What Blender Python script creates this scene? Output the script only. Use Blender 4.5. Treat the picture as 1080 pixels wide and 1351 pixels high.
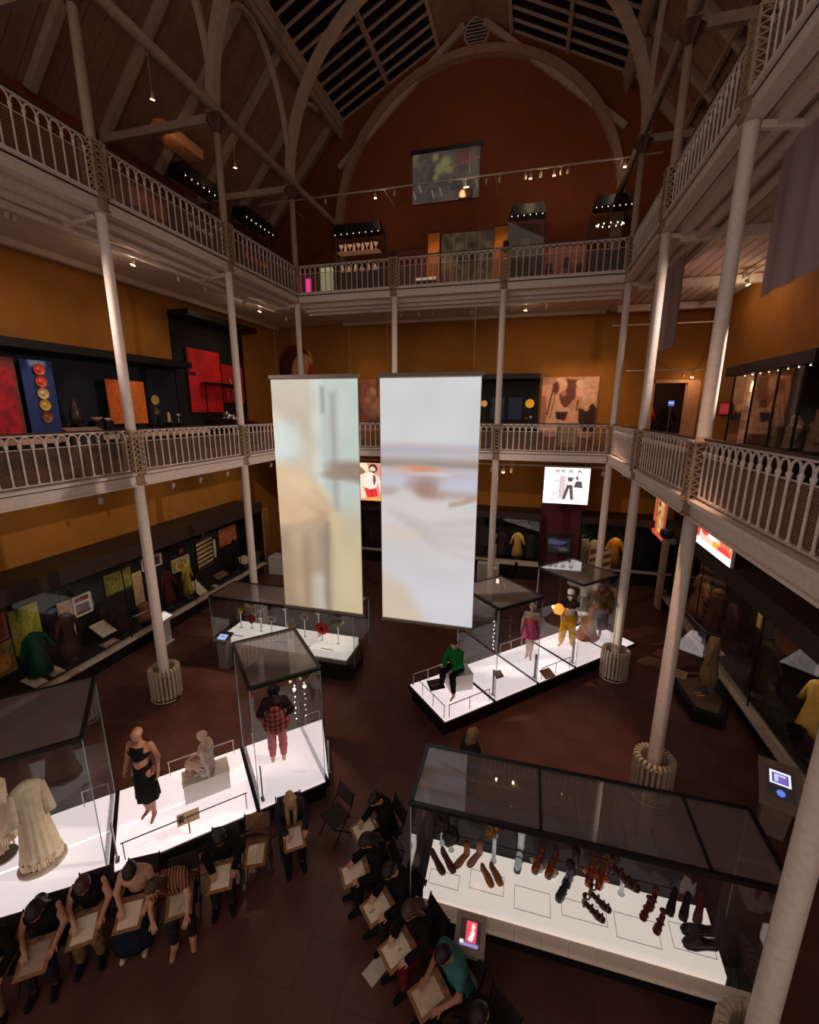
import bpy, bmesh, math, random
import numpy as np
from mathutils import Vector, Matrix, Euler
random.seed(7); np.random.seed(7)
for o in list(bpy.data.objects): bpy.data.objects.remove(o)
SC = bpy.context.scene
COL = SC.collection
PI = math.pi

def S(r, g, b):                      # sRGB 0-255 -> linear
    f = lambda c: (c/255/12.92 if c/255 <= .04045 else ((c/255+.055)/1.055)**2.4)
    return (f(r), f(g), f(b))

# ------------------------------------------------------------------ camera, world, main light
cam = bpy.data.cameras.new('camera'); camo = bpy.data.objects.new('camera', cam); COL.objects.link(camo)
camo.matrix_world = Matrix(((0.96603952, -0.06118597, 0.25104564, 9.136),
                            (0.25837759, 0.2176724, -0.94120123, -16.950),
                            (0.0029426, 0.97410215, 0.22608922, 7.677),
                            (0, 0, 0, 1)))
cam.sensor_fit = 'HORIZONTAL'; cam.sensor_width = 36.0; cam.lens = 36.0*577.594/1080
cam.clip_start = .05; cam.clip_end = 200
SC.camera = camo
W = bpy.data.worlds.new('world'); SC.world = W; W.use_nodes = True
W.node_tree.nodes['Background'].inputs[0].default_value = (1.0, .86, .77, 1)
W.node_tree.nodes['Background'].inputs[1].default_value = .42
SC.view_settings.view_transform = 'Standard'; SC.view_settings.look = 'None'
SC.view_settings.gamma = 1; SC.view_settings.exposure = 0.15; SC.view_settings.use_curve_mapping = False

def lamp(kind, loc, power, color=(1, .82, .62), radius=.05, target=None, angle=60, blend=.6):
    l = bpy.data.lights.new('lamp', kind); l.energy = power; l.color = color; l.shadow_soft_size = radius
    if kind == 'SPOT': l.spot_size = math.radians(angle); l.spot_blend = blend
    o = bpy.data.objects.new('lamp', l); COL.objects.link(o); o.location = loc
    if target is not None:
        d = Vector(target)-Vector(loc); o.rotation_euler = d.to_track_quat('-Z', 'Y').to_euler()
    return o

# added fill points under the roof ridge, without fixtures; wall spots below the galleries
for y in (-15.5, -10.0, -4.5, 1.5):
    lamp('POINT', (6, y, 19.5), 30, (1, .80, .66), .5)
for x, t, k in ((-1.9, -3.9, 1), (13.9, 15.9, .3)):
    for y in (-12, -8, -4, 0):
        lamp('SPOT', (x, y, 11.35), 52*k, (1, .8, .54), .15, (t, y, 8.0), 120, 1)
        lamp('SPOT', (x, y, 5.45), 40*k, (1, .82, .56), .15, (t, y, 3.4), 130, 1)
for x in (1.5, 5.0, 8.7, 11.0):
    lamp('SPOT', (x, 2.0, 11.35), 34, (1, .78, .5), .15, (x, 4.8, 8.6), 110, 1)
    lamp('SPOT', (x, .8, 5.35), 26, (1, .74, .5), .15, (x, 4.8, 3.0), 120, 1)

# added cross spots without fixtures, brightening the railings and columns across the hall
for p, q, w in (((15.2, -5.6, 11.0), (0, -6.5, 5.8), 2400), ((15.2, -1.4, 11.0), (0, -2.0, 5.6), 1800), ((-1.45, -7.0, 11.0), (12, -5.0, 5.0), 250), ((-1.45, -12.2, 11.0), (8, 0, 5.8), 2000), ((15.2, -7.4, 11.0), (3.5, 0, 6.5), 1600)):
    lamp('SPOT', p, w, (1, .85, .74), .12, q, 50, 1)
for p, q, w, an in (((-1.45, -10.0, 11.0), (9.8, -4.4, 1.4), 8000, 17), ((-1.45, -10.4, 11.0), (7.6, -6.6, 1.3), 4000, 8), ((15.2, -7.4, 11.0), (3.6, -11.0, 1.2), 4200, 15), ((15.2, -8.0, 11.0), (1.9, -13.0, 1.2), 3600, 8), ((15.2, -5.0, 11.0), (2.4, -6.0, 1.1), 4500, 13)):
    lamp('SPOT', p, w, (1, .86, .74), .08, q, an, .6)  # added spots with no fixture of their own, brightening the displayed figures and jewellery
# pools of warm light on the floor from the gallery spots
for p, q, w in (((11.6, -1.0, 11.3), (13.4, -2.4, 0), 1300), ((11.6, -9.0, 11.3), (10.6, -8.4, 0), 1100), ((.4, -6.0, 11.3), (3.0, -9.3, 0), 1100), ((6.5, .3, 11.3), (6.6, -3.0, 0), 200)):
    lamp('SPOT', p, w, (1, .62, .42), .1, q, 34, .9)

# ------------------------------------------------------------------ materials
MATS = {}
def mat(name, col, rough=.6, metal=0., emit=0., var=.12, scale=6., bump=0., spec=.4, ecol=None):
    if name in MATS: return MATS[name]
    m = bpy.data.materials.new(name); m.use_nodes = True; nt = m.node_tree; p = nt.nodes['Principled BSDF']
    c = S(*col)
    p.inputs['Roughness'].default_value = rough; p.inputs['Metallic'].default_value = metal
    p.inputs['Specular IOR Level'].default_value = spec
    tc = nt.nodes.new('ShaderNodeTexCoord'); nz = nt.nodes.new('ShaderNodeTexNoise')
    nz.inputs['Scale'].default_value = scale; nz.inputs['Detail'].default_value = 4
    nt.links.new(tc.outputs['Object'], nz.inputs['Vector'])
    rp = nt.nodes.new('ShaderNodeValToRGB')
    rp.color_ramp.elements[0].position = .3; rp.color_ramp.elements[1].position = .7
    rp.color_ramp.elements[0].color = tuple(min(1, v*(1-var)) for v in c)+(1,)
    rp.color_ramp.elements[1].color = tuple(min(1, v*(1+var)) for v in c)+(1,)
    nt.links.new(nz.outputs['Fac'], rp.inputs['Fac']); nt.links.new(rp.outputs['Color'], p.inputs['Base Color'])
    if bump:
        b = nt.nodes.new('ShaderNodeBump'); b.inputs['Strength'].default_value = bump; b.inputs['Distance'].default_value = .02
        nt.links.new(nz.outputs['Fac'], b.inputs['Height']); nt.links.new(b.outputs['Normal'], p.inputs['Normal'])
    if emit:
        e = S(*(ecol or col)); p.inputs['Emission Color'].default_value = e+(1,); p.inputs['Emission Strength'].default_value = emit
    MATS[name] = m; return m

def glassmat(name, tint, veil, refl=1.0, veilcol=(120, 110, 105), f0=.035):
    if name in MATS: return MATS[name]
    m = bpy.data.materials.new(name); m.use_nodes = True; nt = m.node_tree; nt.nodes.clear()
    out = nt.nodes.new('ShaderNodeOutputMaterial'); tr = nt.nodes.new('ShaderNodeBsdfTransparent'); tr.inputs[0].default_value = tint+(1,)
    gl = nt.nodes.new('ShaderNodeBsdfGlossy'); gl.inputs['Roughness'].default_value = .02; gl.inputs[0].default_value = (refl, refl, refl, 1)
    lw = nt.nodes.new('ShaderNodeLayerWeight'); lw.inputs[0].default_value = .5
    pw = nt.nodes.new('ShaderNodeMath'); pw.operation = 'POWER'; pw.inputs[1].default_value = 4.5; nt.links.new(lw.outputs['Facing'], pw.inputs[0])
    fr = nt.nodes.new('ShaderNodeMath'); fr.operation = 'MULTIPLY_ADD'; fr.inputs[1].default_value = .9; fr.inputs[2].default_value = f0; nt.links.new(pw.outputs[0], fr.inputs[0])
    mx = nt.nodes.new('ShaderNodeMixShader'); nt.links.new(fr.outputs[0], mx.inputs[0]); nt.links.new(tr.outputs[0], mx.inputs[1]); nt.links.new(gl.outputs[0], mx.inputs[2])
    last = mx
    if veil:
        df = nt.nodes.new('ShaderNodeBsdfDiffuse'); df.inputs[0].default_value = S(*veilcol)+(1,)
        m2 = nt.nodes.new('ShaderNodeMixShader'); m2.inputs[0].default_value = veil
        nt.links.new(mx.outputs[0], m2.inputs[1]); nt.links.new(df.outputs[0], m2.inputs[2]); last = m2
    nt.links.new(last.outputs[0], out.inputs[0])
    MATS[name] = m; return m

def printmat(emit):
    n = 'print_%s' % emit
    if n in MATS: return MATS[n]
    m = bpy.data.materials.new(n); m.use_nodes = True; nt = m.node_tree; p = nt.nodes['Principled BSDF']
    a = nt.nodes.new('ShaderNodeVertexColor'); a.layer_name = 'Col'
    p.inputs['Roughness'].default_value = .7
    if emit:
        p.inputs['Base Color'].default_value = (.05, .05, .05, 1)
        nt.links.new(a.outputs[0], p.inputs['Emission Color']); p.inputs['Emission Strength'].default_value = emit
    else: nt.links.new(a.outputs[0], p.inputs['Base Color'])
    MATS[n] = m; return m

def stripemat(name, c1, c2, scale, axis='X', rough=.8, band=.5):
    if name in MATS: return MATS[name]
    m = bpy.data.materials.new(name); m.use_nodes = True; nt = m.node_tree; p = nt.nodes['Principled BSDF']
    tc = nt.nodes.new('ShaderNodeTexCoord'); wv = nt.nodes.new('ShaderNodeTexWave'); wv.bands_direction = axis
    wv.inputs['Scale'].default_value = scale; wv.inputs['Distortion'].default_value = .6; wv.inputs['Detail'].default_value = 1
    nt.links.new(tc.outputs['Object'], wv.inputs['Vector'])
    rp = nt.nodes.new('ShaderNodeValToRGB'); rp.color_ramp.elements[0].color = S(*c1)+(1,); rp.color_ramp.elements[1].color = S(*c2)+(1,)
    rp.color_ramp.elements[0].position = band-.06; rp.color_ramp.elements[1].position = band+.06
    nt.links.new(wv.outputs[0], rp.inputs[0]); nt.links.new(rp.outputs[0], p.inputs['Base Color']); p.inputs['Roughness'].default_value = rough
    MATS[name] = m; return m

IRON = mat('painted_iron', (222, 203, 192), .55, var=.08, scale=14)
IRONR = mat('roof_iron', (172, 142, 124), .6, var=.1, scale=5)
HANDR = mat('dark_handrail', (58, 30, 22), .4)
OCHRE = mat('ochre_wall', (156, 98, 32), .85, var=.07, scale=1.5, bump=.05)
TERRA = mat('terracotta_wall', (118, 56, 20), .85, var=.08, scale=1.5, bump=.05)
SOFF = mat('soffit_paint', (206, 180, 164), .8, var=.06, scale=3)
BOARD = mat('roof_board', (146, 104, 84), .8, var=.14, scale=2.5)
DARK = mat('black_lacquer', (20, 17, 17), .45)
DARKB = mat('dark_brown_case', (54, 36, 28), .6, var=.2, scale=8)
CASEBK = mat('case_backdrop', (24, 20, 20), .8)
CASEBL = mat('case_blue_backdrop', (19, 23, 36), .8)
LABEL = mat('label_strip', (196, 176, 160), .6, var=.1, scale=20)
WHITE = mat('white_paint', (225, 220, 214), .5, var=.03)
GREYP = mat('grey_plinth', (150, 138, 128), .6, var=.06)
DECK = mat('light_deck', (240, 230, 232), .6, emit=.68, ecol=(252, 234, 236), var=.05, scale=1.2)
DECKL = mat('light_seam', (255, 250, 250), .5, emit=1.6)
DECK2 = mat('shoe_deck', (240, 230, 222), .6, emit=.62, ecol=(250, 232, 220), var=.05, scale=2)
GLASS = glassmat('clear_glass', (.93, .95, .95), 0)
GTOP = glassmat('case_top_glass', (.74, .74, .76), .2, 1.0, (176, 158, 150), .08)  # grey diffuse veil stands in for the ceiling's reflection on the lids
STEEL = mat('brushed_steel', (150, 145, 140), .35, .8)
SKINM = mat('mannequin_skin', (214, 170, 148), .55, var=.05)
BULB = mat('bulb_glow', (255, 226, 170), .5, emit=14, ecol=(255, 214, 150))
BULBS = mat('small_bulb_glow', (255, 240, 220), .5, emit=4.5, ecol=(255, 236, 210))
FIXT = mat('fixture_white', (190, 170, 155), .5)

# ------------------------------------------------------------------ mesh helpers
class MB:
    def __init__(s): s.v = []; s.f = []
    def add(s, vs, fs):
        n = len(s.v); s.v += [tuple(v) for v in vs]; s.f += [tuple(i+n for i in f) for f in fs]; return s
    def box(s, c, d, rz=0., bev=0.):
        x, y, z = d[0]/2, d[1]/2, d[2]/2; cs, sn = math.cos(rz), math.sin(rz)
        vs = []
        for dz in (-z, z):
            for dx, dy in ((-x, -y), (x, -y), (x, y), (-x, y)):
                vs.append((c[0]+dx*cs-dy*sn, c[1]+dx*sn+dy*cs, c[2]+dz))
        return s.add(vs, [(3, 2, 1, 0), (4, 5, 6, 7), (0, 1, 5, 4), (1, 2, 6, 5), (2, 3, 7, 6), (3, 0, 4, 7)])
    def bb(s, x0, x1, y0, y1, z0, z1): return s.box(((x0+x1)/2, (y0+y1)/2, (z0+z1)/2), (x1-x0, y1-y0, z1-z0))
    def hexa(s, p8): return s.add(p8, [(3, 2, 1, 0), (4, 5, 6, 7), (0, 1, 5, 4), (1, 2, 6, 5), (2, 3, 7, 6), (3, 0, 4, 7)])
    def beam(s, p, q, w, h, up=(0, 0, 1)):
        p, q = Vector(p), Vector(q); d = (q-p).normalized(); u = Vector(up)
        if abs(d.dot(u)) > .98: u = Vector((0, 1, 0))
        a = d.cross(u).normalized(); b = a.cross(d).normalized(); a *= w/2; b *= h/2
        return s.hexa([p-a-b, p+a-b, p+a+b, p-a+b, q-a-b, q+a-b, q+a+b, q-a+b])
    def tube(s, pts, r, n=8, caps=True, squash=1.):
        pts = [Vector(p) for p in pts]; m = len(pts); rs = r if isinstance(r, (list, tuple)) else [r]*m
        vs = []; fs = []; ref = None
        for i, p in enumerate(pts):
            d = (pts[min(i+1, m-1)]-pts[max(i-1, 0)]).normalized()
            if ref is None:
                ref = Vector((0, 0, 1)) if abs(d.z) < .9 else Vector((1, 0, 0))
            a = d.cross(ref).normalized(); b = a.cross(d).normalized(); ref = b
            for k in range(n):
                t = 2*PI*k/n; vs.append(p+a*math.cos(t)*rs[i]+b*math.sin(t)*rs[i]*squash)
        for i in range(m-1):
            for k in range(n):
                k2 = (k+1) % n; fs.append((i*n+k, i*n+k2, (i+1)*n+k2, (i+1)*n+k))
        if caps: fs.append(tuple(range(n))[::-1]); fs.append(tuple((m-1)*n+k for k in range(n)))
        return s.add(vs, fs)
    def lathe(s, prof, n=16, c=(0, 0, 0), sx=1., sy=1., flute=0):
        vs = []; fs = []; m = len(prof)
        for r, z in prof:
            for k in range(n):
                t = 2*PI*k/n; rr = r*(1+(flute if k % 2 else -flute)); vs.append((c[0]+rr*math.cos(t)*sx, c[1]+rr*math.sin(t)*sy, c[2]+z))
        for i in range(m-1):
            for k in range(n):
                k2 = (k+1) % n; fs.append((i*n+k, i*n+k2, (i+1)*n+k2, (i+1)*n+k))
        fs.append(tuple(range(n))[::-1]); fs.append(tuple((m-1)*n+k for k in range(n)))
        return s.add(vs, fs)
    def loft(s, rings):                # rings: list of lists of points
        n = len(rings[0]); vs = [p for r in rings for p in r]; fs = []
        for i in range(len(rings)-1):
            for k in range(n):
                k2 = (k+1) % n; fs.append((i*n+k, i*n+k2, (i+1)*n+k2, (i+1)*n+k))
        fs.append(tuple(range(n))[::-1]); fs.append(tuple((len(rings)-1)*n+k for k in range(n)))
        return s.add(vs, fs)
    def prism(s, poly, z0, z1):
        n = len(poly); vs = [(x, y, z0) for x, y in poly]+[(x, y, z1) for x, y in poly]
        return s.add(vs, [tuple(range(n))[::-1], tuple(range(n, 2*n))]+[(k, (k+1) % n, n+(k+1) % n, n+k) for k in range(n)])
    def mesh(s, name, m=None, smooth=False):
        me = bpy.data.meshes.new(name); me.from_pydata(s.v, [], s.f); me.update()
        if m: me.materials.append(m)
        if smooth: me.polygons.foreach_set('use_smooth', [True]*len(me.polygons))
        return me
    def build(s, name, m, parent=None, smooth=False, loc=None, rz=0.):
        return link(name, s.mesh(name, m, smooth), parent, loc, rz)

def link(name, me, parent=None, loc=None, rz=0., rot=None):
    o = bpy.data.objects.new(name, me); COL.objects.link(o)
    if parent is not None: o.parent = parent
    if loc is not None: o.location = loc
    if rot is not None: o.rotation_euler = rot
    elif rz: o.rotation_euler = (0, 0, rz)
    return o
def tag(o, label, cat, group=None):
    o['label'] = label; o['category'] = cat
    if group: o['group'] = group
    return o
def thing(name, label, cat, loc=(0, 0, 0), rz=0., group=None):
    return tag(link(name, None, None, loc, rz), label, cat, group)
def struct(name, mb, m, parent=None):
    o = mb.build(name, m, parent)
    if parent is None: o['kind'] = 'structure'
    return o
def copy_tree(o, parent=None):
    c = o.copy(); COL.objects.link(c); c.parent = parent
    for ch in list(o.children): copy_tree(ch, c)
    return c

# ------------------------------------------------------------------ painted prints (colour per vertex on a fine grid)
def vnoise(U, V, nx, ny, seed=0):
    r = np.random.RandomState(seed).rand(ny+2, nx+2); x = np.clip(U, 0, .9999)*nx; y = np.clip(V, 0, .9999)*ny
    i = x.astype(int); j = y.astype(int); fx = x-i; fy = y-j; fx = fx*fx*(3-2*fx); fy = fy*fy*(3-2*fy)
    return (r[j, i]*(1-fx)+r[j, i+1]*fx)*(1-fy)+(r[j+1, i]*(1-fx)+r[j+1, i+1]*fx)*fy
class Cv:                              # canvas: u to the right, t downwards, both 0..1
    def __init__(s, U, T, asp, base):
        s.U, s.T, s.asp = U, T, asp; s.c = np.ones(U.shape+(3,))*np.array(base, float)
    def put(s, mask, col):
        m = np.clip(mask, 0, 1)[..., None]; s.c = s.c*(1-m)+np.array(col, float)*m; return s
    def ell(s, cu, ct, ru, rt, col, soft=.15, a=1., rot=0.):
        du = (s.U-cu); dt = (s.T-ct)
        if rot:
            cs, sn = math.cos(rot), math.sin(rot); x = du*s.asp; du, dt = (x*cs+dt*sn)/s.asp, -x*sn+dt*cs
        d = np.sqrt((du/ru)**2+(dt/rt)**2); return s.put(np.clip((1-d)/soft+.5, 0, 1)*a, col)
    def line(s, pts, w, col, soft=.3, a=1.):
        d = np.full(s.U.shape, 9.)
        for (u0, t0), (u1, t1) in zip(pts[:-1], pts[1:]):
            ax, ay = u0*s.asp, t0; bx, by = (u1-u0)*s.asp, t1-t0; L = bx*bx+by*by+1e-9
            k = np.clip(((s.U*s.asp-ax)*bx+(s.T-ay)*by)/L, 0, 1); d = np.minimum(d, np.hypot(s.U*s.asp-ax-k*bx, s.T-ay-k*by))
        return s.put(np.clip((w-d)/(w*soft+1e-6)+.5, 0, 1)*a, col)
    def rect(s, u0, t0, u1, t1, col, soft=.005, a=1.):
        m = np.minimum(np.minimum((s.U-u0), (u1-s.U))*s.asp, np.minimum(s.T-t0, t1-s.T)); return s.put(np.clip(m/soft+.5, 0, 1)*a, col)
    def poly(s, pts, col, soft=.006, a=1.):
        ins = np.zeros(s.U.shape, bool); d = np.full(s.U.shape, 9.); n = len(pts)
        for i in range(n):
            (u0, t0), (u1, t1) = pts[i], pts[(i+1) % n]
            c = ((t0 > s.T) != (t1 > s.T)) & (s.U < (u1-u0)*(s.T-t0)/((t1-t0) or 1e-9)+u0); ins ^= c
            ax, ay = u0*s.asp, t0; bx, by = (u1-u0)*s.asp, t1-t0; L = bx*bx+by*by+1e-9
            k = np.clip(((s.U*s.asp-ax)*bx+(s.T-ay)*by)/L, 0, 1); d = np.minimum(d, np.hypot(s.U*s.asp-ax-k*bx, s.T-ay-k*by))
        return s.put(np.clip(np.where(ins, d, -d)/soft+.5, 0, 1)*a, col)
    def noise(s, nx, ny, amp, seed=0): s.c = s.c*(1+amp*(vnoise(s.U, s.T, nx, ny, seed)-.5)[..., None]*2); return s
def print_panel(name, w, h, fn, parent, loc=(0, 0, 0), rot=(0, 0, 0), emit=0., res=40, base=(128, 128, 128)):
    """grid in local XZ facing -Y, origin at the bottom centre"""
    nx = max(2, int(w*res)); ny = max(2, int(h*res)); u = np.linspace(0, 1, nx+1); t = np.linspace(0, 1, ny+1)
    U, T = np.meshgrid(u, t); cv = Cv(U, T, w/h, base); fn(cv); c = np.clip(cv.c, 0, 255)/255
    c = np.where(c <= .04045, c/12.92, ((c+.055)/1.055)**2.4)
    X = (U-.5)*w; Z = (1-T)*h; v = np.stack([X, np.zeros_like(X), Z], -1).reshape(-1, 3)
    idx = np.arange((nx+1)*(ny+1)).reshape(ny+1, nx+1)
    q = np.stack([idx[1:, :-1], idx[1:, 1:], idx[:-1, 1:], idx[:-1, :-1]], -1).reshape(-1, 4)
    me = bpy.data.meshes.new(name); me.from_pydata(v.tolist(), [], q.tolist()); me.materials.append(printmat(emit))
    at = me.color_attributes.new('Col', 'FLOAT_COLOR', 'POINT')
    at.data.foreach_set('color', np.concatenate([c.reshape(-1, 3), np.ones((len(v), 1))], 1).astype(np.float32).ravel())
    return link(name, me, parent, loc, rot=rot)
def picture(name, label, cat, w, h, loc, rz, fn, emit=0., frame=None, fm=None, depth=.04, res=40, group=None, wires=0., printname='print', base=(128, 128, 128)):
    """hung or standing panel: backing board, optional frame bars, the printed sheet in front"""
    t = thing(name, label, cat, loc, rz, group)
    MB().bb(-w/2, w/2, 0, depth, 0, h).build('backing', fm or DARK, t)
    print_panel(printname, w-.004, h-.004, fn, t, (0, -.004, .002), emit=emit, res=res, base=base)
    if frame:
        for a, b in (((-w/2, 0), (w/2, 0)), ((-w/2, h), (w/2, h)), ((-w/2, 0), (-w/2, h)), ((w/2, 0), (w/2, h))):
            MB().beam((a[0], -.01, a[1]), (b[0], -.01, b[1]), frame, frame, (0, 1, 0)).build('frame_bar', fm or WHITE, t)
    if wires:
        for x in (-w*.42, w*.42): MB().tube([(x, depth/2, h), (x, depth/2, h+wires)], .004, 5).build('hanging_wire', STEEL, t)
    return t
# ================================================================== STRUCTURE
B = 4.218                       # bay along the hall; the end bays are 4 m
G1, G2 = 6.185, 12.09           # gallery floor levels
XL, XR, YF = -4.1, 16.1, 4.9    # wall faces
YB = -18.0
TN = [0]
def trim(mb, m, parent=None, smooth=False):
    TN[0] += 1; o = mb.build('trim_%d' % TN[0], m, parent, smooth); o['kind'] = 'structure'; return o

GROUT = mat('floor_grout', (120, 84, 70), .8)
TILE = mat('floor_slate', (100, 61, 53), .38, var=.22, scale=1.3, spec=.45)
floor = struct('floor', MB().bb(XL-.3, XR+.3, YB, YF+.3, -.3, -.006), GROUT)
TX, TY = .66, 1.32
spots = []
for i in range(int((14.75+2.75)/TX)+1):
    for j in range(int((3.4+17.8)/TY)+1):
        x = -2.75+TX*(i+.5); y = -17.8+TY*(j+.5)+(TY/2 if i % 2 else 0)
        vis = -12.2+.55*max(0, 6-x)*-1
        spots.append(((x-9.1)**2+(y+14.5)**2+(0 if y > -15.2 else 1e4), x, y))
spots.sort()
tm = MB().bb(-TX/2+.0035, TX/2-.0035, -TY/2+.0035, TY/2-.0035, -.02, 0).mesh('floor_tile', TILE)
rest = MB()
for k, (d, x, y) in enumerate(spots):
    if k < 300: link('floor_tile', tm, floor, (x, y, 0))
    else: rest.bb(x-TX/2+.0035, x+TX/2-.0035, y-TY/2+.0035, y+TY/2-.0035, -.02, 0)
o = rest.build('floor_tile_field', TILE, floor); o['kind'] = 'stuff'

# walls: ochre up to the upper gallery, terracotta above
struct('wall_left', MB().bb(XL-.3, XL, YB, YF+.3, 0, G2), OCHRE)
struct('wall_left_upper', MB().bb(XL-.3, XL, YB, YF+.3, G2, 15.95), TERRA)
struct('wall_right', MB().bb(XR, XR+.3, YB, YF+.3, 0, G2), OCHRE)
struct('wall_right_upper', MB().bb(XR, XR+.3, YB, YF+.3, G2, 15.95), TERRA)
mb = MB()                        # far wall with the doorway at its right end and the arched niche at the left
mb.bb(XL, -4.05, YF, YF+.3, 0, G2); mb.bb(-1.95, 14.25, YF, YF+.3, 0, G2); mb.bb(-4.05, -1.95, YF, YF+.3, 0, 7.3)
mb.bb(14.25, XR, YF, YF+.3, 0, G1); mb.bb(14.25, XR, YF, YF+.3, 8.92, G2); mb.bb(16.0, XR, YF, YF+.3, G1, 8.92)
NX, NZ, NR = -3.0, 9.95, 1.05
arc = [(NX+NR*math.cos(PI-PI*k/16), NZ+NR*math.sin(PI-PI*k/16)) for k in range(17)]
poly = [(-4.05, 7.3)]+arc+[(-1.95, 7.3), (-1.95, 9.95), (-1.95, G2), (-4.05, G2)]
for k in range(16):
    a, b = arc[k], arc[k+1]
    mb.hexa([(a[0], YF, a[1]), (b[0], YF, b[1]), (b[0], YF+.3, b[1]), (a[0], YF+.3, a[1]), (a[0], YF, G2), (b[0], YF, G2), (b[0], YF+.3, G2), (a[0], YF+.3, G2)])
struct('wall_far', mb, OCHRE)
struct('wall_far_upper', MB().bb(XL-.3, XR+.3, YF, YF+.3, G2, 24.2), TERRA)
struct('wall_niche_back', MB().bb(-4.3, -1.7, YF+.75, YF+.85, 7.2, 11.2), mat('niche_lining', (92, 40, 30), .8))
struct('wall_niche_side', MB().bb(-4.25, -4.06, YF+.3, YF+.75, 7.2, 11.2).bb(-1.94, -1.8, YF+.3, YF+.75, 7.2, 11.2), mat('niche_lining', (92, 40, 30)))

# gallery floors with their boarded undersides
def slab(name, x0, x1, y0, y1, z):
    return struct(name, MB().bb(x0, x1, y0, y1, z-.2, z), SOFF)
for z, n in ((G1, 'first'), (G2, 'second')):
    slab('floor_%s_gallery_left' % n, XL, .05, YB, YF, z); slab('floor_%s_gallery_right' % n, 11.95, XR, YB, YF, z)
    f = slab('floor_%s_gallery_far' % n, .05, 11.95, -.05, YF, z)
    GF = mat('gallery_floor', (96, 58, 42), .5, var=.15)
    MB().bb(XL+.01, .0, YB, YF-.01, z, z+.008).build('floorboards', GF, f); MB().bb(12.0, XR-.01, YB, YF-.01, z, z+.008).build('floorboards', GF, f)
    MB().bb(.0, 12.0, .0, YF-.01, z, z+.008).build('floorboards', GF, f)
sl = bpy.data.objects['floor_second_gallery_left']; sr = bpy.data.objects['floor_second_gallery_right']; sf = bpy.data.objects['floor_second_gallery_far']
zb = G2-.2
for k in range(13):
    x = -3.95+k*.3
    if k < 12: MB().bb(x, x+.27, YB+.1, YF-.05, zb-.035, zb).build('soffit_board', SOFF, sl)
    MB().bb(12.2+k*.3, 12.2+k*.3+.25, YB+.1, YF-.05, zb-.06, zb).build('soffit_board', SOFF, sr)
for k in range(14): MB().bb(.15, 11.9, .55+k*.3, .82+k*.3, zb-.035, zb).build('soffit_board', SOFF, sf)

def fascia(p, q, z, tiers):
    """edge beam between two columns, and for the upper gallery the stepped beams behind it"""
    p, q = Vector(p), Vector(q); mb = MB(); d = (q-p).normalized(); nrm = Vector((d.y, -d.x, 0))    # nrm: towards the gallery
    def bar(off, w, z0, z1): a = nrm*off; mb.beam(p+a+Vector((0, 0, (z0+z1)/2)), q+a+Vector((0, 0, (z0+z1)/2)), w, z1-z0)
    bar(0, .16, z-.29, z-.03); bar(0, .3, z-.05, z+.015); bar(0, .24, z-.32, z-.275); bar(-.02, .2, z-.08, z-.05)
    trim(mb, IRON)
    if tiers:
        mb = MB(); bar(.34, .16, z-.42, z-.2); bar(.62, .12, z-.5, z-.36); bar(.95, .1, z-.56, z-.44)
        for t in (.02, .5, .98):
            c = p+(q-p)*t; mb.beam(c+Vector((0, 0, z-.36)), c+nrm*1.0+Vector((0, 0, z-.46)), .08, .08)
        trim(mb, IRON)
# nrm = (dy,-dx): left side must be walked towards -y, the far side towards -x... checked per call
for z, t in ((G1, False), (G2, True)):
    for k in range(4):
        fascia((0, -(k+1)*B, 0), (0, -k*B, 0), z, False); fascia((12, -(k)*B, 0), (12, -(k+1)*B, 0), z, False)
    for k in range(3): fascia((4*k, 0, 0), (4*k+4, 0, 0), z, False)
def stepped(p, q, nrm, z):
    p, q, nrm = Vector(p), Vector(q), Vector(nrm); mb = MB()
    for off, w, z0, z1 in ((.36, .16, -.44, -.21), (.66, .12, -.52, -.36), (1.0, .1, -.58, -.46)):
        a = nrm*off; zc = Vector((0, 0, z+(z0+z1)/2)); mb.beam(p+a+zc, q+a+zc, w, z1-z0)
    trim(mb, IRON)
    L = (q-p).length; n = int(round(L/4.1))
    for k in range(n+1):
        c = p+(q-p)*min(.995, max(.005, k/n)); m2 = MB().beam(c+nrm*.1+Vector((0, 0, z-.4)), c+nrm*1.05+Vector((0, 0, z-.5)), .09, .1); trim(m2, IRON)
stepped((0, YB+1, 0), (0, 0, 0), (-1, 0, 0), G2); stepped((12, 0, 0), (12, YB+1, 0), (1, 0, 0), G2); stepped((0, 0, 0), (12, 0, 0), (0, 1, 0), G2)
trim(MB().bb(-3.9, -3.7, YB, YF-.1, zb-.2, zb-.04), SOFF); trim(MB().bb(0, 12, 4.5, 4.7, zb-.16, zb-.04), SOFF)
trim(MB().bb(12.3, 15.9, 3.4, 3.6, zb-.35, zb-.12), IRON); trim(MB().bb(12.3, 15.9, -.1, .1, zb-.35, zb-.12), IRON); trim(MB().bb(12.3, 15.9, -4.3, -4.1, zb-.35, zb-.12), IRON)
trim(MB().bb(12.0, 15.9, 2.4, 2.44, zb-1.05, zb-1.01), IRON)

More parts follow.
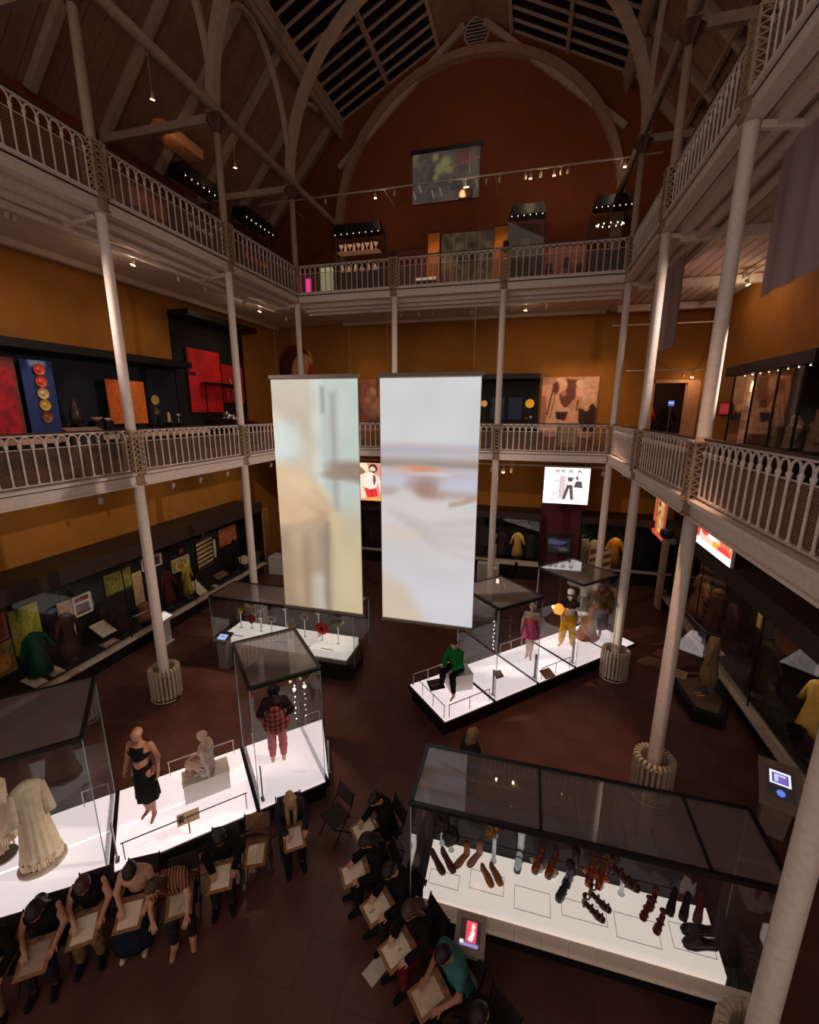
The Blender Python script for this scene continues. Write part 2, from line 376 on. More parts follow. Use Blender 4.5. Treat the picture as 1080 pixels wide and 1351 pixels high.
# ------------------------------------------------------------------ columns
def lattice_mesh(h):
    mb = MB(); w = .15
    for sx in (-1, 1):
        for sy in (-1, 1): mb.box((sx*w, sy*w, h/2), (.035, .035, h))
    n = 8; dz = h/n
    for k in range(n):
        for a, b in ((0, 1), (1, 0)):
            for s in (-1, 1):
                mb.beam((-w, s*w, (k+a)*dz), (w, s*w, (k+b)*dz), .022, .03, (0, 1, 0)); mb.beam((s*w, -w, (k+a)*dz), (s*w, w, (k+b)*dz), .022, .03, (1, 0, 0))
    mb.bb(-w-.03, w+.03, -w-.03, w+.03, h-.03, h); mb.bb(-w-.03, w+.03, -w-.03, w+.03, 0, .03)
    return mb.mesh('lattice_panel', mat('lattice_iron', (176, 146, 120), .55))
LAT = lattice_mesh(1.0)
COLR = MB().lathe([(.135, 0), (.19, .02), (.19, .05), (.15, .07), (.15, .23), (.2, .26), (.2, .29), (.16, .305)], 24, flute=.03).mesh('collar', mat('collar_iron', (150, 118, 96), .6), True)
COLR.polygons.foreach_set('use_smooth', [False]*len(COLR.polygons))
SH1 = MB().lathe([(.19, 0), (.19, .06), (.15, .12), (.15, .5), (.19, .55), (.165, .62), (.13, .75), (.118, 5.86)], 20).mesh('shaft', IRON, True)
SH2 = MB().lathe([(.125, 0), (.112, .08), (.105, 4.56), (.12, 4.575)], 18).mesh('shaft', IRON, True)
SH3 = MB().lathe([(.115, 0), (.105, .08), (.095, 2.3)], 16).mesh('shaft', IRONR, True)
CAP = MB().lathe([(.1, 0), (.13, .03), (.12, .08), (.2, .22), (.26, .3), (.24, .36), (.16, .42), (.14, .5)], 16, flute=.12).mesh('capital', mat('capital_iron', (92, 58, 42), .7))
FINL = MB().lathe([(.14, 0), (.15, .04), (.08, .08), (.11, .15), (.1, .2), (.03, .26)], 12).mesh('finial', HANDR, True)
where = {(0, -2*B): 'out in the open before the left wall case', (0, -B): 'behind the jewellery case', (0, 0): 'at the left far corner of the hall',
         (4, 0): 'behind the white hanging screens', (8, 0): 'behind the grey-lidded glass case', (12, 0): 'at the right far corner of the hall',
         (12, -B): 'beside the brown gown with the train', (12, -2*B): 'just behind the shoe case', (12, -3*B): 'at the end of the shoe case'}
RADM = mat('radiator_paint', (206, 186, 164), .5, var=.1, scale=20)
prof = [(-.07, .1)]+[(.0+.07*math.cos(PI-PI*k/8), .86+.07*math.sin(PI-PI*k/8)) for k in range(9)]+[(.07, .1)]
FIN = MB(); n = len(prof)
FIN.add([(x, -.026, z) for x, z in prof]+[(x, .026, z) for x, z in prof], [tuple(range(n)), tuple(range(n, 2*n))[::-1]]+[(k, n+k, n+(k+1) % n, (k+1) % n) for k in range(n)])
FIN = FIN.mesh('fin', RADM)
for (x, y), w in where.items():
    t = thing('iron_column', 'slender cream iron column '+w, 'column', (x, y, 0), 0, 'iron gallery columns')
    link('shaft', SH1, t); link('collar', COLR, t, (0, 0, 5.88)); link('lattice_panel', LAT, t, (0, 0, G1)); link('shaft', SH2, t, (0, 0, G1+1.0))
    link('collar', COLR, t, (0, 0, G2-.305)); link('lattice_panel', LAT, t, (0, 0, G2))
    if x in (0, 12): link('shaft', SH3, t, (0, 0, G2+1.0)); link('capital', CAP, t, (0, 0, 15.38))
    else: link('finial', FINL, t, (0, 0, G2+1.0))
    if (x, y) in ((4, 0),): continue
    r = thing('column_radiator', 'round cream ribbed radiator around the column '+w, 'radiator', (x, y, 0), 0, 'radiators around the columns')
    for k in range(24):
        a = 2*PI*k/24
        link('fin', FIN, r, (.32*math.cos(a), .32*math.sin(a), 0), a)
    ring = [(.32*math.cos(2*PI*k/24), .32*math.sin(2*PI*k/24), .14) for k in range(25)]
    MB().tube(ring, .03, 6, False).build('header_ring', RADM, r); MB().tube([(p[0], p[1], .8) for p in ring], .03, 6, False).build('header_ring', RADM, r)
    MB().tube([(p[0]*1.2, p[1]*1.2, .035) for p in ring[12:24]], .018, 6).build('feed_pipe', RADM, r)
    for k in range(4):
        a = 2*PI*(k+.3)/4; MB().tube([(.3*math.cos(a), .3*math.sin(a), .12), (.37*math.cos(a), .37*math.sin(a), 0)], .018, 6).build('foot', RADM, r)

# ------------------------------------------------------------------ railings
BAL = MB().lathe([(.03, 0), (.03, .03), (.018, .06), (.017, .66), (.022, .68), (.022, .7), (.034, .75), (.036, .77), (.02, .79), (.018, .8)], 7).mesh('baluster', IRON, True)
NB = 17
RAILM = {}
def railmeshes(L):
    if L in RAILM: return RAILM[L]
    p = L/NB; r = p/2-.012
    arch = MB().tube([(p/2-r*math.cos(PI*k/8), 0, .86+r*1.15*math.sin(PI*k/8)) for k in range(9)], .017, 5)
    arch.tube([(p/2-r, 0, .79), (p/2-r, 0, .86)], .017, 5); arch.tube([(p/2+r, 0, .79), (p/2+r, 0, .86)], .017, 5)
    wire = MB(); d = .055; h0, h1 = .07, .74; H = h1-h0
    k = -int(H/d)
    while k*d < L:
        for s in (1, -1):
            x0, x1 = k*d, k*d+H
            a, b = max(x0, 0), min(x1, L)
            if b-a > .01:
                za, zbb = (h0+(a-x0), h0+(b-x0)) if s == 1 else (h1-(a-x0), h1-(b-x0)); wire.beam((a, .03, za), (b, .03, zbb), .006, .006, (0, 1, 0))
        k += 1
    RAILM[L] = dict(hand=MB().bb(-.02, L+.02, -.04, .04, 1.015, 1.05).mesh('handrail', HANDR), top=MB().bb(0, L, -.022, .022, .985, 1.015).mesh('top_rail', IRON),
                    mid=MB().bb(0, L, .02, .036, .735, .75).mesh('mesh_rail', IRON), bot=MB().bb(0, L, -.025, .025, .05, .075).mesh('bottom_rail', IRON), arch=arch.mesh('arch_head', IRON, True), wire=wire.mesh('wire_mesh', mat('mesh_wire', (150, 118, 98), .6)))
    return RAILM[L]
def railing(p, q, z, label, group):
    p, q = Vector(p), Vector(q); d = (q-p); Lf = d.length; d.normalize(); L = round(Lf-.36, 3); a = p+d*.18; M = railmeshes(L)
    t = thing('gallery_railing', label, 'railing', (a.x, a.y, z), math.atan2(d.y, d.x), group)
    for nme, key in (('handrail', 'hand'), ('top_rail', 'top'), ('mesh_rail', 'mid'), ('bottom_rail', 'bot')): link(nme, M[key], t)
    w = link('wire_mesh', M['wire'], t); w['kind'] = 'stuff'
    for k in range(NB+1): link('baluster', BAL, t, (L/NB*k, 0, .05))
    for k in range(NB): link('arch_head', M['arch'], t, (L/NB*k, 0, 0))
for z, fl in ((G1, 'first-floor'), (G2, 'upper')):
    for k, w in ((2, 'before the first column'), (1, 'between the first two columns'), (0, 'running into the far corner')):
        railing((0, -(k+1)*B, 0), (0, -k*B, 0), z, 'arched iron railing, %s left gallery, %s' % (fl, w), fl+' gallery railings')
    for k, w in ((0, 'left end bay'), (1, 'middle bay behind the hanging screens'), (2, 'right end bay')):
        railing((4*k, 0, 0), (4*k+4, 0, 0), z, 'arched iron railing, %s far gallery, %s' % (fl, w), fl+' gallery railings')
    for k, w in ((0, 'first bay from the far corner'), (1, 'second bay from the far corner'), (2, 'third bay from the far corner')):
        railing((12, -k*B, 0), (12, -(k+1)*B, 0), z, 'arched iron railing, %s right gallery, %s' % (fl, w), fl+' gallery railings')

# ------------------------------------------------------------------ roof
def sloped(name, x0, z0, x1, z1):
    c = struct(name, MB().hexa([(x0, YB, z0+.06), (x1, YB, z1+.06), (x1, YF, z1+.06), (x0, YF, z0+.06), (x0, YB, z0+.2), (x1, YB, z1+.2), (x1, YF, z1+.2), (x0, YF, z0+.2)]), BOARD)
    w = .46; y = YF-.02
    me = MB().hexa([(x0, -w+.02, z0), (x1, -w+.02, z1), (x1, 0, z1), (x0, 0, z0), (x0, -w+.02, z0+.06), (x1, -w+.02, z1+.06), (x1, 0, z1+.06), (x0, 0, z0+.06)]).mesh('ceiling_board', BOARD)
    while y > -11: link('ceiling_board', me, c, (0, y, 0)); y -= w
    return c
sloped('ceiling_aisle_left', XL-.05, 15.85, -.1, 20.3)
sloped('ceiling_aisle_right', XR+.05, 15.85, 12.1, 20.3)
sloped('ceiling_ridge_left', 4.5, 22.62, 6.0, 23.3); sloped('ceiling_ridge_right', 7.5, 22.62, 6.0, 23.3)
PANE = mat('night_pane', (9, 11, 15), .15, spec=.25)
for side, n in ((1, 1), (-1, 2)):
    X = lambda x: x if side == 1 else 12-x
    w = link('window_%d' % n, None); w['kind'] = 'structure'
    x0, z0, x1, z1 = .1, 20.55, 4.5, 22.62; xm, zm = (x0+x1)/2, (z0+z1)/2
    dy = .56; y = YF-.02
    for a, c, b, d in ((x0, z0, xm, zm), (xm, zm, x1, z1)):
        me = MB().hexa([(X(a), -dy+.03, c), (X(b), -dy+.03, d), (X(b), -.03, d), (X(a), -.03, c), (X(a), -dy+.03, c+.04), (X(b), -dy+.03, d+.04), (X(b), -.03, d+.04), (X(a), -.03, c+.04)]).mesh('pane', PANE)
        y = YF-.02
        while y > -8: link('pane', me, w, (0, y, 0)); y -= dy
    bar = MB().beam((X(x0), 0, z0-.02), (X(x1), 0, z1-.02), .07, .12).mesh('glazing_bar', IRONR)
    y = YF-.02
    while y > -8: link('glazing_bar', bar, w, (0, y, 0)); y -= dy
    MB().hexa([(X(x0), YB, z0), (X(x1), YB, z1), (X(x1), y, z1), (X(x0), y, z0), (X(x0), YB, z0+.04), (X(x1), YB, z1+.04), (X(x1), y, z1+.04), (X(x0), y, z0+.04)]).build('pane', PANE, w)
    for xx, zz in ((x0+.0, z0-.1), (xm, zm-.1), (x1, z1-.1)): MB().beam((X(xx), YF, zz), (X(xx), YB, zz), .14, .16).build('purlin', IRONR, w)
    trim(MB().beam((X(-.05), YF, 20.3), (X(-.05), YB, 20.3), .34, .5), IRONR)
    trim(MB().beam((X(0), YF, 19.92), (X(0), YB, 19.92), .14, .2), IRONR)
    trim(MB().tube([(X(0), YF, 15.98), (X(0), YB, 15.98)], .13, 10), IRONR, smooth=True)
    for k in range(3):                                   # arched braces along the column line
        for s in (-1, 1):
            y0 = -k*B
            if k == 0 and s == 1: pts = [(X(0), 4.8-2.4*math.cos(PI/2*j/8)*1.0-2.4+2.4-2.4, 15.95+3.4*math.sin(PI/2*j/8)) for j in range(9)]; pts = [(X(0), 2.4*(1-math.cos(PI/2*j/8)), 15.95+3.6*math.sin(PI/2*j/8)) for j in range(9)]
            else: pts = [(X(0), y0+s*2.1*(1-math.cos(PI/2*j/8)), 15.95+3.6*math.sin(PI/2*j/8)) for j in range(9)]
            m2 = MB()
            for a, b in zip(pts[:-1], pts[1:]): m2.beam(a, b, .12, .16, (1, 0, 0))
            trim(m2, IRONR)
        # tie to the outer wall and rafters on the aisle ceiling
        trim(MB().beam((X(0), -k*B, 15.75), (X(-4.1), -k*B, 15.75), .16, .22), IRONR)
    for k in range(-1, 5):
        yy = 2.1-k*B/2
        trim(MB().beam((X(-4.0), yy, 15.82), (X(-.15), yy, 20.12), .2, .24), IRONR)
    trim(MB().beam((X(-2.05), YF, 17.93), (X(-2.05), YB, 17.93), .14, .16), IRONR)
def archrib(y, w, h, r=6.05, m=IRONR):
    mb = MB(); pts = [(6-r*math.cos(PI*k/40), y, 15.85+r*math.sin(PI*k/40)) for k in range(41)]
    for a, b in zip(pts[:-1], pts[1:]): mb.beam(a, b, w, h, (0, 1, 0))
    trim(mb, m)
for k in range(3): archrib(-k*B, .26, .3)
archrib(YF-.12, .3, .42, 6.15, mat('wall_arch', (150, 112, 92), .7))
for X in (lambda x: x, lambda x: 12-x):                  # posts carrying the wall arch, and the straight rafter beside it
    trim(MB().bb(min(X(-.32), X(.12)), max(X(-.32), X(.12)), YF-.3, YF-.0, G2+1.6, 16.0), mat('wall_arch', (150, 112, 92)))
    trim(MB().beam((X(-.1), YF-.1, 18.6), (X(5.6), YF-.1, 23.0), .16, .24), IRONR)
ov = thing('round_vent', 'round dark louvred vent high in the terracotta end wall', 'vent', (6.1, YF-.02, 22.75))
MB().tube([(.5*math.cos(2*PI*k/20), 0, .5*math.sin(2*PI*k/20)) for k in range(21)], .05, 6, False).build('ring', IRONR, ov)
MB().lathe([(.48, -.01), (.48, .01)], 20).build('backing', DARK, ov).rotation_euler = (PI/2, 0, 0)
for k in range(-3, 4):
    L = math.sqrt(.46**2-(k*.12)**2); MB().box((0, -.03, k*.12), (2*L, .02, .05)).build('slat', IRONR, ov)
# ================================================================== FIGURES: smooth solid bodies from blended capsules
def surface(prims, h=.014, k=.03, clip=None):
    lo = np.min([np.minimum(p[0], p[1])-max(p[2], p[3]) for p in prims], 0)-3*h; hi = np.max([np.maximum(p[0], p[1])+max(p[2], p[3]) for p in prims], 0)+3*h
    n = np.ceil((hi-lo)/h).astype(int)+1; F = np.full(n, .5, np.float32)
    ax = [lo[i]+h*np.arange(n[i]) for i in range(3)]
    for p in prims:
        a, b, ra, rb = np.array(p[0], float), np.array(p[1], float), p[2], p[3]; kk = p[4] if len(p) > 4 else k; m = max(ra, rb)+kk+2*h
        i0 = np.maximum(np.floor((np.minimum(a, b)-m-lo)/h).astype(int), 0); i1 = np.minimum(np.ceil((np.maximum(a, b)+m-lo)/h).astype(int)+1, n)
        X, Y, Z = np.meshgrid(*[ax[i][i0[i]:i1[i]] for i in range(3)], indexing='ij'); d = b-a; L = d@d+1e-12
        t = np.clip(((X-a[0])*d[0]+(Y-a[1])*d[1]+(Z-a[2])*d[2])/L, 0, 1)
        D = np.sqrt((X-a[0]-t*d[0])**2+(Y-a[1]-t*d[1])**2+(Z-a[2]-t*d[2])**2)-(ra+t*(rb-ra))
        sl = tuple(slice(i0[i], i1[i]) for i in range(3)); G = F[sl]; hh = np.maximum(kk-np.abs(G-D), 0)/kk; F[sl] = np.minimum(G, D)-hh*hh*kk*.25
    if clip is not None:
        X, Y, Z = np.meshgrid(*ax, indexing='ij'); F = np.maximum(F, clip(X, Y, Z))
    F[0] = F[-1] = .5; F[:, 0] = F[:, -1] = .5; F[:, :, 0] = F[:, :, -1] = .5
    sg = F < 0; c8 = [(i, j, l) for i in (0, 1) for j in (0, 1) for l in (0, 1)]
    sh = lambda A, o: A[o[0]:A.shape[0]-1+o[0], o[1]:A.shape[1]-1+o[1], o[2]:A.shape[2]-1+o[2]]
    cnt = sum(sh(sg, o).astype(np.int8) for o in c8); act = (cnt > 0) & (cnt < 8); idx = np.full(act.shape, -1, int); cells = np.argwhere(act); idx[act] = np.arange(len(cells))
    P = np.zeros((len(cells), 3)); W_ = np.zeros(len(cells))
    for o in c8:
        for x in range(3):
            if o[x] == 0:
                q = list(o); q[x] = 1; f0 = F[tuple((cells+o).T)]; f1 = F[tuple((cells+q).T)]; m = (f0 < 0) != (f1 < 0)
                t = np.where(m, f0/np.where(m, f0-f1, 1), 0); pt = np.tile(np.array(o, float), (len(cells), 1)); pt[:, x] = t; P[m] += pt[m]; W_[m] += 1
    V = lo+h*(cells+P/W_[:, None]); faces = []
    for x in range(3):
        y, z = (x+1) % 3, (x+2) % 3
        e = [slice(None)]*3; e2 = [slice(None)]*3; e[x] = slice(0, -1); e2[x] = slice(1, None)
        a = sg[tuple(e)]; b = sg[tuple(e2)]; E_ = np.argwhere(a != b)
        if not len(E_): continue
        fl = a[tuple(E_.T)]; q = []
        for dy, dz in ((0, 0), (1, 0), (1, 1), (0, 1)):
            c = E_.copy(); c[:, y] -= dy; c[:, z] -= dz; q.append(idx[tuple(c.T)])
        q = np.stack(q, 1); q[~fl] = q[~fl][:, ::-1]; faces.append(q)
    return V, np.concatenate(faces)[:, ::-1]
def surf_mesh(name, shells, m):
    vs, fs, n = [], [], 0
    for V, Fc in shells: vs.append(V); fs.append(Fc+n); n += len(V)
    me = bpy.data.meshes.new(name); me.from_pydata(np.concatenate(vs).tolist(), [], np.concatenate(fs).tolist()); me.materials.append(m)
    me.polygons.foreach_set('use_smooth', [True]*len(me.polygons)); return me
V3 = lambda *a: np.array(a, float)
def unit(v): v = np.array(v, float); return v/(np.linalg.norm(v)+1e-9)
def hand(w, d, nrm, side, s=1., curl=.5):
    """palm, four unequal bent fingers and a thumb leaving the side of the palm"""
    d = unit(d); nrm = unit(np.array(nrm)-d*np.dot(nrm, d)); l = np.cross(d, nrm)*side; P = []
    for o in (-.026, -.009, .009, .026): P.append((w+l*o*.7*s, w+d*.08*s+l*o*s, .014*s, .012*s, .012))
    for o, L in ((-.028, .062), (-.0095, .076), (.0095, .08), (.028, .07)):
        a = w+d*.08*s+l*o*s; b = a+(d*math.cos(curl*.5)+nrm*math.sin(curl*.5))*L*.5*s+l*o*.1*s; c = b+(d*math.cos(curl*1.5)+nrm*math.sin(curl*1.5))*L*.5*s
        P += [(a, b, .0088*s, .008*s, .004), (b, c, .008*s, .0065*s, .004)]
    a = w+d*.025*s+l*.026*s; b = a+(l*.7+d*.6+nrm*.3)*.036*s; c = b+(d*.85+l*.25+nrm*.35)*.034*s
    P += [(a, b, .012*s, .0098*s, .006), (b, c, .0098*s, .0075*s, .004)]
    return surface(P, .0065*s, .008)
def head_prims(c, f, u, s=1., face=True):
    f, u = unit(f), unit(u); r = np.cross(f, u); P = [(c-f*.025*s+u*.02*s, c+f*.025*s+u*.02*s, .086*s, .08*s), (c+f*.035*s, c+f*.048*s-u*.07*s, .062*s, .043*s)]
    if face:
        P += [(c+f*.098*s+u*.0, c+f*.113*s-u*.03*s, .011*s, .015*s, .012)]
        P += [(c+f*.085*s-u*.062*s-r*.014*s, c+f*.085*s-u*.062*s+r*.014*s, .013*s, .013*s, .012)]
    for q in (-1, 1): P += [(c+r*q*.083*s+u*.01*s, c+r*q*.085*s-u*.025*s, .016*s, .013*s, .008)]
    return P
def figure(t, J, skin, s=1., clothes=(), hair=None, haircol=None, face=True, feet=True, eyes=False, headless=False, hands=True, h=.014):
    """J: joints in the thing's local space, front = -Y. clothes: (name, material, keys, inflate, clip)"""
    J = {k: V3(*v) for k, v in J.items()}; P = {}
    hl, hr, sl, sr = J['hip_l'], J['hip_r'], J['sh_l'], J['sh_r']; pel = (hl+hr)/2; ch = (sl+sr)/2; sp = J.get('waist', pel*.5+ch*.5)
    P['hips'] = [(hl, hr, .115*s, .115*s), (pel, sp, .125*s, .115*s)]
    low = ch-(ch-sp)*.25
    P['chest'] = [(sp, low, .112*s, .13*s), (low+(sl-ch)*.45, low+(sr-ch)*.45, .112*s, .112*s), (ch+(sl-ch)*.8-(ch-sp)*.08, ch+(sr-ch)*.8-(ch-sp)*.08, .062*s, .062*s)]
    hd = J['head']; f = unit(J['look']); up = unit(J.get('up', (0, 0, 1))); up = unit(up-f*np.dot(up, f))
    P['neck'] = [(ch, hd-up*.06*s-f*.015*s, .056*s, .05*s)]
    P['head'] = [] if headless else head_prims(hd, f, up, s, face)
    shells = []
    for q in 'lr':
        sh_, el, wr = J['sh_'+q], J['el_'+q], J['wr_'+q]
        P['uarm_'+q] = [(sh_, el, .054*s, .042*s)]; P['farm_'+q] = [(el, wr, .042*s, .028*s)]
        P['sleeve_'+q] = [(sh_, sh_+(el-sh_)*.5, .054*s, .05*s)]
        if hands: shells.append(hand(wr-unit(wr-el)*.01, J.get('hd_'+q, wr-el), J.get('hn_'+q, (0, 0, -1)), 1 if q == 'l' else -1, s, .5))
        hp, kn, an, to = J['hip_'+q], J['kn_'+q], J['an_'+q], J['toe_'+q]
        P['thigh_'+q] = [(hp, kn, .088*s, .06*s)]; P['calf_'+q] = [(kn, kn+(an-kn)*.35, .058*s, .058*s), (kn+(an-kn)*.35, an, .058*s, .036*s)]
        P['foot_'+q] = [(an-V3(0, 0, .05)*s+unit(an-to)*.02*s, to, .036*s, .026*s), (an, an-V3(0, 0, .04)*s, .036*s, .036*s)]
    keys = [k for k in P if not (k.startswith('sleeve')) and (feet or not k.startswith('foot'))]
    body = link('body', surf_mesh('body', [surface(sum((P[k] for k in keys), []), h)]+shells, skin), t)
    for nm, m, ks, inf, clip in clothes:
        ks2 = sum(([k+'_l', k+'_r'] if k+'_l' in P else [k] for k in ks), [])
        pr = [(p[0], p[1], p[2]+inf, p[3]+inf)+tuple(p[4:]) for p in sum((P[k] for k in ks2), [])]
        link(nm, surf_mesh(nm, [surface(pr, h, .04, clip)], m), t)
    if hair and not headless:
        r = np.cross(f, up); H = [(hd-f*.03*s+up*.03*s, hd+f*.012*s+up*.035*s, .096*s, .088*s)]
        if hair == 'long': H += [(hd-f*.07*s, hd-f*.09*s-up*.14*s, .075*s, .07*s), (hd-f*.05*s+r*.07*s, hd-f*.02*s+r*.085*s-up*.2*s, .04*s, .03*s), (hd-f*.05*s-r*.07*s, hd-f*.02*s-r*.085*s-up*.2*s, .04*s, .03*s), (hd-f*.09*s-up*.14*s, hd-f*.08*s-up*.26*s, .07*s, .045*s)]
        if hair == 'bun': H += [(hd-f*.1*s+up*.07*s, hd-f*.115*s+up*.08*s, .045*s, .04*s), (hd-f*.06*s, hd-f*.07*s-up*.05*s, .06*s, .05*s)]
        if hair == 'short': H += [(hd-f*.06*s, hd-f*.065*s-up*.05*s, .065*s, .055*s)]
        if hair == 'curly': H += [(hd-f*.05*s+r*.06*s, hd-f*.06*s-up*.05*s+r*.05*s, .07*s, .06*s), (hd-f*.05*s-r*.06*s, hd-f*.06*s-up*.05*s-r*.05*s, .07*s, .06*s), (hd+up*.09*s, hd+up*.09*s-f*.03*s, .05*s, .05*s)]
        cf = lambda X, Y, Z: np.minimum((X-hd[0])*f[0]+(Y-hd[1])*f[1]+(Z-hd[2])*f[2]-.055*s, .02-((X-hd[0])*up[0]+(Y-hd[1])*up[1]+(Z-hd[2])*up[2])+.03*s)
        link('hair', surf_mesh('hair', [surface(H, .012, .03, cf)], haircol), t)
    if eyes and not headless:
        r = np.cross(f, up)
        for q in (-1, 1): MB().lathe([(.002, -.009), (.009, -.004), (.009, .004), (.002, .009)], 8, tuple(hd+f*.088*s+up*.012*s+r*q*.032*s)).build('eye', DARK, t, True)
    return body
def facing(dx, dy): return math.atan2(dx, -dy)
def fabric(name, col, var=.18, scale=12): return mat('cloth_'+name, col, .9, var=var, scale=scale, spec=.1)
def rings(prof, n=48, folds=0, amp=0., seed=0, c=(0, 0)):
    """garment body of revolution: prof rows (z, rx, ry, cx, cy), pleats grow towards the hem"""
    rr = np.random.RandomState(seed); ph = rr.rand()*6; out = []; m = len(prof)
    for i, row in enumerate(prof):
        z, rx, ry = row[:3]; cx, cy = (row[3], row[4]) if len(row) > 3 else (0, 0); a = amp*(1-i/(m-1)); ring = []
        for k in range(n):
            t = 2*PI*k/n; w = 1+a*(math.sin(folds*t+ph)+.4*math.sin((folds*2+1)*t+ph*2)); ring.append((c[0]+cx+rx*w*math.cos(t), c[1]+cy+ry*w*math.sin(t), z))
        out.append(ring)
    return out
STAND = dict(hip_l=(.085, 0, .93), hip_r=(-.085, 0, .93), waist=(0, -.01, 1.12), sh_l=(.175, 0, 1.45), sh_r=(-.175, 0, 1.45), head=(0, -.02, 1.68), look=(0, -1, -.05),
             el_l=(.25, .02, 1.18), el_r=(-.25, .02, 1.18), wr_l=(.24, -.06, .93), wr_r=(-.24, -.06, .93), hn_l=(-1, 0, 0), hn_r=(1, 0, 0),
             kn_l=(.09, -.02, .5), kn_r=(-.09, -.02, .5), an_l=(.09, .02, .09), an_r=(-.09, .02, .09), toe_l=(.1, -.14, .03), toe_r=(-.1, -.14, .03))
def pose(base, **kw): d = dict(base); d.update(kw); return d
# ================================================================== LIT PLATFORMS AND GLASS CASES
R2 = math.sqrt(.5)
def E2(a, b): return ((a+b)*R2, (a-b)*R2)             # platform coordinates (along, across) -> world x, y
DZ = .45
def platform(label, a0, a1, b0, b1, divs, seams, endcut=0.):
    cx, cy = E2((a0+a1)/2, (b0+b1)/2); t = thing('lit_platform', label, 'display platform', (cx, cy, 0), PI/4)
    la, lb = a1-a0, b1-b0; X = lambda a: a-(a0+a1)/2; Y = lambda b: (b0+b1)/2-b
    pl = [(X(a0)+.06, Y(b1)+.08), (X(a1)-.06-endcut, Y(b1)+.08), (X(a1)-.06, Y(b0)-.08), (X(a0)+.06, Y(b0)-.08)]
    MB().prism(pl, 0, DZ-.1).build('plinth', DARK, t)
    pl = [(X(a0)-.02, Y(b1)-.02), (X(a1)+.02-endcut, Y(b1)-.02), (X(a1)+.02, Y(b0)+.02), (X(a0)-.02, Y(b0)+.02)]
    MB().prism(pl, DZ-.1, DZ-.02).build('deck_frame', DARK, t)
    edges = [a0]+list(divs)+[a1]
    for i in range(len(edges)-1):
        p, q = edges[i]+.035, edges[i+1]-.035; cut = endcut if i == len(edges)-2 else 0
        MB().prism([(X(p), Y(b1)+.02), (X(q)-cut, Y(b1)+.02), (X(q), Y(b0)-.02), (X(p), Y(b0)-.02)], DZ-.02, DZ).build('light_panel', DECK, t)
    for d in divs: MB().bb(X(d)-.035, X(d)+.035, Y(b1), Y(b0), DZ-.02, DZ+.012).build('divider_bar', DARK, t)
    for p, q, b in seams: MB().bb(X(p), X(q), Y(b)-.012, Y(b)+.012, DZ, DZ+.004).build('glowing_seam', DECKL, t)
    return t
def glassbox(label, a0, a1, b0, b1, z0, z1, rz=PI/4, world=None, topm=None, group=None, mull=()):
    """four glass walls, glass lid, dark top frame"""
    if world is None: cx, cy = E2((a0+a1)/2, (b0+b1)/2)
    else: cx, cy = (a0+a1)/2, (b0+b1)/2
    t = thing('glass_case', label, 'glass case', (cx, cy, z0), rz, group); x, y, h = (a1-a0)/2, (b1-b0)/2, z1-z0; e = .008
    MB().bb(-x, x, -y, -y+e, 0, h-.04).build('pane', GLASS, t); MB().bb(-x, x, y-e, y, 0, h-.04).build('pane', GLASS, t)
    MB().bb(-x, -x+e, -y+e, y-e, 0, h-.04).build('pane', GLASS, t); MB().bb(x-e, x, -y+e, y-e, 0, h-.04).build('pane', GLASS, t)
    MB().bb(-x+.03, x-.03, -y+.03, y-.03, h-.02, h-.008).build('lid_pane', topm or GTOP, t)
    for p, q in (((-x, -y), (x, -y)), ((-x, y), (x, y)), ((-x, -y), (-x, y)), ((x, -y), (x, y))): MB().beam((p[0], p[1], h-.03), (q[0], q[1], h-.03), .06, .06).build('frame_bar', DARK, t)
    for sx, sy in ((-1, -1), (1, -1), (1, 1), (-1, 1)): MB().bb(sx*x-.006, sx*x+.006, sy*y-.006, sy*y+.006, 0, h-.04).build('glass_edge', mat('glass_edge', (150, 170, 172), .2, spec=.6), t)
    for m in mull: MB().bb(m-cx-.02, m-cx+.02, -y, y, h-.05, h).build('lid_bar', DARK, t)
    return t
def rail(label, a0, a1, b, z=DZ, h=.34, n=3, hook=.0, m=None):
    p = E2(a0, b); q = E2(a1, b); m = m or STEEL
    t = thing('barrier_rail', label, 'barrier rail', ((p[0]+q[0])/2, (p[1]+q[1])/2, z), PI/4, 'low barrier rails on the platforms'); L = (a1-a0)/2
    MB().tube([(-L, 0, h), (L, 0, h)], .011, 6).build('bar', m, t)
    for k in range(n): x = -L*.97+2*L*.97*k/max(1, n-1); MB().tube([(x, 0, 0), (x, 0, h)], .009, 6).build('post', m, t)
    return t
RW = mat('rail_white', (215, 205, 200), .4); RD = mat('rail_grey', (96, 84, 84), .4)

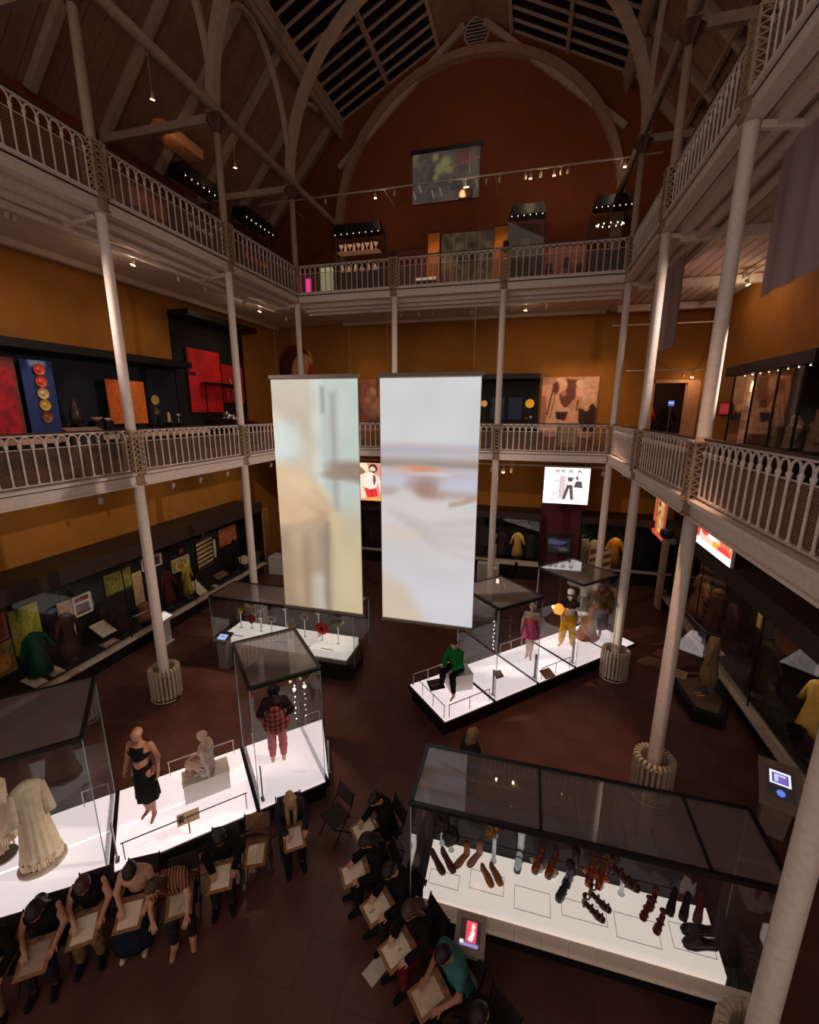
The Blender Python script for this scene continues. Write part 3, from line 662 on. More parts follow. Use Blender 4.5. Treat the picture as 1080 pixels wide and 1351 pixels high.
# ---- left platform
platform('long glowing white platform with robe, black-dressed, seated and tartan figures', -9.7, -2.72, 9.5, 11.3, (-6.88, -4.6, -3.27), ((-9.6, -6.95, 10.42), (-6.8, -4.65, 10.42)), .5)
glassbox('tall glass case around the fringed cream robe, off the black-dressed figure', -9.65, -6.92, 9.53, 11.27, DZ, 3.0)
glassbox('tall glass case around the figure in red tartan and pink trousers', -4.57, -3.3, 9.53, 11.27, DZ, 3.0)
rail('thin grey barrier rail along the front edge before the black-dressed figure', -6.72, -4.75, 11.15, m=RD)
rail('thin pale barrier rail behind the seated striped figure', -6.0, -4.75, 9.62, m=RW)
rail('short pale barrier rail inside the tartan figure case', -3.2, -2.85, 9.62, m=RW, n=2)
rail('short pale barrier rail left of the black-dressed figure', -7.4, -6.98, 9.62, m=RW, n=2)
for a, w in ((-6.8, 'left of the black-dressed figure'), (-4.48, 'inside the tartan figure case'), (-3.15, 'at the cut end beyond the tartan figure')):
    p = E2(a, 11.1); t = thing('graphic_panel', 'thin upright frosted text blade '+w, 'text panel', (p[0], p[1], DZ), PI/4, 'upright text blades')
    MB().bb(-.01, .01, -.035, .035, .02, .74).build('blade', mat('frosted_blade', (120, 112, 116), .3), t); MB().bb(-.03, .03, -.06, .06, 0, .02).build('foot', STEEL, t)
lx, ly = 3.85, -11.95
t = thing('object_label', 'tilted tan text label with a dark picture on the front barrier rail', 'label', (lx, ly, DZ), PI/4)
MB().tube([(0, 0, 0), (0, 0, .3)], .01, 6).build('post', RD, t)
def f(c): c.rect(.06, .2, .3, .85, (60, 40, 30)); [c.line([(.4, .15+.1*k), (.92, .15+.1*k)], .012, (120, 95, 75)) for k in range(8)]
print_panel('text', .34, .17, f, t, (0, -.03, .27), rot=(-.9, 0, 0), base=(190, 160, 125), res=90)
MB().add([(-.175, -.035, .262), (.175, -.035, .262), (.175, .105, .372), (-.175, .105, .372), (-.175, -.025, .25), (.175, -.025, .25), (.175, .115, .36), (-.175, .115, .36)], [(0, 1, 2, 3), (7, 6, 5, 4), (0, 4, 5, 1), (1, 5, 6, 2), (2, 6, 7, 3), (3, 7, 4, 0)]).build('plate', mat('tan_plate', (176, 146, 112), .6), t)

BLK = fabric('black', (26, 22, 24)); BR = mat('bronze_skin', (172, 116, 92), .5, var=.06); PALE = mat('pale_skin', (226, 190, 168), .5, var=.05)
# black crop top and skirt
t = thing('mannequin', 'bald standing mannequin in black crop top and black midi skirt', 'mannequin', (2.88, -11.84, DZ), facing(.25, -1), 'mannequins')
J = pose(STAND, hip_l=(.085, 0, .96), hip_r=(-.085, 0, .96), waist=(0, -.01, 1.16), sh_l=(.185, .02, 1.5), sh_r=(-.185, .02, 1.5), head=(0, -.02, 1.74), el_l=(.27, .05, 1.24), el_r=(-.27, .06, 1.24), wr_l=(.3, -.05, 1.0), wr_r=(-.31, -.02, 1.0), an_l=(.1, -.02, .09), an_r=(-.06, .06, .09), toe_l=(.14, -.18, .03), toe_r=(-.08, -.1, .03), kn_l=(.1, -.04, .52))
figure(t, J, BR, clothes=[('crop_top', BLK, ('chest',), .022, lambda X, Y, Z: np.maximum(np.maximum(1.25+.18*np.abs(X)-Z, Z-1.5), (np.abs(X)-.1)*(Z > 1.4)-.02))], face=False)
MB().loft(rings([(.42, .2, .17, .03, -.01), (.6, .19, .165, .02, 0), (.8, .185, .155), (.95, .185, .15), (1.08, .15, .13), (1.13, .14, .125)], 40, 7, .07, 3)).build('skirt', BLK, t, True)
# seated figure on a white box
bx = thing('seat_box', 'white display block under the seated mannequin in striped dress', 'display block', (3.5, -11.08, DZ), PI/4)
MB().bb(-.4, .4, -.2, .2, 0, .38).build('block', WHITE, bx); MB().bb(-.41, .41, -.21, .21, .38, .4).build('top_plate', WHITE, bx)
t = thing('mannequin', 'small pale mannequin in white striped dress seated on a white block', 'mannequin', (3.52, -11.06, DZ), facing(-.9, -.35), 'mannequins')
SEATJ = dict(hip_l=(.09, 0, .5), hip_r=(-.09, 0, .5), waist=(0, .02, .7), sh_l=(.16, .02, .98), sh_r=(-.16, .02, .98), head=(0, -.02, 1.2), look=(0, -1, -.15), el_l=(.2, .08, .74), el_r=(-.2, -.06, .74), wr_l=(.2, .1, .52), wr_r=(-.1, -.28, .66), hn_l=(0, 0, -1), hn_r=(0, 0, -1),
             kn_l=(.08, -.3, .66), kn_r=(-.08, -.36, .56), an_l=(.08, -.26, .47), an_r=(-.08, -.4, .16), toe_l=(.08, -.38, .43), toe_r=(-.08, -.52, .08))
STRD = stripemat('stripe_dress', (226, 216, 206), (40, 32, 34), 7.0, 'Z', band=.82)
figure(t, SEATJ, PALE, .92, clothes=[('dress', STRD, ('chest', 'hips'), .015, lambda X, Y, Z: Z-.98)], face=False)
# tartan
def tartan():
    n = 'tartan_red'
    if n in MATS: return MATS[n]
    m = bpy.data.materials.new(n); m.use_nodes = True; nt = m.node_tree; p = nt.nodes['Principled BSDF']; tc = nt.nodes.new('ShaderNodeTexCoord'); last = None
    for ax in 'XZ':
        w = nt.nodes.new('ShaderNodeTexWave'); w.bands_direction = ax; w.inputs['Scale'].default_value = 3.2; nt.links.new(tc.outputs['Object'], w.inputs[0])
        if last is None: last = w
        else:
            mx = nt.nodes.new('ShaderNodeMath'); mx.operation = 'ADD'; nt.links.new(last.outputs[1], mx.inputs[0]); nt.links.new(w.outputs[1], mx.inputs[1]); last = mx
    r = nt.nodes.new('ShaderNodeValToRGB'); r.color_ramp.elements[0].color = S(64, 26, 26)+(1,); r.color_ramp.elements[1].color = S(190, 70, 58)+(1,); r.color_ramp.elements[0].position = .35; r.color_ramp.elements[1].position = .9
    dv = nt.nodes.new('ShaderNodeMath'); dv.operation = 'MULTIPLY'; dv.inputs[1].default_value = .5; nt.links.new(last.outputs[0], dv.inputs[0]); nt.links.new(dv.outputs[0], r.inputs[0]); nt.links.new(r.outputs[0], p.inputs[0]); p.inputs['Roughness'].default_value = .9
    MATS[n] = m; return m
t = thing('mannequin', 'standing mannequin turned away in red tartan jacket, backpack and pink trousers', 'mannequin', (4.46, -10.08, DZ), facing(-.5, .85), 'mannequins')
J = pose(STAND, head=(0, -.02, 1.7), el_l=(.3, .02, 1.2), el_r=(-.3, .02, 1.2), wr_l=(.27, -.14, 1.02), wr_r=(-.27, -.14, 1.02), an_l=(.11, .02, .09), an_r=(-.11, .02, .09), kn_l=(.11, -.02, .5), kn_r=(-.11, -.02, .5))
figure(t, J, PALE, clothes=[('jacket', fabric('dark_tartan', (44, 24, 24)), ('chest', 'uarm', 'farm', 'neck'), .03, lambda X, Y, Z: Z-1.58), ('tied_jacket', tartan(), ('hips',), .075, None), ('trousers', mat('cloth_pink_tartan', (196, 108, 116), .9, var=.3, scale=30), ('hips', 'thigh', 'calf'), .022, lambda X, Y, Z: .16-Z)], hair='curly', haircol=BLK, face=False)
MB().loft([[(.17*math.cos(2*PI*k/20)*s1, .2+.1*math.sin(2*PI*k/20)*s2, z) for k in range(20)] for z, s1, s2 in ((.84, .5, .5), (.9, .95, .9), (1.05, 1.1, 1.2), (1.25, 1.0, 1.05), (1.38, .75, .7), (1.42, .4, .4))]).build('backpack', tartan(), t, True)
for q in (-1, 1): MB().tube([(q*.1, .18, 1.36), (q*.13, .02, 1.53), (q*.13, -.14, 1.4), (q*.15, -.1, 1.1)], .02, 6).build('strap', BLK, t, True)
# fringed robe on a stand
CREAM = mat('cloth_cream_fringe', (228, 200, 170), .9, var=.14, scale=9)
t = thing('robe_on_stand', 'long cream fringed robe on an oval pale base in the glass case', 'garment', (1.9, -13.0, DZ), PI/4+.3, 'garments on stands')
MB().lathe([(.27, 0), (.27, .05), (.25, .06)], 28, sx=1.2).build('base', mat('robe_base', (190, 166, 150), .6), t, True); MB().tube([(0, 0, .05), (0, 0, 1.3)], .02, 8).build('pole', STEEL, t)
MB().loft(rings([(.14, .27, .22), (.3, .245, .2), (.7, .2, .165), (1.1, .165, .14), (1.35, .19, .13), (1.5, .18, .11), (1.56, .08, .07)], 64, 15, .08, 5)).build('robe', CREAM, t, True)
for q in (-1, 1): MB().loft([[(q*(.17+.018*i)+.06*math.cos(2*PI*k/12)*(1+.08*i), .07*math.sin(2*PI*k/12)-.02*i, 1.46-.17*i) for k in range(12)] for i in range(4)]).build('sleeve', CREAM, t, True)
FR = MB()
for k in range(70): a = 2*PI*k/70+random.random()*.05; x, y = .27*math.cos(a), .22*math.sin(a); FR.tube([(x*.97, y*.97, .2), (x*1.02, y*1.02, .08+random.random()*.05)], .012, 4)
w = FR.build('hem_fringe', CREAM, t); w['kind'] = 'stuff'
t = thing('robe_on_stand', 'shorter cream fringed jacket behind the long robe', 'garment', (1.15, -13.1, DZ), PI/4, 'garments on stands')
MB().lathe([(.2, 0), (.2, .03)], 20).build('base', STEEL, t); MB().tube([(0, 0, .02), (0, 0, 1.4)], .018, 8).build('pole', STEEL, t)
MB().loft(rings([(.45, .26, .2), (.8, .25, .18), (1.15, .22, .15), (1.4, .24, .14), (1.55, .1, .08)], 48, 9, .07, 9)).build('jacket', CREAM, t, True)
FR = MB()
for k in range(50): a = 2*PI*k/50; x, y = .25*math.cos(a), .19*math.sin(a); FR.tube([(x, y, .48), (x*1.03, y*1.03, .2+random.random()*.15)], .014, 4)
w = FR.build('hem_fringe', CREAM, t); w['kind'] = 'stuff'

# ---- right platform
platform('glowing white platform with green, pink, yellow and brown dressed figures', -.28, 7.1, 9.37, 11.07, (1.27, 2.8, 4.3, 5.9), ())
glassbox('tall glass case with grey lid between the green and pink dressed figures', 1.3, 2.77, 9.4, 11.04, DZ, 3.0)
glassbox('tall glass case around the figure in yellow trousers, lid mirroring the poster', 4.33, 5.87, 9.4, 11.04, DZ, 3.0)
rail('thin grey barrier rail along the platform front before the green-jumper figure', -.1, 1.18, 10.98, m=RD)
rail('short thin rail along the platform front before the pink-dress figure', 3.0, 4.15, 10.98, m=RD)
rail('pale barrier rail behind the green-jumper figure', -.2, 1.2, 9.46, m=RW, n=4); rail('pale barrier rail behind the pink-dress figure', 2.85, 4.2, 9.46, m=RW, n=4)
rail('pale barrier rail beside the brown gown', 6.0, 7.0, 9.46, m=RW, n=3)
p = E2(-.2, 10.2); t = thing('barrier_rail', 'thin grey barrier rail across the end by the green-jumper figure', 'barrier rail', (p[0], p[1], DZ), -PI/4, 'low barrier rails on the platforms')
MB().tube([(-.76, 0, .34), (.76, 0, .34)], .011, 6).build('bar', RD, t)
for x in (-.74, -.25, .25, .74): MB().tube([(x, 0, 0), (x, 0, .34)], .009, 6).build('post', RD, t)
for a, w in ((1.4, 'inside the grey-lidded case'), (2.9, 'before the pink-dress figure'), (4.42, 'inside the yellow-trousers case')):
    p = E2(a, 10.85); t = thing('graphic_panel', 'thin upright frosted text blade '+w, 'text panel', (p[0], p[1], DZ), PI/4, 'upright text blades')
    MB().bb(-.01, .01, -.035, .035, .02, .74).build('blade', mat('frosted_blade', (120, 112, 116)), t); MB().bb(-.03, .03, -.06, .06, 0, .02).build('foot', STEEL, t)
def tilted_label(label, x, y, z, rz, w, h, col, ink):
    t = thing('object_label', label, 'label', (x, y, z), rz)
    MB().tube([(0, .04, 0), (0, .04, .16)], .01, 6).build('post', STEEL, t)
    MB().hexa([(-w/2, -h/2, .1), (w/2, -h/2, .1), (w/2, h/2, .2), (-w/2, h/2, .2), (-w/2, -h/2, .115), (w/2, -h/2, .115), (w/2, h/2, .215), (-w/2, h/2, .215)]).build('plate', mat('plate_%s' % label[:12], col, .6), t)
    print_panel('text', w*.9, h*.9, lambda c: [c.line([(.1, .12+.11*k), (.9-.2*(k % 3 == 2), .12+.11*k)], .018, ink) for k in range(7)], t, (0, -h*.45, .127), rot=(-PI/2+math.atan2(.1, h), 0, 0), base=col, res=60)
tilted_label('dark tilted text plate beside the feet of the green-jumper figure', 7.18, -6.85, DZ, .6, .42, .3, (44, 34, 34), (150, 140, 135))
tilted_label('small brown tilted text plate on the bare panel beside the grey-lid case', 8.75, -5.95, DZ, .7, .24, .18, (130, 84, 74), (210, 190, 180))
tilted_label('pinkish tilted text plate on the rail before the pink-dress figure', 10.05, -5.55, DZ, .7, .36, .28, (186, 138, 124), (110, 80, 70))
# green jumper, seated
bx = thing('seat_box', 'white display block under the seated figure in green jumper', 'display block', (7.72, -6.5, DZ), .5)
MB().bb(-.32, .32, -.26, .26, 0, .44).build('block', WHITE, bx); MB().bb(-.325, .325, -.265, .265, .44, .455).build('top_plate', WHITE, bx)
t = thing('mannequin', 'seated mannequin in bright green jumper and black trousers', 'mannequin', (7.66, -6.52, DZ), facing(-.45, -.9), 'mannequins')
J = pose(SEATJ, hip_l=(.09, .02, .56), hip_r=(-.09, .02, .56), waist=(0, -.02, .75), sh_l=(.18, -.08, 1.06), sh_r=(-.18, -.06, 1.06), head=(0, -.14, 1.29), look=(.2, -1, -.3), el_l=(.26, -.2, .82), el_r=(-.27, -.1, .8), wr_l=(.12, -.34, .68), wr_r=(-.16, -.3, .68), kn_l=(.18, -.42, .56), kn_r=(-.12, -.42, .58), an_l=(.3, -.52, .12), an_r=(-.2, -.36, .09), toe_l=(.32, -.68, .05), toe_r=(-.24, -.52, .03))
GRN = fabric('green_knit', (34, 132, 62), .25, 40)
figure(t, J, PALE, clothes=[('jumper', GRN, ('chest', 'hips', 'uarm', 'farm'), .03, lambda X, Y, Z: .6-Z), ('trousers', BLK, ('hips', 'thigh', 'calf'), .022, lambda X, Y, Z: .17-Z)], hair='short', haircol=fabric('brown_hair', (110, 66, 44)), face=False)
# pink dress
t = thing('mannequin', 'standing pale mannequin in short ruffled pink and orange dress', 'mannequin', (9.57, -4.62, DZ), facing(-.15, -1), 'mannequins')
J = pose(STAND, kn_l=(.05, -.03, .5), kn_r=(-.06, -.01, .5), an_l=(.03, .0, .1), an_r=(-.07, .06, .1), toe_l=(.05, -.15, .03), toe_r=(-.1, -.1, .03), el_l=(.24, .03, 1.18), el_r=(-.24, .03, 1.18), wr_l=(.27, -.02, .93), wr_r=(-.27, -.02, .93))
figure(t, J, PALE, face=False)
PK = stripemat('pink_ruffle', (226, 62, 122), (240, 120, 150), 5, 'DIAGONAL', band=.6); OR = fabric('orange_satin', (238, 120, 66))
rr = []
for z0, z1, r0 in ((.72, .9, .24), (.84, 1.0, .225), (.96, 1.12, .195), (1.08, 1.24, .175), (1.18, 1.32, .175)):
    MB().loft(rings([(z0, r0+.02, r0*.8+.02), (z0+.02, r0+.02, r0*.8+.02), ((z0+z1)/2, r0-.01, r0*.8-.01), (z1, r0-.035, r0*.75-.03)], 44, 9, .09, int(z0*100))).build('ruffle', PK, t, True)
MB().loft(rings([(1.26, .17, .13), (1.36, .18, .135), (1.42, .19, .12), (1.45, .18, .1)], 36, 5, .03, 2)).build('bodice', OR, t, True)
# yellow trousers
t = thing('mannequin', 'standing mannequin in yellow trousers, white shirt, black ruff and hat', 'mannequin', (10.7, -3.6, DZ), facing(-.1, -1), 'mannequins')
YEL = fabric('yellow_trouser', (226, 168, 40))
J = pose(STAND, kn_l=(.14, -.02, .5), kn_r=(-.14, -.02, .5), an_l=(.17, .0, .1), an_r=(-.17, .02, .1), toe_l=(.22, -.15, .03), toe_r=(-.24, -.13, .03), el_l=(.32, -.06, 1.2), el_r=(-.32, -.06, 1.2), wr_l=(.46, -.2, 1.28), wr_r=(-.2, -.24, 1.12))
figure(t, J, PALE, clothes=[('trousers', YEL, ('hips', 'thigh', 'calf'), .04, lambda X, Y, Z: np.maximum(.12-Z, Z-1.12)), ('shirt', fabric('white_shirt', (224, 210, 196)), ('chest', 'uarm', 'farm'), .03, lambda X, Y, Z: 1.06-Z)], hair='short', haircol=BLK, face=False)
MB().loft(rings([(1.34, .2, .17), (1.42, .27, .23), (1.5, .27, .23), (1.56, .14, .13)], 40, 9, .12, 3)).build('ruff', BLK, t, True)
MB().lathe([(.1, 0), (.11, .02), (.1, .12), (.09, .13)], 20, (0, -.02, 1.78)).build('hat', fabric('white_shirt', (224, 210, 196)), t, True)
t = thing('hanging_lantern', 'round amber glowing paper lantern held beside the yellow-trousers figure', 'lantern', (10.35, -3.85, 1.62), 0)
MB().lathe([(.02, .0), (.12, .04), (.17, .14), (.14, .26), (.03, .34)], 18).build('shade', mat('amber_paper', (230, 150, 60), .6, emit=1.1, ecol=(240, 150, 60)), t, True); MB().lathe([(.01, .1), (.03, .12), (.03, .16), (.01, .18)], 10, (-.16, 0, .08)).build('bulb', BULB, t, True); MB().tube([(0, 0, .33), (0, 0, 1.35)], .006, 5).build('cord', STEEL, t)
# brown gown with train, and the white patterned figure beside it
BRN = fabric('brown_silk', (164, 98, 66), .25, 5); PUR = fabric('mauve_skirt', (128, 112, 134))
t = thing('mannequin', 'figure in brown coat, mauve skirt and long rust train spread over the deck', 'mannequin', (11.72, -2.62, DZ), facing(-.3, -1), 'mannequins')
J = pose(STAND, el_l=(.26, .08, 1.2), el_r=(-.3, -.02, 1.22), wr_l=(.26, .02, .96), wr_r=(-.3, -.15, 1.05))
figure(t, J, BR, clothes=[('coat', fabric('brown_coat', (122, 84, 54), .4, 9), ('chest', 'uarm', 'farm', 'hips'), .04, lambda X, Y, Z: 1.0-Z)], hair='long', haircol=fabric('brown_hair', (92, 58, 40)), face=False)
MB().loft(rings([(.3, .26, .22), (.6, .25, .21), (.85, .23, .18), (1.05, .16, .13)], 40, 7, .07, 3)).build('skirt', PUR, t, True)
MB().loft([[(-.2-dx+sx*math.cos(2*PI*k/32)*(1+.08*math.sin(6*PI*k/16)), -.12-dy+sy*math.sin(2*PI*k/32), z+.02*math.sin(10*PI*k/32)) for k in range(32)] for z, sx, sy, dx, dy in ((.025, .42, .36, .1, .2), (.1, .32, .3, .08, .16), (.35, .2, .2, .06, .08), (.7, .15, .15, .04, .02), (1.02, .1, .1, -.02, .0))]).build('train', BRN, t, True)
t = thing('mannequin', 'small figure in white knotted cotton top beside the brown gown', 'mannequin', (11.35, -1.85, DZ), facing(-.5, -1), 'mannequins')
figure(t, pose(STAND, el_l=(.32, .02, 1.35), wr_l=(.5, -.1, 1.45), el_r=(-.32, .02, 1.35), wr_r=(-.5, -.1, 1.4)), PALE, clothes=[('top', fabric('white_knot', (222, 206, 190), .25, 18), ('chest', 'uarm', 'farm', 'neck'), .045, lambda X, Y, Z: 1.05-Z), ('trousers', fabric('grey_trouser', (120, 108, 100)), ('hips', 'thigh', 'calf'), .03, lambda X, Y, Z: .15-Z)], hair='curly', haircol=BLK, face=False)

for lab, aa, bb_, z0, z1, n in (('string of small glowing bulbs hanging behind the tartan figure', -3.42, 9.7, .8, 2.6, 7), ('string of small glowing bulbs hanging in the grey-lidded case', 2.45, 9.6, .8, 2.6, 8)):
    p = E2(aa, bb_); t = thing('bulb_string', lab, 'string lights', (p[0], p[1], z0), 0, 'bulb strings'); MB().tube([(0, 0, 0), (0, 0, 2.92-z0)], .004, 5).build('wire', STEEL, t)
    for k in range(n): MB().lathe([(.004, -.016), (.013, 0), (.004, .016)], 8, (.012*(-1)**k, 0, .05+(z1-z0)*.55*k/n)).build('bulb', BULBS, t, True)
    if n == 7: MB().lathe([(.01, -.04), (.035, 0), (.01, .04)], 10, (0, 0, .8)).build('lamp_globe', BULB, t, True)
# ---- jewellery case (left, behind the tartan case)
t = thing('jewellery_table', 'long white-topped jewellery display table on a dark plinth', 'display table', (2.35, -6.0, 0), 0)
MB().bb(-2.1, 2.25, -.5, .52, 0, .55).build('plinth', DARK, t); MB().bb(-2.0, 2.15, -.55, .5, .55, .66).build('shelf_edge', GREYP, t); MB().bb(-1.98, 2.13, -.5, .46, .66, .88).build('white_tray', mat('jewel_tray', (238, 230, 222), .6, emit=.5, ecol=(250, 236, 226)), t)
for k in range(5): MB().bb(-1.7+k*.75, -1.3+k*.75, -.44, -.4, .881, .886).build('caption', LABEL, t)
glassbox('long glass case over the white jewellery table', .12, 4.78, -6.62, -5.4, .55, 2.2, 0, True)
ST = mat('silver', (210, 206, 200), .2, .9); GO = mat('gold', (210, 160, 80), .25, .9); REDP = fabric('red_petals', (226, 52, 36), .2, 20); CLR = mat('acrylic', (226, 230, 232), .15, spec=.6, emit=.12)
def stand_piece(x, y, h, kind, label):
    t = thing('jewellery_piece', label, 'jewellery', (x, y, .88), 0, 'jewellery on acrylic stands')
    MB().lathe([(.05, 0), (.06, .012), (.018, .02), (.016, h)], 10).build('stand', CLR, t, True)
    if kind == 'ring': MB().tube([(.12*math.cos(2*PI*k/16), 0, h+.08+.1*math.sin(2*PI*k/16)) for k in range(17)], .018, 6, False).build('neck_ring', ST, t, True)
    if kind == 'oval':
        for s in (.16, .11): MB().tube([(s*math.cos(2*PI*k/18), .02, h+.08+s*.6*math.sin(2*PI*k/18)) for k in range(19)], .014, 6, False).build('loop', ST, t, True)
    if kind == 'flower':
        for k in range(14):
            a = 2*PI*k/14; MB().loft([[(r*math.cos(a)*1+w*math.cos(a+PI/2)*math.cos(q), .03*math.sin(q), h+.14+r*math.sin(a)+w*math.sin(a+PI/2)*math.cos(q)) for q in [2*PI*j/6 for j in range(6)]] for r, w in ((.05, .02), (.14, .05), (.2, .02))]).build('petal', REDP, t, True)
        MB().lathe([(.05, -.02), (.05, .02)], 12, (0, -.03, h+.14)).build('centre', BLK, t)
    if kind == 'gold':
        for k in range(5): MB().tube([(.02*k-.04, 0, h), (.03*k-.06, .02, h+.1), (.05*k-.1, 0, h+.18)], [.012, .02, .008], 6).build('branch', GO, t, True)
    if kind == 'hoop': MB().tube([(.09*math.cos(2*PI*k/14), .02*math.sin(k), h+.06+.09*math.sin(2*PI*k/14)) for k in range(15)], .016, 6, False).build('bangle', GO, t, True); MB().tube([(.13*math.cos(2*PI*k/14), .05, h+.1+.12*math.sin(2*PI*k/14)) for k in range(15)], .01, 6, False).build('outer_bangle', ST, t, True)
    if kind == 'knob': MB().lathe([(.02, 0), (.07, .04), (.09, .1), (.05, .17), (.01, .2)], 12, (0, 0, h)).build('head', ST, t, True)
    if kind == 'red': MB().loft(rings([(h-.1, .04, .03), (h, .14, .05), (h+.12, .17, .05), (h+.2, .05, .02)], 20, 5, .1, 2)).build('collar', fabric('wine', (120, 34, 44)), t, True)
    if kind == 'green': MB().loft(rings([(h, .05, .05), (h+.1, .16, .1), (h+.16, .2, .12)], 24, 6, .1, 2)).build('ruffle', fabric('sage', (150, 160, 120)), t, True)
for a in ((.65, -5.95, .5, 'gold', 'small gold branch jewel on an acrylic stand'), (1.0, -5.9, .28, 'red', 'wine red collar on an acrylic stand beside the gold jewel'), (1.25, -5.75, .62, 'ring', 'silver neck ring standing before the column radiator'), (1.4, -6.0, .42, 'knob', 'dark silver bud jewel on a slim stand'), (1.78, -6.0, .4, 'oval', 'silver double-oval bracelet on a slim stand'),
          (2.2, -5.85, .75, 'knob', 'tall silver bud jewel beside the hanging screen edge'), (2.5, -6.1, .34, 'hoop', 'gold bangle cluster on a short stand'), (2.9, -5.95, .6, 'ring', 'silver neck ring beside the red flower jewel'), (3.5, -6.0, .26, 'flower', 'large red petalled flower brooch on a stand'), (3.3, -5.8, .72, 'knob', 'plain rod stand jewel behind the red flower'), (4.05, -6.05, .55, 'green', 'pale green ruffled jewel at the end of the table')): stand_piece(*a)
t = thing('tablet_kiosk', 'small tilted grey tablet stand at the corner of the jewellery case', 'kiosk', (.62, -6.78, 0), 0)
MB().bb(-.16, .16, -.12, .12, 0, .92).build('pedestal', GREYP, t); MB().hexa([(-.24, -.2, .9), (.24, -.2, .9), (.24, .18, 1.05), (-.24, .18, 1.05), (-.24, -.2, .94), (.24, -.2, .94), (.24, .18, 1.09), (-.24, .18, 1.09)]).build('head', mat('kiosk_grey', (90, 84, 82), .5), t)
print_panel('screen', .3, .22, lambda c: c.rect(.08, .1, .92, .9, (170, 185, 235)).rect(.3, .3, .7, .6, (120, 130, 190)), t, (0, -.13, .972), rot=(-PI/2+math.atan2(.15, .38), 0, 0), emit=.9, base=(60, 60, 80))

# ---- shoe case
SX0, SX1, SY0, SY1 = 7.9, 12.3, -12.2, -11.12
t = thing('shoe_table', 'long shoe display with glowing white deck and beige label ledge', 'display table', ((SX0+SX1)/2, (SY0+SY1)/2, 0), 0)
hx, hy = (SX1-SX0)/2, (SY1-SY0)/2
MB().bb(-hx+.12, hx-.12, -hy+.28, hy-.1, 0, .55).build('plinth', DARK, t); MB().bb(-hx, hx, -hy, hy, .55, .62).build('base_board', DARK, t)
LEDGE = mat('beige_ledge', (196, 168, 150), .6, var=.06, scale=9, emit=.1)
for k in range(12): x0 = -hx+.05+k*.355; MB().hexa([(x0, -hy-.03, .61), (x0+.35, -hy-.03, .61), (x0+.35, -hy+.13, .61), (x0, -hy+.13, .61), (x0, -hy-.03, .625), (x0+.35, -hy-.03, .625), (x0+.35, -hy+.13, .69), (x0, -hy+.13, .69)]).build('label_tile', LEDGE, t)
D0, D1 = -hx+.15, hx-.35
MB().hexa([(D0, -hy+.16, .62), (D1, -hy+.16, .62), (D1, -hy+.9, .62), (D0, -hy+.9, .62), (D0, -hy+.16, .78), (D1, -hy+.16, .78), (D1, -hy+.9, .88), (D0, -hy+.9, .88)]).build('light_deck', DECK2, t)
def outline(mb, x0, y0, x1, y1): [mb.bb(a, b, c, d, .0, .003) for a, b, c, d in ((x0, x1, y0, y0+.006), (x0, x1, y1-.006, y1), (x0, x0+.006, y0, y1), (x1-.006, x1, y0, y1))]
slope = math.atan2(.10, .74)
ml = MB()
for x0, y0, L, wd in ((-2.0, .12, .45, .2), (-1.4, .2, .5, .26), (-.75, .1, .5, .3), (-.1, .18, .6, .22), (.6, .1, .55, .3), (1.3, .16, .5, .3)): outline(ml, x0, y0, x0+L, y0+wd)
o = ml.build('caption_outline', mat('caption_line', (150, 128, 120), .7), t); o.location = (0, -hy+.16, .782); o.rotation_euler = (slope, 0, 0)
glassbox('long low glass case over the shoe display', SX0, SX1, SY0, SY1, .62, 2.5, 0, True, mull=(9.6, 11.5))
t = thing('case_backdrop', 'translucent grey-blue back panel standing behind the shoes', 'display panel', (9.95, -11.16, .62), 0)
MB().bb(-1.95, 1.7, -.012, 0, .3, 1.1).build('panel', glassmat('smoke_panel', (.5, .52, .58), .3, .6, (96, 96, 108)), t); MB().bb(-1.95, 1.7, -.02, .008, 0, .3).build('skirting', DARK, t)
SB = mat('shoe_black', (28, 22, 22), .35); STN = mat('shoe_tan', (176, 112, 62), .6); SBR = mat('shoe_brown', (96, 48, 36), .4); SGO = mat('shoe_gold', (190, 130, 50), .4, .3, var=.3, scale=30); SPK = mat('shoe_blush', (190, 128, 104), .6); SCO = mat('shoe_copper', (186, 84, 40), .25, .7)
def ell(cx, w, z0, z1, n=12): return [(cx, w*math.cos(2*PI*k/n), (z0+z1)/2+(z1-z0)/2*math.sin(2*PI*k/n)) for k in range(n)]
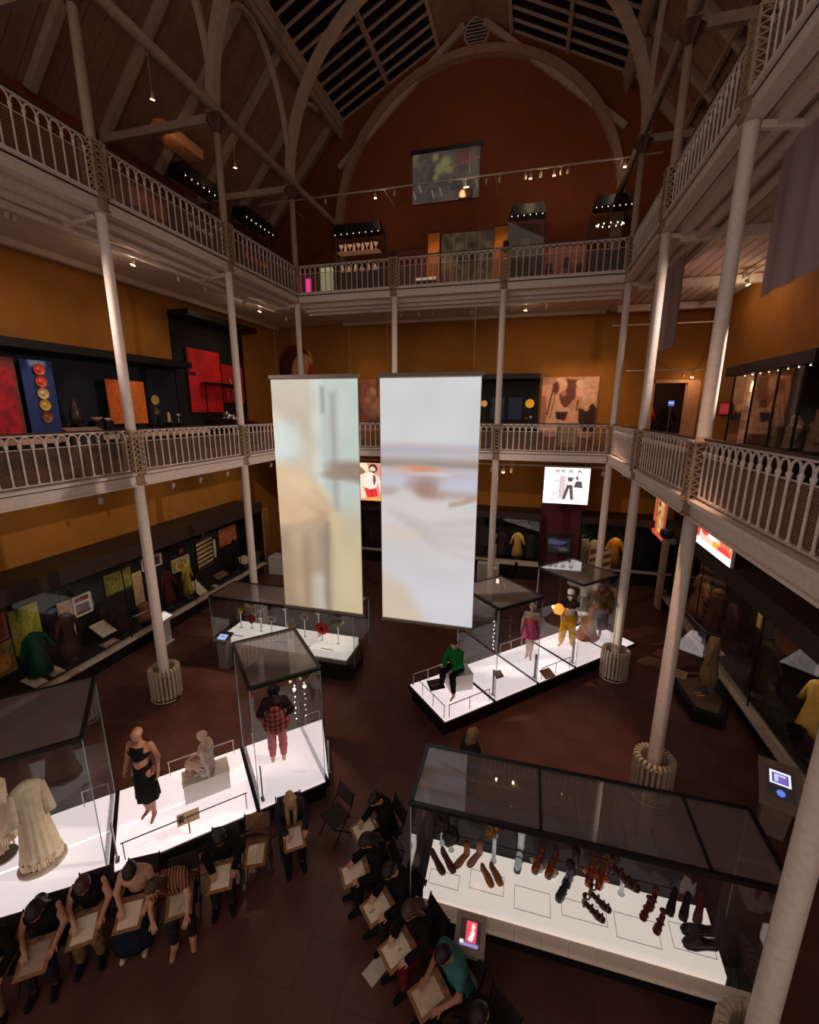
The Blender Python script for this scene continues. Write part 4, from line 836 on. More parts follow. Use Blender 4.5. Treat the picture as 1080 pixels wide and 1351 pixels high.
def shoe(label, x, y, z, rz, m, kind, s=1., m2=None):
    """toe points to local -X"""
    s *= 1.15; t = thing('shoe', label, 'shoe', (x, y, z), rz, 'shoes in the shoe case'); hh = {'pump': .07, 'boot': .06, 'flat': .012, 'platform': .1, 'sandal': .07, 'slipper': .01, 'tall': .12}[kind]*s; q = lambda v: v*s
    sole = [(q(-.13), q(.02)), (q(-.11), q(.038)), (q(-.05), q(.042)), (q(.03), q(.03)), (q(.1), q(.032)), (q(.125), q(.015))]
    pts = sole+[(a, -b) for a, b in sole[::-1]]; lift = lambda a: max(0., min(1., (a/s+.04)/.14))*hh+(.035*s if kind in ('platform', 'tall') else 0)
    n = len(pts); MB().add([(a, b, lift(a)-(.035*s if kind in ('platform', 'tall') and a < .02 else 0)) for a, b in pts]+[(a, b, lift(a)+.014*s) for a, b in pts], [tuple(range(n))[::-1], tuple(range(n, 2*n))]+[(k, (k+1) % n, n+(k+1) % n, n+k) for k in range(n)]).build('sole', m2 or m, t)
    if hh > .03: MB().lathe([(q(.012), 0), (q(.014), q(.01)), (q(.026), lift(.1*s)+.004)], 8, (q(.1), 0, 0)).build('heel', m2 or m, t, True)
    L = lambda a: lift(q(a))+q(.01)
    if kind in ('pump', 'flat', 'slipper', 'platform', 'boot', 'tall'):
        top = .05 if kind in ('pump', 'flat', 'platform') else .055
        MB().loft([ell(q(-.135), q(.006), L(-.13), L(-.13)+q(.01)), ell(q(-.11), q(.034), L(-.11), L(-.11)+q(.035)), ell(q(-.06), q(.04), L(-.06), L(-.06)+q(top)), ell(q(0), q(.034), L(0), L(0)+q(.045 if kind == 'pump' else .06)), ell(q(.06), q(.03), L(.06), L(.06)+q(.045)), ell(q(.11), q(.028), L(.1), L(.1)+q(.055)), ell(q(.125), q(.014), L(.1)+q(.01), L(.1)+q(.05))]).build('upper', m, t, True)
    if kind in ('boot', 'tall'):
        H = .16 if kind == 'boot' else .24
        MB().lathe([(q(.04), 0), (q(.036), q(.06)), (q(.042), q(H*.7)), (q(.046), q(H))], 14, (q(.075), 0, L(.07)+q(.03))).build('leg', m, t, True)
    if kind in ('sandal', 'tall', 'platform'):
        for a in (-.09, -.04, .02) if kind == 'sandal' else (-.02, .03):
            MB().tube([(q(a), q(.04)*math.cos(PI*k/8), L(a)+q(.055)*math.sin(PI*k/8)) for k in range(9)], q(.011), 6).build('strap', m2 or m, t, True)
        MB().tube([(q(.085)+q(.034)*math.cos(2*PI*k/14), q(.034)*math.sin(2*PI*k/14), L(.1)+q(.09)) for k in range(15)], q(.009), 6, False).build('ankle_strap', m2 or m, t, True)
    if kind == 'sandal': MB().box((q(.1), 0, L(.1)+q(.045)), (q(.03), q(.05), q(.09))).build('counter', m, t)
    return t
dz = lambda y: .78+(y+12.04)*.135
def bow(t, m, z=.08):
    for sgn in (-1, 1): MB().loft([[(-.05+.02*math.cos(a), sgn*r0+.0, z+h0*math.sin(a)) for a in [2*PI*k/10 for k in range(10)]] for r0, h0 in ((.01, .015), (.06, .055), (.1, .05), (.12, .01))]).build('bow_loop', m, t, True)
def podium(label, x, y, h, r=.05):
    t = thing('acrylic_block', label, 'stand', (x, y, dz(y)), 0, 'acrylic stands'); MB().lathe([(r, 0), (r, .01), (r*.6, .02), (r*.6, h-.01), (r, h)], 12).build('pillar', CLR, t, True)
for q, (x, y, z) in enumerate(((8.2, -11.34, 1.24), (8.36, -11.4, 1.1))):
    t = shoe('black fluffy pompom shoe on a clear stand at the case end', x, y, z, 1.2, SB, 'flat', 1.1)
    FU = [(V3(.09*math.cos(a)*math.cos(b)-.03, .1*math.sin(a)*math.cos(b), .09+.09*math.sin(b)),)*2+(.05, .05) for a in np.linspace(0, 6, 9) for b in (-.3, .7)]
    link('pompom', surf_mesh('pompom', [surface(FU, .012, .015)], SB), t); podium('slim acrylic stand holding a fluffy pompom shoe', x, y, z-dz(y))
for i, (x, y) in enumerate(((8.19, -11.66), (8.34, -11.6))): shoe('dark pointed court shoe, one of the pair under the pompom shoes', x, y, dz(y), -PI/2-2.6+.3, SBR, 'pump', 1.15)
for i, (x, y, m) in enumerate(((8.55, -11.52, STN), (8.74, -11.46, SPK))): shoe(('tan' if i == 0 else 'blush pink')+' suede ankle boot with a dark curved sole', x, y, dz(y), .9, m, 'boot', 1.05, SBR)
for x, y in ((8.94, -11.64), (9.07, -11.59)): shoe('plain tan leather slipper, one of the pair on the deck', x, y, dz(y), 2.2, STN, 'slipper', 1.1)
t = shoe('golden ruffled shoe high on a clear stand', 9.02, -11.4, 1.36, .5, SGO, 'platform', 1.1, SBR); bow(t, SGO, .1); podium('tall acrylic stand holding the golden ruffled shoe', 9.02, -11.4, 1.36-dz(-11.4))
shoe('clear glassy platform shoe with black strap', 9.4, -11.34, dz(-11.34), 1.4, CLR, 'tall', 1.15, SB)
for x, y in ((9.69, -11.34), (9.88, -11.36)): t = shoe('copper and bone angular shoe with spiked bow', x, y, dz(y)+.06, 1.1, SCO, 'platform', 1.15, SBR); bow(t, mat('bone', (200, 170, 140), .5)); podium('low acrylic block under an angular copper shoe', x, y, .06, .08)
for x, y in ((10.14, -11.4), (10.04, -11.6)): shoe('black strappy tall sandal boot with platform sole', x, y, dz(y), .9, SB, 'tall', 1.1)
for x in (10.42, 10.56): t = shoe('shiny copper bow shoe on a clear block', x, -11.36, dz(-11.36)+.1, 1.2, SCO, 'platform', 1.1); bow(t, SCO, .14); podium('acrylic block under a copper bow shoe', x, -11.36, .1, .06)
for x, y in ((10.52, -11.6), (10.42, -11.74)): shoe('dark brown buckled strap shoe, one of the pair lying on the deck', x, y, dz(y), 2.7, SBR, 'sandal', 1.1)
shoe('large dark brown high sandal raised on a clear stand', 10.84, -11.4, 1.12, 2.7, SBR, 'sandal', 1.5); podium('acrylic stand holding the large brown sandal', 10.84, -11.4, 1.12-dz(-11.4))
for x, y in ((11.13, -11.56), (11.27, -11.68), (11.24, -11.42)): shoe('reddish brown peep-toe shoe set out in a group of three', x, y, dz(y), 1.0, mat('shoe_red', (112, 40, 36), .35), 'sandal', .95)
for x, y in ((11.5, -11.38), (11.66, -11.4)): shoe('black heeled shoe at the back end of the deck', x, y, dz(y), 1.1, SB, 'pump', 1.2)
shoe('wine red heeled shoe at the back end of the deck', 11.83, -11.4, dz(-11.4), 1.1, mat('shoe_red', (112, 40, 36)), 'pump', 1.2)
for x, y in ((11.76, -11.63), (11.74, -11.78)): shoe('large flat black shoe lying lengthwise at the deck end', x, y, dz(y), .15, SB, 'flat', 1.5)
# interactive kiosks
def kiosk(label, x, y, rz, w, d, h, fn, emit, tilt=.35):
    t = thing('touchscreen_kiosk', label, 'kiosk', (x, y, 0), rz); KG = mat('kiosk_beige', (150, 128, 112), .55)
    MB().hexa([(-w*.3, -d*.1, 0), (w*.3, -d*.1, 0), (w*.3, d*.2, 0), (-w*.3, d*.2, 0), (-w*.36, -d*.25, h-.1+d*.25*tilt), (w*.36, -d*.25, h-.1+d*.25*tilt), (w*.36, d*.3, h+d*tilt*.8-.1), (-w*.36, d*.3, h+d*tilt*.8-.1)]).build('pedestal', KG, t)
    MB().hexa([(-w/2, -d/2, h-.1), (w/2, -d/2, h-.1), (w/2, d/2, h-.1+d*tilt), (-w/2, d/2, h-.1+d*tilt), (-w/2, -d/2, h-.04), (w/2, -d/2, h-.04), (w/2, d/2, h-.04+d*tilt), (-w/2, d/2, h-.04+d*tilt)]).build('head', KG, t)
    a = math.atan(tilt); print_panel('screen', w*.66, d*.66*math.hypot(1, tilt), fn, t, (0, -d*.33, h-.036+d*.17*tilt), rot=(-PI/2+a, 0, 0), emit=emit, base=(30, 22, 26), res=90)
def scr1(c): c.rect(.3, .05, .8, .82, (235, 70, 90)).ell(.62, .25, .09, .13, (255, 220, 210)).poly([(.4, .75), (.55, .4), (.66, .35), (.74, .5), (.6, .8)], (255, 230, 225)).rect(.02, .84, .95, .97, (150, 130, 190)).rect(.0, .78, .2, .9, (240, 240, 255))
kiosk('beige kiosk with red picture screen standing before the shoe case ledge', 8.8, -12.5, 0, .4, .4, .9, scr1, 1.0)
def scr2(c): c.rect(.12, .1, .88, .55, (225, 225, 250)).rect(.2, .16, .8, .49, (70, 66, 110)).rect(.28, .2, .72, .45, (190, 185, 230)).rect(.42, .27, .72, .45, (110, 90, 180)).ell(.5, .8, .15, .11, (90, 120, 220))
kiosk('tall grey kiosk with pale square menu screen near the right wall case', 13.95, -8.8, -.35, .62, .95, 1.0, scr2, 1.1, .25)
# ================================================================== VISITORS SKETCHING
def skinm(n, c): return mat('skin_'+n, c, .6, var=.06)
SK1, SK2, SK3 = skinm('light', (206, 150, 122)), skinm('mid', (176, 118, 92)), skinm('warm', (190, 132, 104))
HB = mat('hair_dark', (34, 22, 18), .5, var=.3, scale=40); HBR = mat('hair_brown', (74, 46, 32), .5, var=.3, scale=40); HBL = mat('hair_blond', (150, 112, 74), .5, var=.3, scale=40)
CHB = mat('chair_brown', (110, 78, 52), .7); CHD = mat('chair_dark', (46, 36, 32), .7); CHM = mat('chair_metal', (34, 30, 30), .4, .5)
def chair(label, x, y, rz, m=None):
    m = m or CHD
    t = thing('folding_chair', label, 'chair', (x, y, 0), rz, 'folding chairs of the sketching group')
    MB().bb(-.2, .2, -.2, .2, .415, .44).build('seat', m, t)
    MB().hexa([(-.2, .19, .62), (.2, .19, .62), (.2, .21, .62), (-.2, .21, .62), (-.2, .26, .86), (.2, .26, .86), (.2, .28, .86), (-.2, .28, .86)]).build('backrest', m, t)
    for q in (-1, 1):
        MB().tube([(q*.215, -.22, 0), (q*.215, .2, .62), (q*.215, .28, .88)], .012, 6).build('leg', CHM, t); MB().tube([(q*.2, .24, 0), (q*.2, -.19, .42)], .012, 6).build('leg', CHM, t)
    MB().tube([(-.2, .21, .08), (.2, .21, .08)], .01, 6).build('stretcher', CHM, t)
    return t
BRD = mat('board_brown', (150, 104, 68), .65, var=.15, scale=5)
def board(label, x, y, z, rz, tilt=.18, w=.35, h=.45, roll=0., page=None, seed=0):
    """origin at the board's centre"""
    t = thing('drawing_board', label, 'drawing board', (x, y, z), 0, 'drawing boards'); t.rotation_euler = Euler((-tilt, roll, rz), 'XYZ')
    MB().bb(-w/2, w/2, -h/2, h/2, -.008, .004).build('board', BRD, t)
    def pg(c):
        r = random.Random(seed)
        c.noise(6, 8, .04, seed)
        for k in range(3 if seed % 2 else 0):
            u, v = r.uniform(.3, .7), r.uniform(.25, .7); c.line([(u, v), (u+r.uniform(-.15, .15), v+.12), (u+r.uniform(-.1, .1), v+.25)], .008, (120, 104, 92), a=.8)
    print_panel('paper', w*.74, h*.72, pg, t, (0, -h*.36-.02, .006), rot=(-PI/2, 0, 0), base=page or (236, 214, 188), res=40)
    MB().bb(-.04, .04, h/2-.05, h/2-.02, .004, .014).build('clip', STEEL, t)
    return t
SIT = dict(hip_l=(.09, .02, .54), hip_r=(-.09, .02, .54), waist=(0, -.02, .74), sh_l=(.17, -.1, 1.02), sh_r=(-.17, -.1, 1.02), head=(0, -.24, 1.19), look=(0, -.62, -.78), up=(0, -.78, .62),
           el_l=(.25, -.16, .79), el_r=(-.25, -.16, .79), wr_l=(.2, -.4, .73), wr_r=(-.12, -.4, .75), hd_l=(-.2, -1, -.1), hd_r=(.3, -1, -.2), hn_l=(-.3, 0, -1), hn_r=(.2, 0, -1),
           kn_l=(.11, -.42, .53), kn_r=(-.11, -.42, .53), an_l=(.12, -.4, .09), an_r=(-.12, -.42, .09), toe_l=(.14, -.56, .03), toe_r=(-.14, -.58, .03))
def sitter(label, hx, hy, dx, dy, top, bottom, skin, hair, hc, shoe=BLK, sleeves='long', blabel=None, J=None, bare_back=False, legs=True, paper=None, seed=1, s=1., boff=.43, btilt=.16, chairlabel=None):
    d = math.hypot(dx, dy); dx, dy = dx/d, dy/d; rz = facing(dx, dy); px, py = hx-dx*.24, hy-dy*.24
    t = thing('person', label, 'person', (px, py, 0), rz, 'people sketching'); J = J or SIT
    tk = ('chest', 'hips')+(('uarm', 'farm') if sleeves == 'long' else ('sleeve',) if sleeves == 'short' else ())
    clip = (lambda X, Y, Z: np.maximum(.62-Z, Z-.98+(Y > -.02)*.22)) if bare_back else (lambda X, Y, Z: .56-Z+0*X)
    cl = [('top', top, tk, .02, clip), ('trousers', bottom, ('hips', 'thigh', 'calf') if legs else ('hips', 'thigh'), .018, lambda X, Y, Z: np.maximum(.13-Z, Z-.72)), ('shoes', shoe, ('foot',), .012, None)]
    figure(t, J, skin, s, clothes=cl, hair=hair, haircol=hc, eyes=True)
    chair(chairlabel or ('folding chair under the person '+label.split(' ', 1)[1])[:110], px+dx*.0, py+dy*.0, rz)
    if blabel: board(blabel, px+dx*boff, py+dy*boff, .68, rz, -btilt, seed=seed, page=paper)
    return t
NAVY = fabric('navy', (30, 34, 48)); CHAR = fabric('charcoal', (44, 40, 42)); TEAL = fabric('teal', (62, 110, 108), .2, 20); SAND = fabric('sand', (150, 116, 84)); WHT = mat('shoe_white', (200, 184, 164), .6); MAR = fabric('maroon', (112, 30, 32)); OLV = fabric('olive_print', (120, 92, 58), .4, 25)
OST = stripemat('orange_stripe', (176, 104, 66), (48, 30, 30), 7.5, 'X', band=.45)
PGL = (240, 214, 186)
sitter('person in black vest with dark hair, first of the row along the long platform', 3.2, -13.92, .57, -.82, BLK, CHAR, SK3, 'long', HB, sleeves='none', blabel='drawing board with grey toned sheet on the black-vested sitter', paper=(176, 146, 124), seed=2, chairlabel='folding chair under the black-vested sitter')
sitter('brown-haired person in low black top and patterned trousers bending over a sketch', 3.5, -13.5, .6, -.8, BLK, OLV, SK1, 'short', HBR, sleeves='none', blabel='drawing board held by the sitter in patterned trousers', seed=3, chairlabel='folding chair under the sitter in patterned trousers', paper=PGL)
sitter('person with bare shoulders, long dark skirt-like trousers and white shoes sketching', 3.98, -13.18, .5, -.86, SK1, NAVY, SK1, 'bun', HB, WHT, 'none', 'large drawing board on the sitter with white shoes', seed=4, chairlabel='folding chair under the sitter with white shoes', bare_back=True, paper=PGL)
ps = [o for o in bpy.data.objects if o.name.startswith('person') and 'white shoes' in str(o.get('label'))][0]
MB().loft([[(sx*math.cos(2*PI*k/36)*(1+.05*math.sin(9*2*PI*k/36)*(1-i/5)), cy+sy*math.sin(2*PI*k/36)*(1+.05*math.sin(9*2*PI*k/36)*(1-i/5)), z) for k in range(36)] for i, (z, sx, sy, cy) in enumerate(((.16, .27, .2, -.44), (.3, .26, .2, -.43), (.45, .24, .22, -.38), (.56, .22, .26, -.28), (.66, .2, .24, -.2), (.7, .17, .17, -.08)))]).build('skirt', NAVY, ps, True)
JL = pose(SIT, waist=(-.08, -.06, .74), sh_l=(.05, -.18, 1.04), sh_r=(-.28, -.12, .9), head=(-.3, -.3, 1.08), look=(-.6, -.6, -.5), up=(-.4, -.3, .8), el_l=(.12, -.36, .8), el_r=(-.4, -.22, .68), wr_l=(.1, -.5, .6), wr_r=(-.34, -.42, .62))
sitter('person in orange and black striped top leaning sideways toward a neighbour', 4.6, -12.98, .6, -.8, OST, CHAR, SK1, 'long', HBR, fabric('nude_flat', (176, 128, 100)), 'short', None, JL, chairlabel='folding chair under the leaning striped-top sitter')
board('drawing board half hidden on the lap of the striped-top sitter', 4.62, -13.02, .66, facing(.6, -.8), -.1, seed=5, page=(200, 180, 150))
sitter('dark-clothed person with tied hair drawing beside the empty chair', 4.88, -12.4, .5, -.86, BLK, CHAR, SK3, 'bun', HB, blabel='tilted drawing board on the dark-clothed sitter beside the empty chair', seed=6, chairlabel='folding chair under the sitter beside the empty chair', paper=PGL)
chair('empty brown folding chair with a drawing board left on its seat', 5.12, -11.86, facing(.45, -.9), CHB)
board('drawing board lying on the seat of the empty chair', 5.17, -11.97, .47, facing(.45, -.9), -.08, seed=8, page=PGL)
sitter('person with fair hair, dark jacket and pale scarf near the tartan case', 5.62, -11.55, .6, -.8, CHAR, BLK, SK1, 'long', HBL, blabel='drawing board with figure sketch on the scarf-wearing sitter', seed=7, chairlabel='folding chair under the scarf-wearing sitter', paper=(230, 206, 184))
sc = thing('scarf', 'pale sand scarf hanging from the neck of the fair-haired sitter', 'scarf', (5.62-.6*.24, -11.55+.8*.24, 0), facing(.6, -.8))
for q in (-1, 1): MB().tube([(q*.05, -.05, 1.12), (q*.07, -.2, 1.06), (q*.06, -.26, .9), (q*.055, -.27, .74)], [.03, .035, .035, .03], 8, squash=.5).build('tail', SAND, sc, True)
sitter('dark-haired person in black sketching apart near the shoe case corner', 6.98, -11.12, -.72, -.69, BLK, BLK, SK1, 'bun', HB, blabel='small drawing board on the sitter near the shoe case corner', seed=9, chairlabel='folding chair under the sitter near the shoe case corner', paper=PGL)
sitter('person in bulky black coat with a sketch pad, back of the second row', 7.1, -11.86, -.8, -.6, BLK, BLK, SK3, 'long', HB, blabel='drawing pad on the sitter in the bulky black coat', seed=10, chairlabel='folding chair under the sitter in the bulky black coat', paper=PGL)
sitter('person in black jumper behind the tilted sheet, beside the shoe case end', 7.58, -12.2, -.66, -.75, BLK, CHAR, SK1, 'short', HB, blabel='drawing board with a line drawing on the black-jumper sitter', seed=11, chairlabel='folding chair under the black-jumper sitter', paper=PGL)
sitter('long-haired person in black with a dark red sleeve, next to the kiosk', 8.0, -12.62, -.66, -.75, BLK, MAR, SK1, 'long', HBR, blabel='drawing board on the long-haired sitter next to the kiosk', seed=13, chairlabel='folding chair under the long-haired sitter next to the kiosk', paper=PGL)
sitter('person in teal short-sleeved shirt and black hair drawing before the kiosk', 8.52, -12.98, -.72, -.69, TEAL, BLK, SK2, 'short', HB, sleeves='short', blabel='large drawing board on the teal-shirted sitter', seed=12, chairlabel='folding chair under the teal-shirted sitter', paper=(214, 180, 150))
sitter('person in black seen only from above at the end of the row', 9.0, -13.42, -.6, -.8, BLK, BLK, SK2, 'short', HB, blabel=None, chairlabel='folding chair under the last sitter of the row')
sitter('person with a pencil, mostly cut off at the end of the platform row', 2.86, -14.35, .57, -.82, BLK, SAND, SK3, 'long', HB, blabel=None, chairlabel='folding chair under the sitter with a pencil')
# spare dark chair by the platform corner, tote and loose sheet
chair('empty dark folding chair by the cut corner of the long platform', 6.15, -10.95, facing(-.5, -.86))
t = tag(MB().bb(-.11, .11, -.16, .16, 0, .004).build('loose_sheet', mat('paper_white', (222, 206, 190), .8), None, loc=(7.52, -12.68, .001), rz=-.5), 'loose white sheet lying on the floor beside the long-haired sitter', 'paper')
t = thing('person', 'walking visitor in dark clothes with fair hair behind the shoe case', 'person', (8.45, -9.7, 0), facing(.75, .6))
figure(t, pose(STAND, kn_l=(.1, -.16, .52), an_l=(.1, -.1, .12), toe_l=(.1, -.26, .06), an_r=(-.09, .2, .12), toe_r=(-.09, .05, .03), kn_r=(-.09, .04, .5), head=(0, -.04, 1.66), wr_l=(.24, -.2, 1.02), wr_r=(-.24, .08, .94)), SK1, clothes=[('jacket', CHAR, ('chest', 'hips', 'uarm', 'farm'), .025, lambda X, Y, Z: .86-Z), ('trousers', BLK, ('hips', 'thigh', 'calf'), .02, lambda X, Y, Z: .13-Z), ('shoes', BLK, ('foot',), .012, None)], hair='long', haircol=HBL, eyes=True)
# ================================================================== GROUND-FLOOR WALL CASES
def wallcase(label, axis, face, back, s0, s1, ztop, canopy, ledge_z, divs, group='dark wall cases', backm=CASEBK, cap=.42, ledgem=None, glass=True):
    """long built-in case; axis 'y' runs along y on a side wall, 'x' along x on the far wall. face = glass plane, back = wall plane"""
    sgn = 1 if face > back else -1
    t = thing('built_in_case', label, 'display case', ((face+back)/2, (s0+s1)/2, 0) if axis == 'y' else ((s0+s1)/2, (face+back)/2, 0), 0, group)
    L = (s1-s0)/2; D = abs(face-back)/2
    def bb(d0, d1, a0, a1, z0, z1):            # d measured from the wall (0) to the glass (2D)
        p, q = sorted((-sgn*D+sgn*d0, -sgn*D+sgn*d1)); return MB().bb(p, q, a0, a1, z0, z1) if axis == 'y' else MB().bb(a0, a1, p, q, z0, z1)
    bb(.02, 2*D-.1, -L, L, 0, .42).build('plinth', DARK, t); bb(.02, .07, -L, L, .42, ztop).build('back_panel', backm, t)
    bb(.07, 2*D-.14, -L, L, .42, .47).build('deck', CASEBK, t)
    n = max(1, int(round(2*L/1.4)))
    for k in range(n): bb(2*D-.16, 2*D+.12, -L+2*L*k/n+.006, -L+2*L*(k+1)/n-.006, ledge_z-.05, ledge_z).build('label_ledge', ledgem or LABEL, t)
    bb(2*D-.12, 2*D-.02, -L, L, .42, ledge_z-.05).build('apron', DARK, t)
    c = bb(.02, 2*D+.04, -L, L, ztop, ztop+cap).build('canopy', DARKB, t)
    for q in (-1, 1): bb(.02, 2*D-.02, q*L-.03, q*L+.03, .42, ztop).build('end_panel', DARK, t)
    if glass:
        ed = [-L+.03]+[d-(s0+s1)/2 for d in divs]+[L-.03]
        for k in range(len(ed)-1): bb(2*D-.05, 2*D-.042, ed[k]+.006, ed[k+1]-.006, ledge_z, ztop).build('pane', GLASS, t)
        for d in divs: bb(2*D-.06, 2*D-.03, d-(s0+s1)/2-.012, d-(s0+s1)/2+.012, ledge_z, ztop).build('mullion', DARK, t)
    for k in range(max(2, int(2*L/1.0))):
        a = -L+.5+k*1.0
        if a < L: MB().lathe([(.01, 0), (.014, .02), (.01, .04)], 8, (sgn*(D-.25), a, ztop-.06) if axis == 'y' else (a, sgn*(D-.25), ztop-.06)).build('spot', BULBS, t)
    return t
wallcase('long dark wall case of textiles and prints along the left wall', 'y', -2.7, XL, -12.0, .55, 3.08, True, .55, (-6.9, -4.0, -1.2))
for y in (-10.3, -8.6, -6.9, -5.4, -3.9, -2.4, -.8, .2): lamp('SPOT', (-2.95, y, 3.0), 16, (1, .84, .62), .04, (-3.75, y, 1.3), 75, .8)
def weave(cols, sc=10, seed=1):
    def f(c):
        n = vnoise(c.U, c.T, sc, sc, seed); m = vnoise(c.U, c.T, sc*3, sc, seed+1); c.put(n*1.2-.2, cols[1]); c.put((m > .62)*.7, cols[2] if len(cols) > 2 else cols[1]); c.noise(20, 20, .12, seed)
    return f
def wall_item(name, label, cat, y0, y1, z0, z1, fn, base, frame=None, fm=None, x=-4.0, rz=PI/2, depth=.03, emit=0., group=None, res=40):
    t = thing(name, label, cat, (x, (y0+y1)/2, z0), rz, group); w, h = abs(y1-y0), z1-z0
    MB().bb(-w/2, w/2, 0, depth, 0, h).build('backing', fm or mat('panel_'+name+str(base), base, .8), t)
    print_panel('print', w-.01, h-.01, fn, t, (0, -.004, .005), base=base, emit=emit, res=res)
    if frame:
        for a, b in (((-w/2, 0), (w/2, 0)), ((-w/2, h), (w/2, h)), ((-w/2, 0), (-w/2, h)), ((w/2, 0), (w/2, h))): MB().beam((a[0], -.008, a[1]), (b[0], -.008, b[1]), frame, .03, (0, 1, 0)).build('frame_bar', fm or WHITE, t)
    return t
XW = -4.02+.05
wall_item('textile_panel', 'dark red patterned textile panel at the end of the left wall case', 'textile', -10.0, -9.4, 1.7, 2.45, weave(((120, 30, 28), (150, 50, 40), (90, 20, 20))), (120, 30, 28), x=-3.96)
wall_item('textile_panel', 'large mustard yellow textile panel behind the green garment', 'textile', -9.33, -8.6, 1.1, 2.4, weave(((170, 160, 50), (140, 135, 40), (190, 175, 80)), 14), (165, 150, 48), x=-3.96)
wall_item('textile_panel', 'orange and gold textile panel low in the wall case corner', 'textile', -9.95, -9.38, .75, 1.65, lambda c: (c.ell(.35, .55, .3, .25, (235, 130, 50), .9), c.noise(8, 8, .3, 4)), (140, 110, 40), x=-3.94)
wall_item('text_board', 'tall pale sheet of drawing paper beside the two framed prints', 'panel', -8.1, -7.68, .85, 2.08, lambda c: c.noise(6, 10, .08, 3), (208, 160, 122), x=-3.96)
def fr(c): c.rect(.12, .08, .88, .3, (110, 40, 34)).rect(.12, .42, .88, .92, (90, 60, 66)).rect(.14, .5, .45, .9, (150, 70, 50)).rect(.5, .45, .86, .8, (70, 66, 86))
wall_item('framed_print', 'two small prints in white frames beside the pale drawing sheet', 'framed print', -7.65, -7.08, 1.43, 2.07, fr, (226, 196, 180), .03, WHITE, x=-3.96)
wall_item('textile_panel', 'olive and gold brushed abstract canvas in the left wall case', 'painting', -6.55, -5.55, 1.65, 2.36, lambda c: (weave(((130, 120, 40), (170, 150, 60), (90, 90, 40)), 6, 8)(c), [c.line([(.3+.1*k, .1), (.2+.13*k, .5), (.35+.1*k, .95)], .02, (190, 170, 80)) for k in range(5)]), (130, 118, 44), x=-3.96)
wall_item('text_board', 'tall pale wood printing block beside the olive abstract canvas', 'panel', -5.53, -5.13, .82, 2.07, lambda c: (c.noise(3, 20, .1, 4), c.line([(.5, .05), (.5, .95)], .006, (140, 100, 70))), (206, 166, 118), x=-3.96)
wall_item('framed_print', 'pair of small white-framed dark prints near the first column', 'framed print', -5.08, -4.2, 2.0, 2.42, lambda c: c.rect(.06, .12, .44, .9, (110, 60, 50)).rect(.54, .12, .94, .9, (96, 66, 60)), (214, 184, 164), .025, WHITE, x=-3.96)
wall_item('textile_panel', 'yellow lettered textile behind the yellow garment', 'textile', -3.75, -2.85, 1.42, 1.94, lambda c: (c.noise(10, 6, .25, 5), [c.rect(.08+.21*k, .2, .2+.21*k, .8, (120, 90, 40), a=.5) for k in range(4)]), (200, 170, 84), .02, WHITE, x=-3.96)
wall_item('textile_panel', 'brown and cream horizontally striped panel', 'textile', -2.4, -1.42, 1.05, 2.33, lambda c: [c.poly([(0, .1+.15*k), (1, .04+.15*k), (1, .1+.15*k), (0, .18+.15*k)], (226, 184, 130)) for k in range(6)], (60, 34, 24), .02, mat('umber', (80, 50, 34), .6), x=-3.96)
wall_item('textile_panel', 'slim white strip sample beside the striped panel', 'textile', -1.36, -1.2, 1.3, 2.1, lambda c: c.noise(2, 6, .05, 5), (216, 190, 170), x=-3.96)
wall_item('textile_panel', 'rust orange scratched abstract print near the end of the left wall case', 'painting', -.95, .25, 1.62, 2.42, lambda c: (c.noise(8, 8, .2, 6), [c.line([(.1+.16*k, .95), (.2+.15*k, .4), (.12+.18*k, .05)], .016, (100, 44, 24)) for k in range(6)]), (186, 92, 50), x=-3.96)
wall_item('paper_sample', 'small glowing picture tile above the yellow lettered textile', 'picture', -3.35, -3.05, 2.08, 2.3, lambda c: c.rect(.2, .1, .45, .9, (200, 110, 80)).rect(.55, .1, .8, .9, (200, 110, 80)), (60, 30, 26), x=-3.96)
def garment(label, x, y, z, rz, mb, h, w, folds=8, seed=1, sleeves=True, group='garments on stands', base=True, skirt=1.0):
    t = thing('garment_on_stand', label, 'garment', (x, y, z), rz, group)
    if base: MB().lathe([(.16, 0), (.16, .02), (.02, .03)], 16).build('base', STEEL, t)
    MB().tube([(0, 0, .01), (0, 0, h*.8)], .015, 6).build('pole', STEEL, t)
    MB().loft(rings([(h*.12, w*.62*skirt, w*.5*skirt), (h*.3, w*.55*skirt, w*.42), (h*.55, w*.42, w*.3), (h*.66, w*.38, w*.27), (h*.82, w*.48, w*.3), (h*.94, w*.46, w*.24), (h, w*.18, w*.15)], 44, folds, .06, seed)).build('gown', mb, t, True)
    if sleeves:
        for q in (-1, 1): MB().loft([[(q*(w*.44+w*.12*i)+w*.14*math.cos(2*PI*k/10), w*.13*math.sin(2*PI*k/10)-.02*i, h*.9-h*.11*i) for k in range(10)] for i in range(4)]).build('sleeve', mb, t, True)
    return t
garment('dark green velvet garment in the left wall case', -3.4, -9.2, .47, PI/2, fabric('bottle_green', (18, 70, 50)), 1.35, .5, seed=2)
garment('dark brown feathered coat beside the pale drawing sheet', -3.42, -8.32, .47, PI/2, fabric('dark_feather', (70, 44, 34), .5, 30), 1.5, .46, seed=3)
garment('dark fur jacket under the olive abstract canvas', -3.4, -6.6, .47, PI/2, fabric('dark_fur', (40, 28, 26), .4, 30), 1.0, .5, seed=4)
garment('tan pleated cape lying over a low stand', -3.35, -5.75, .47, PI/2, fabric('tan_pleat', (128, 80, 48), .4, 20), .7, .55, seed=5, sleeves=False)
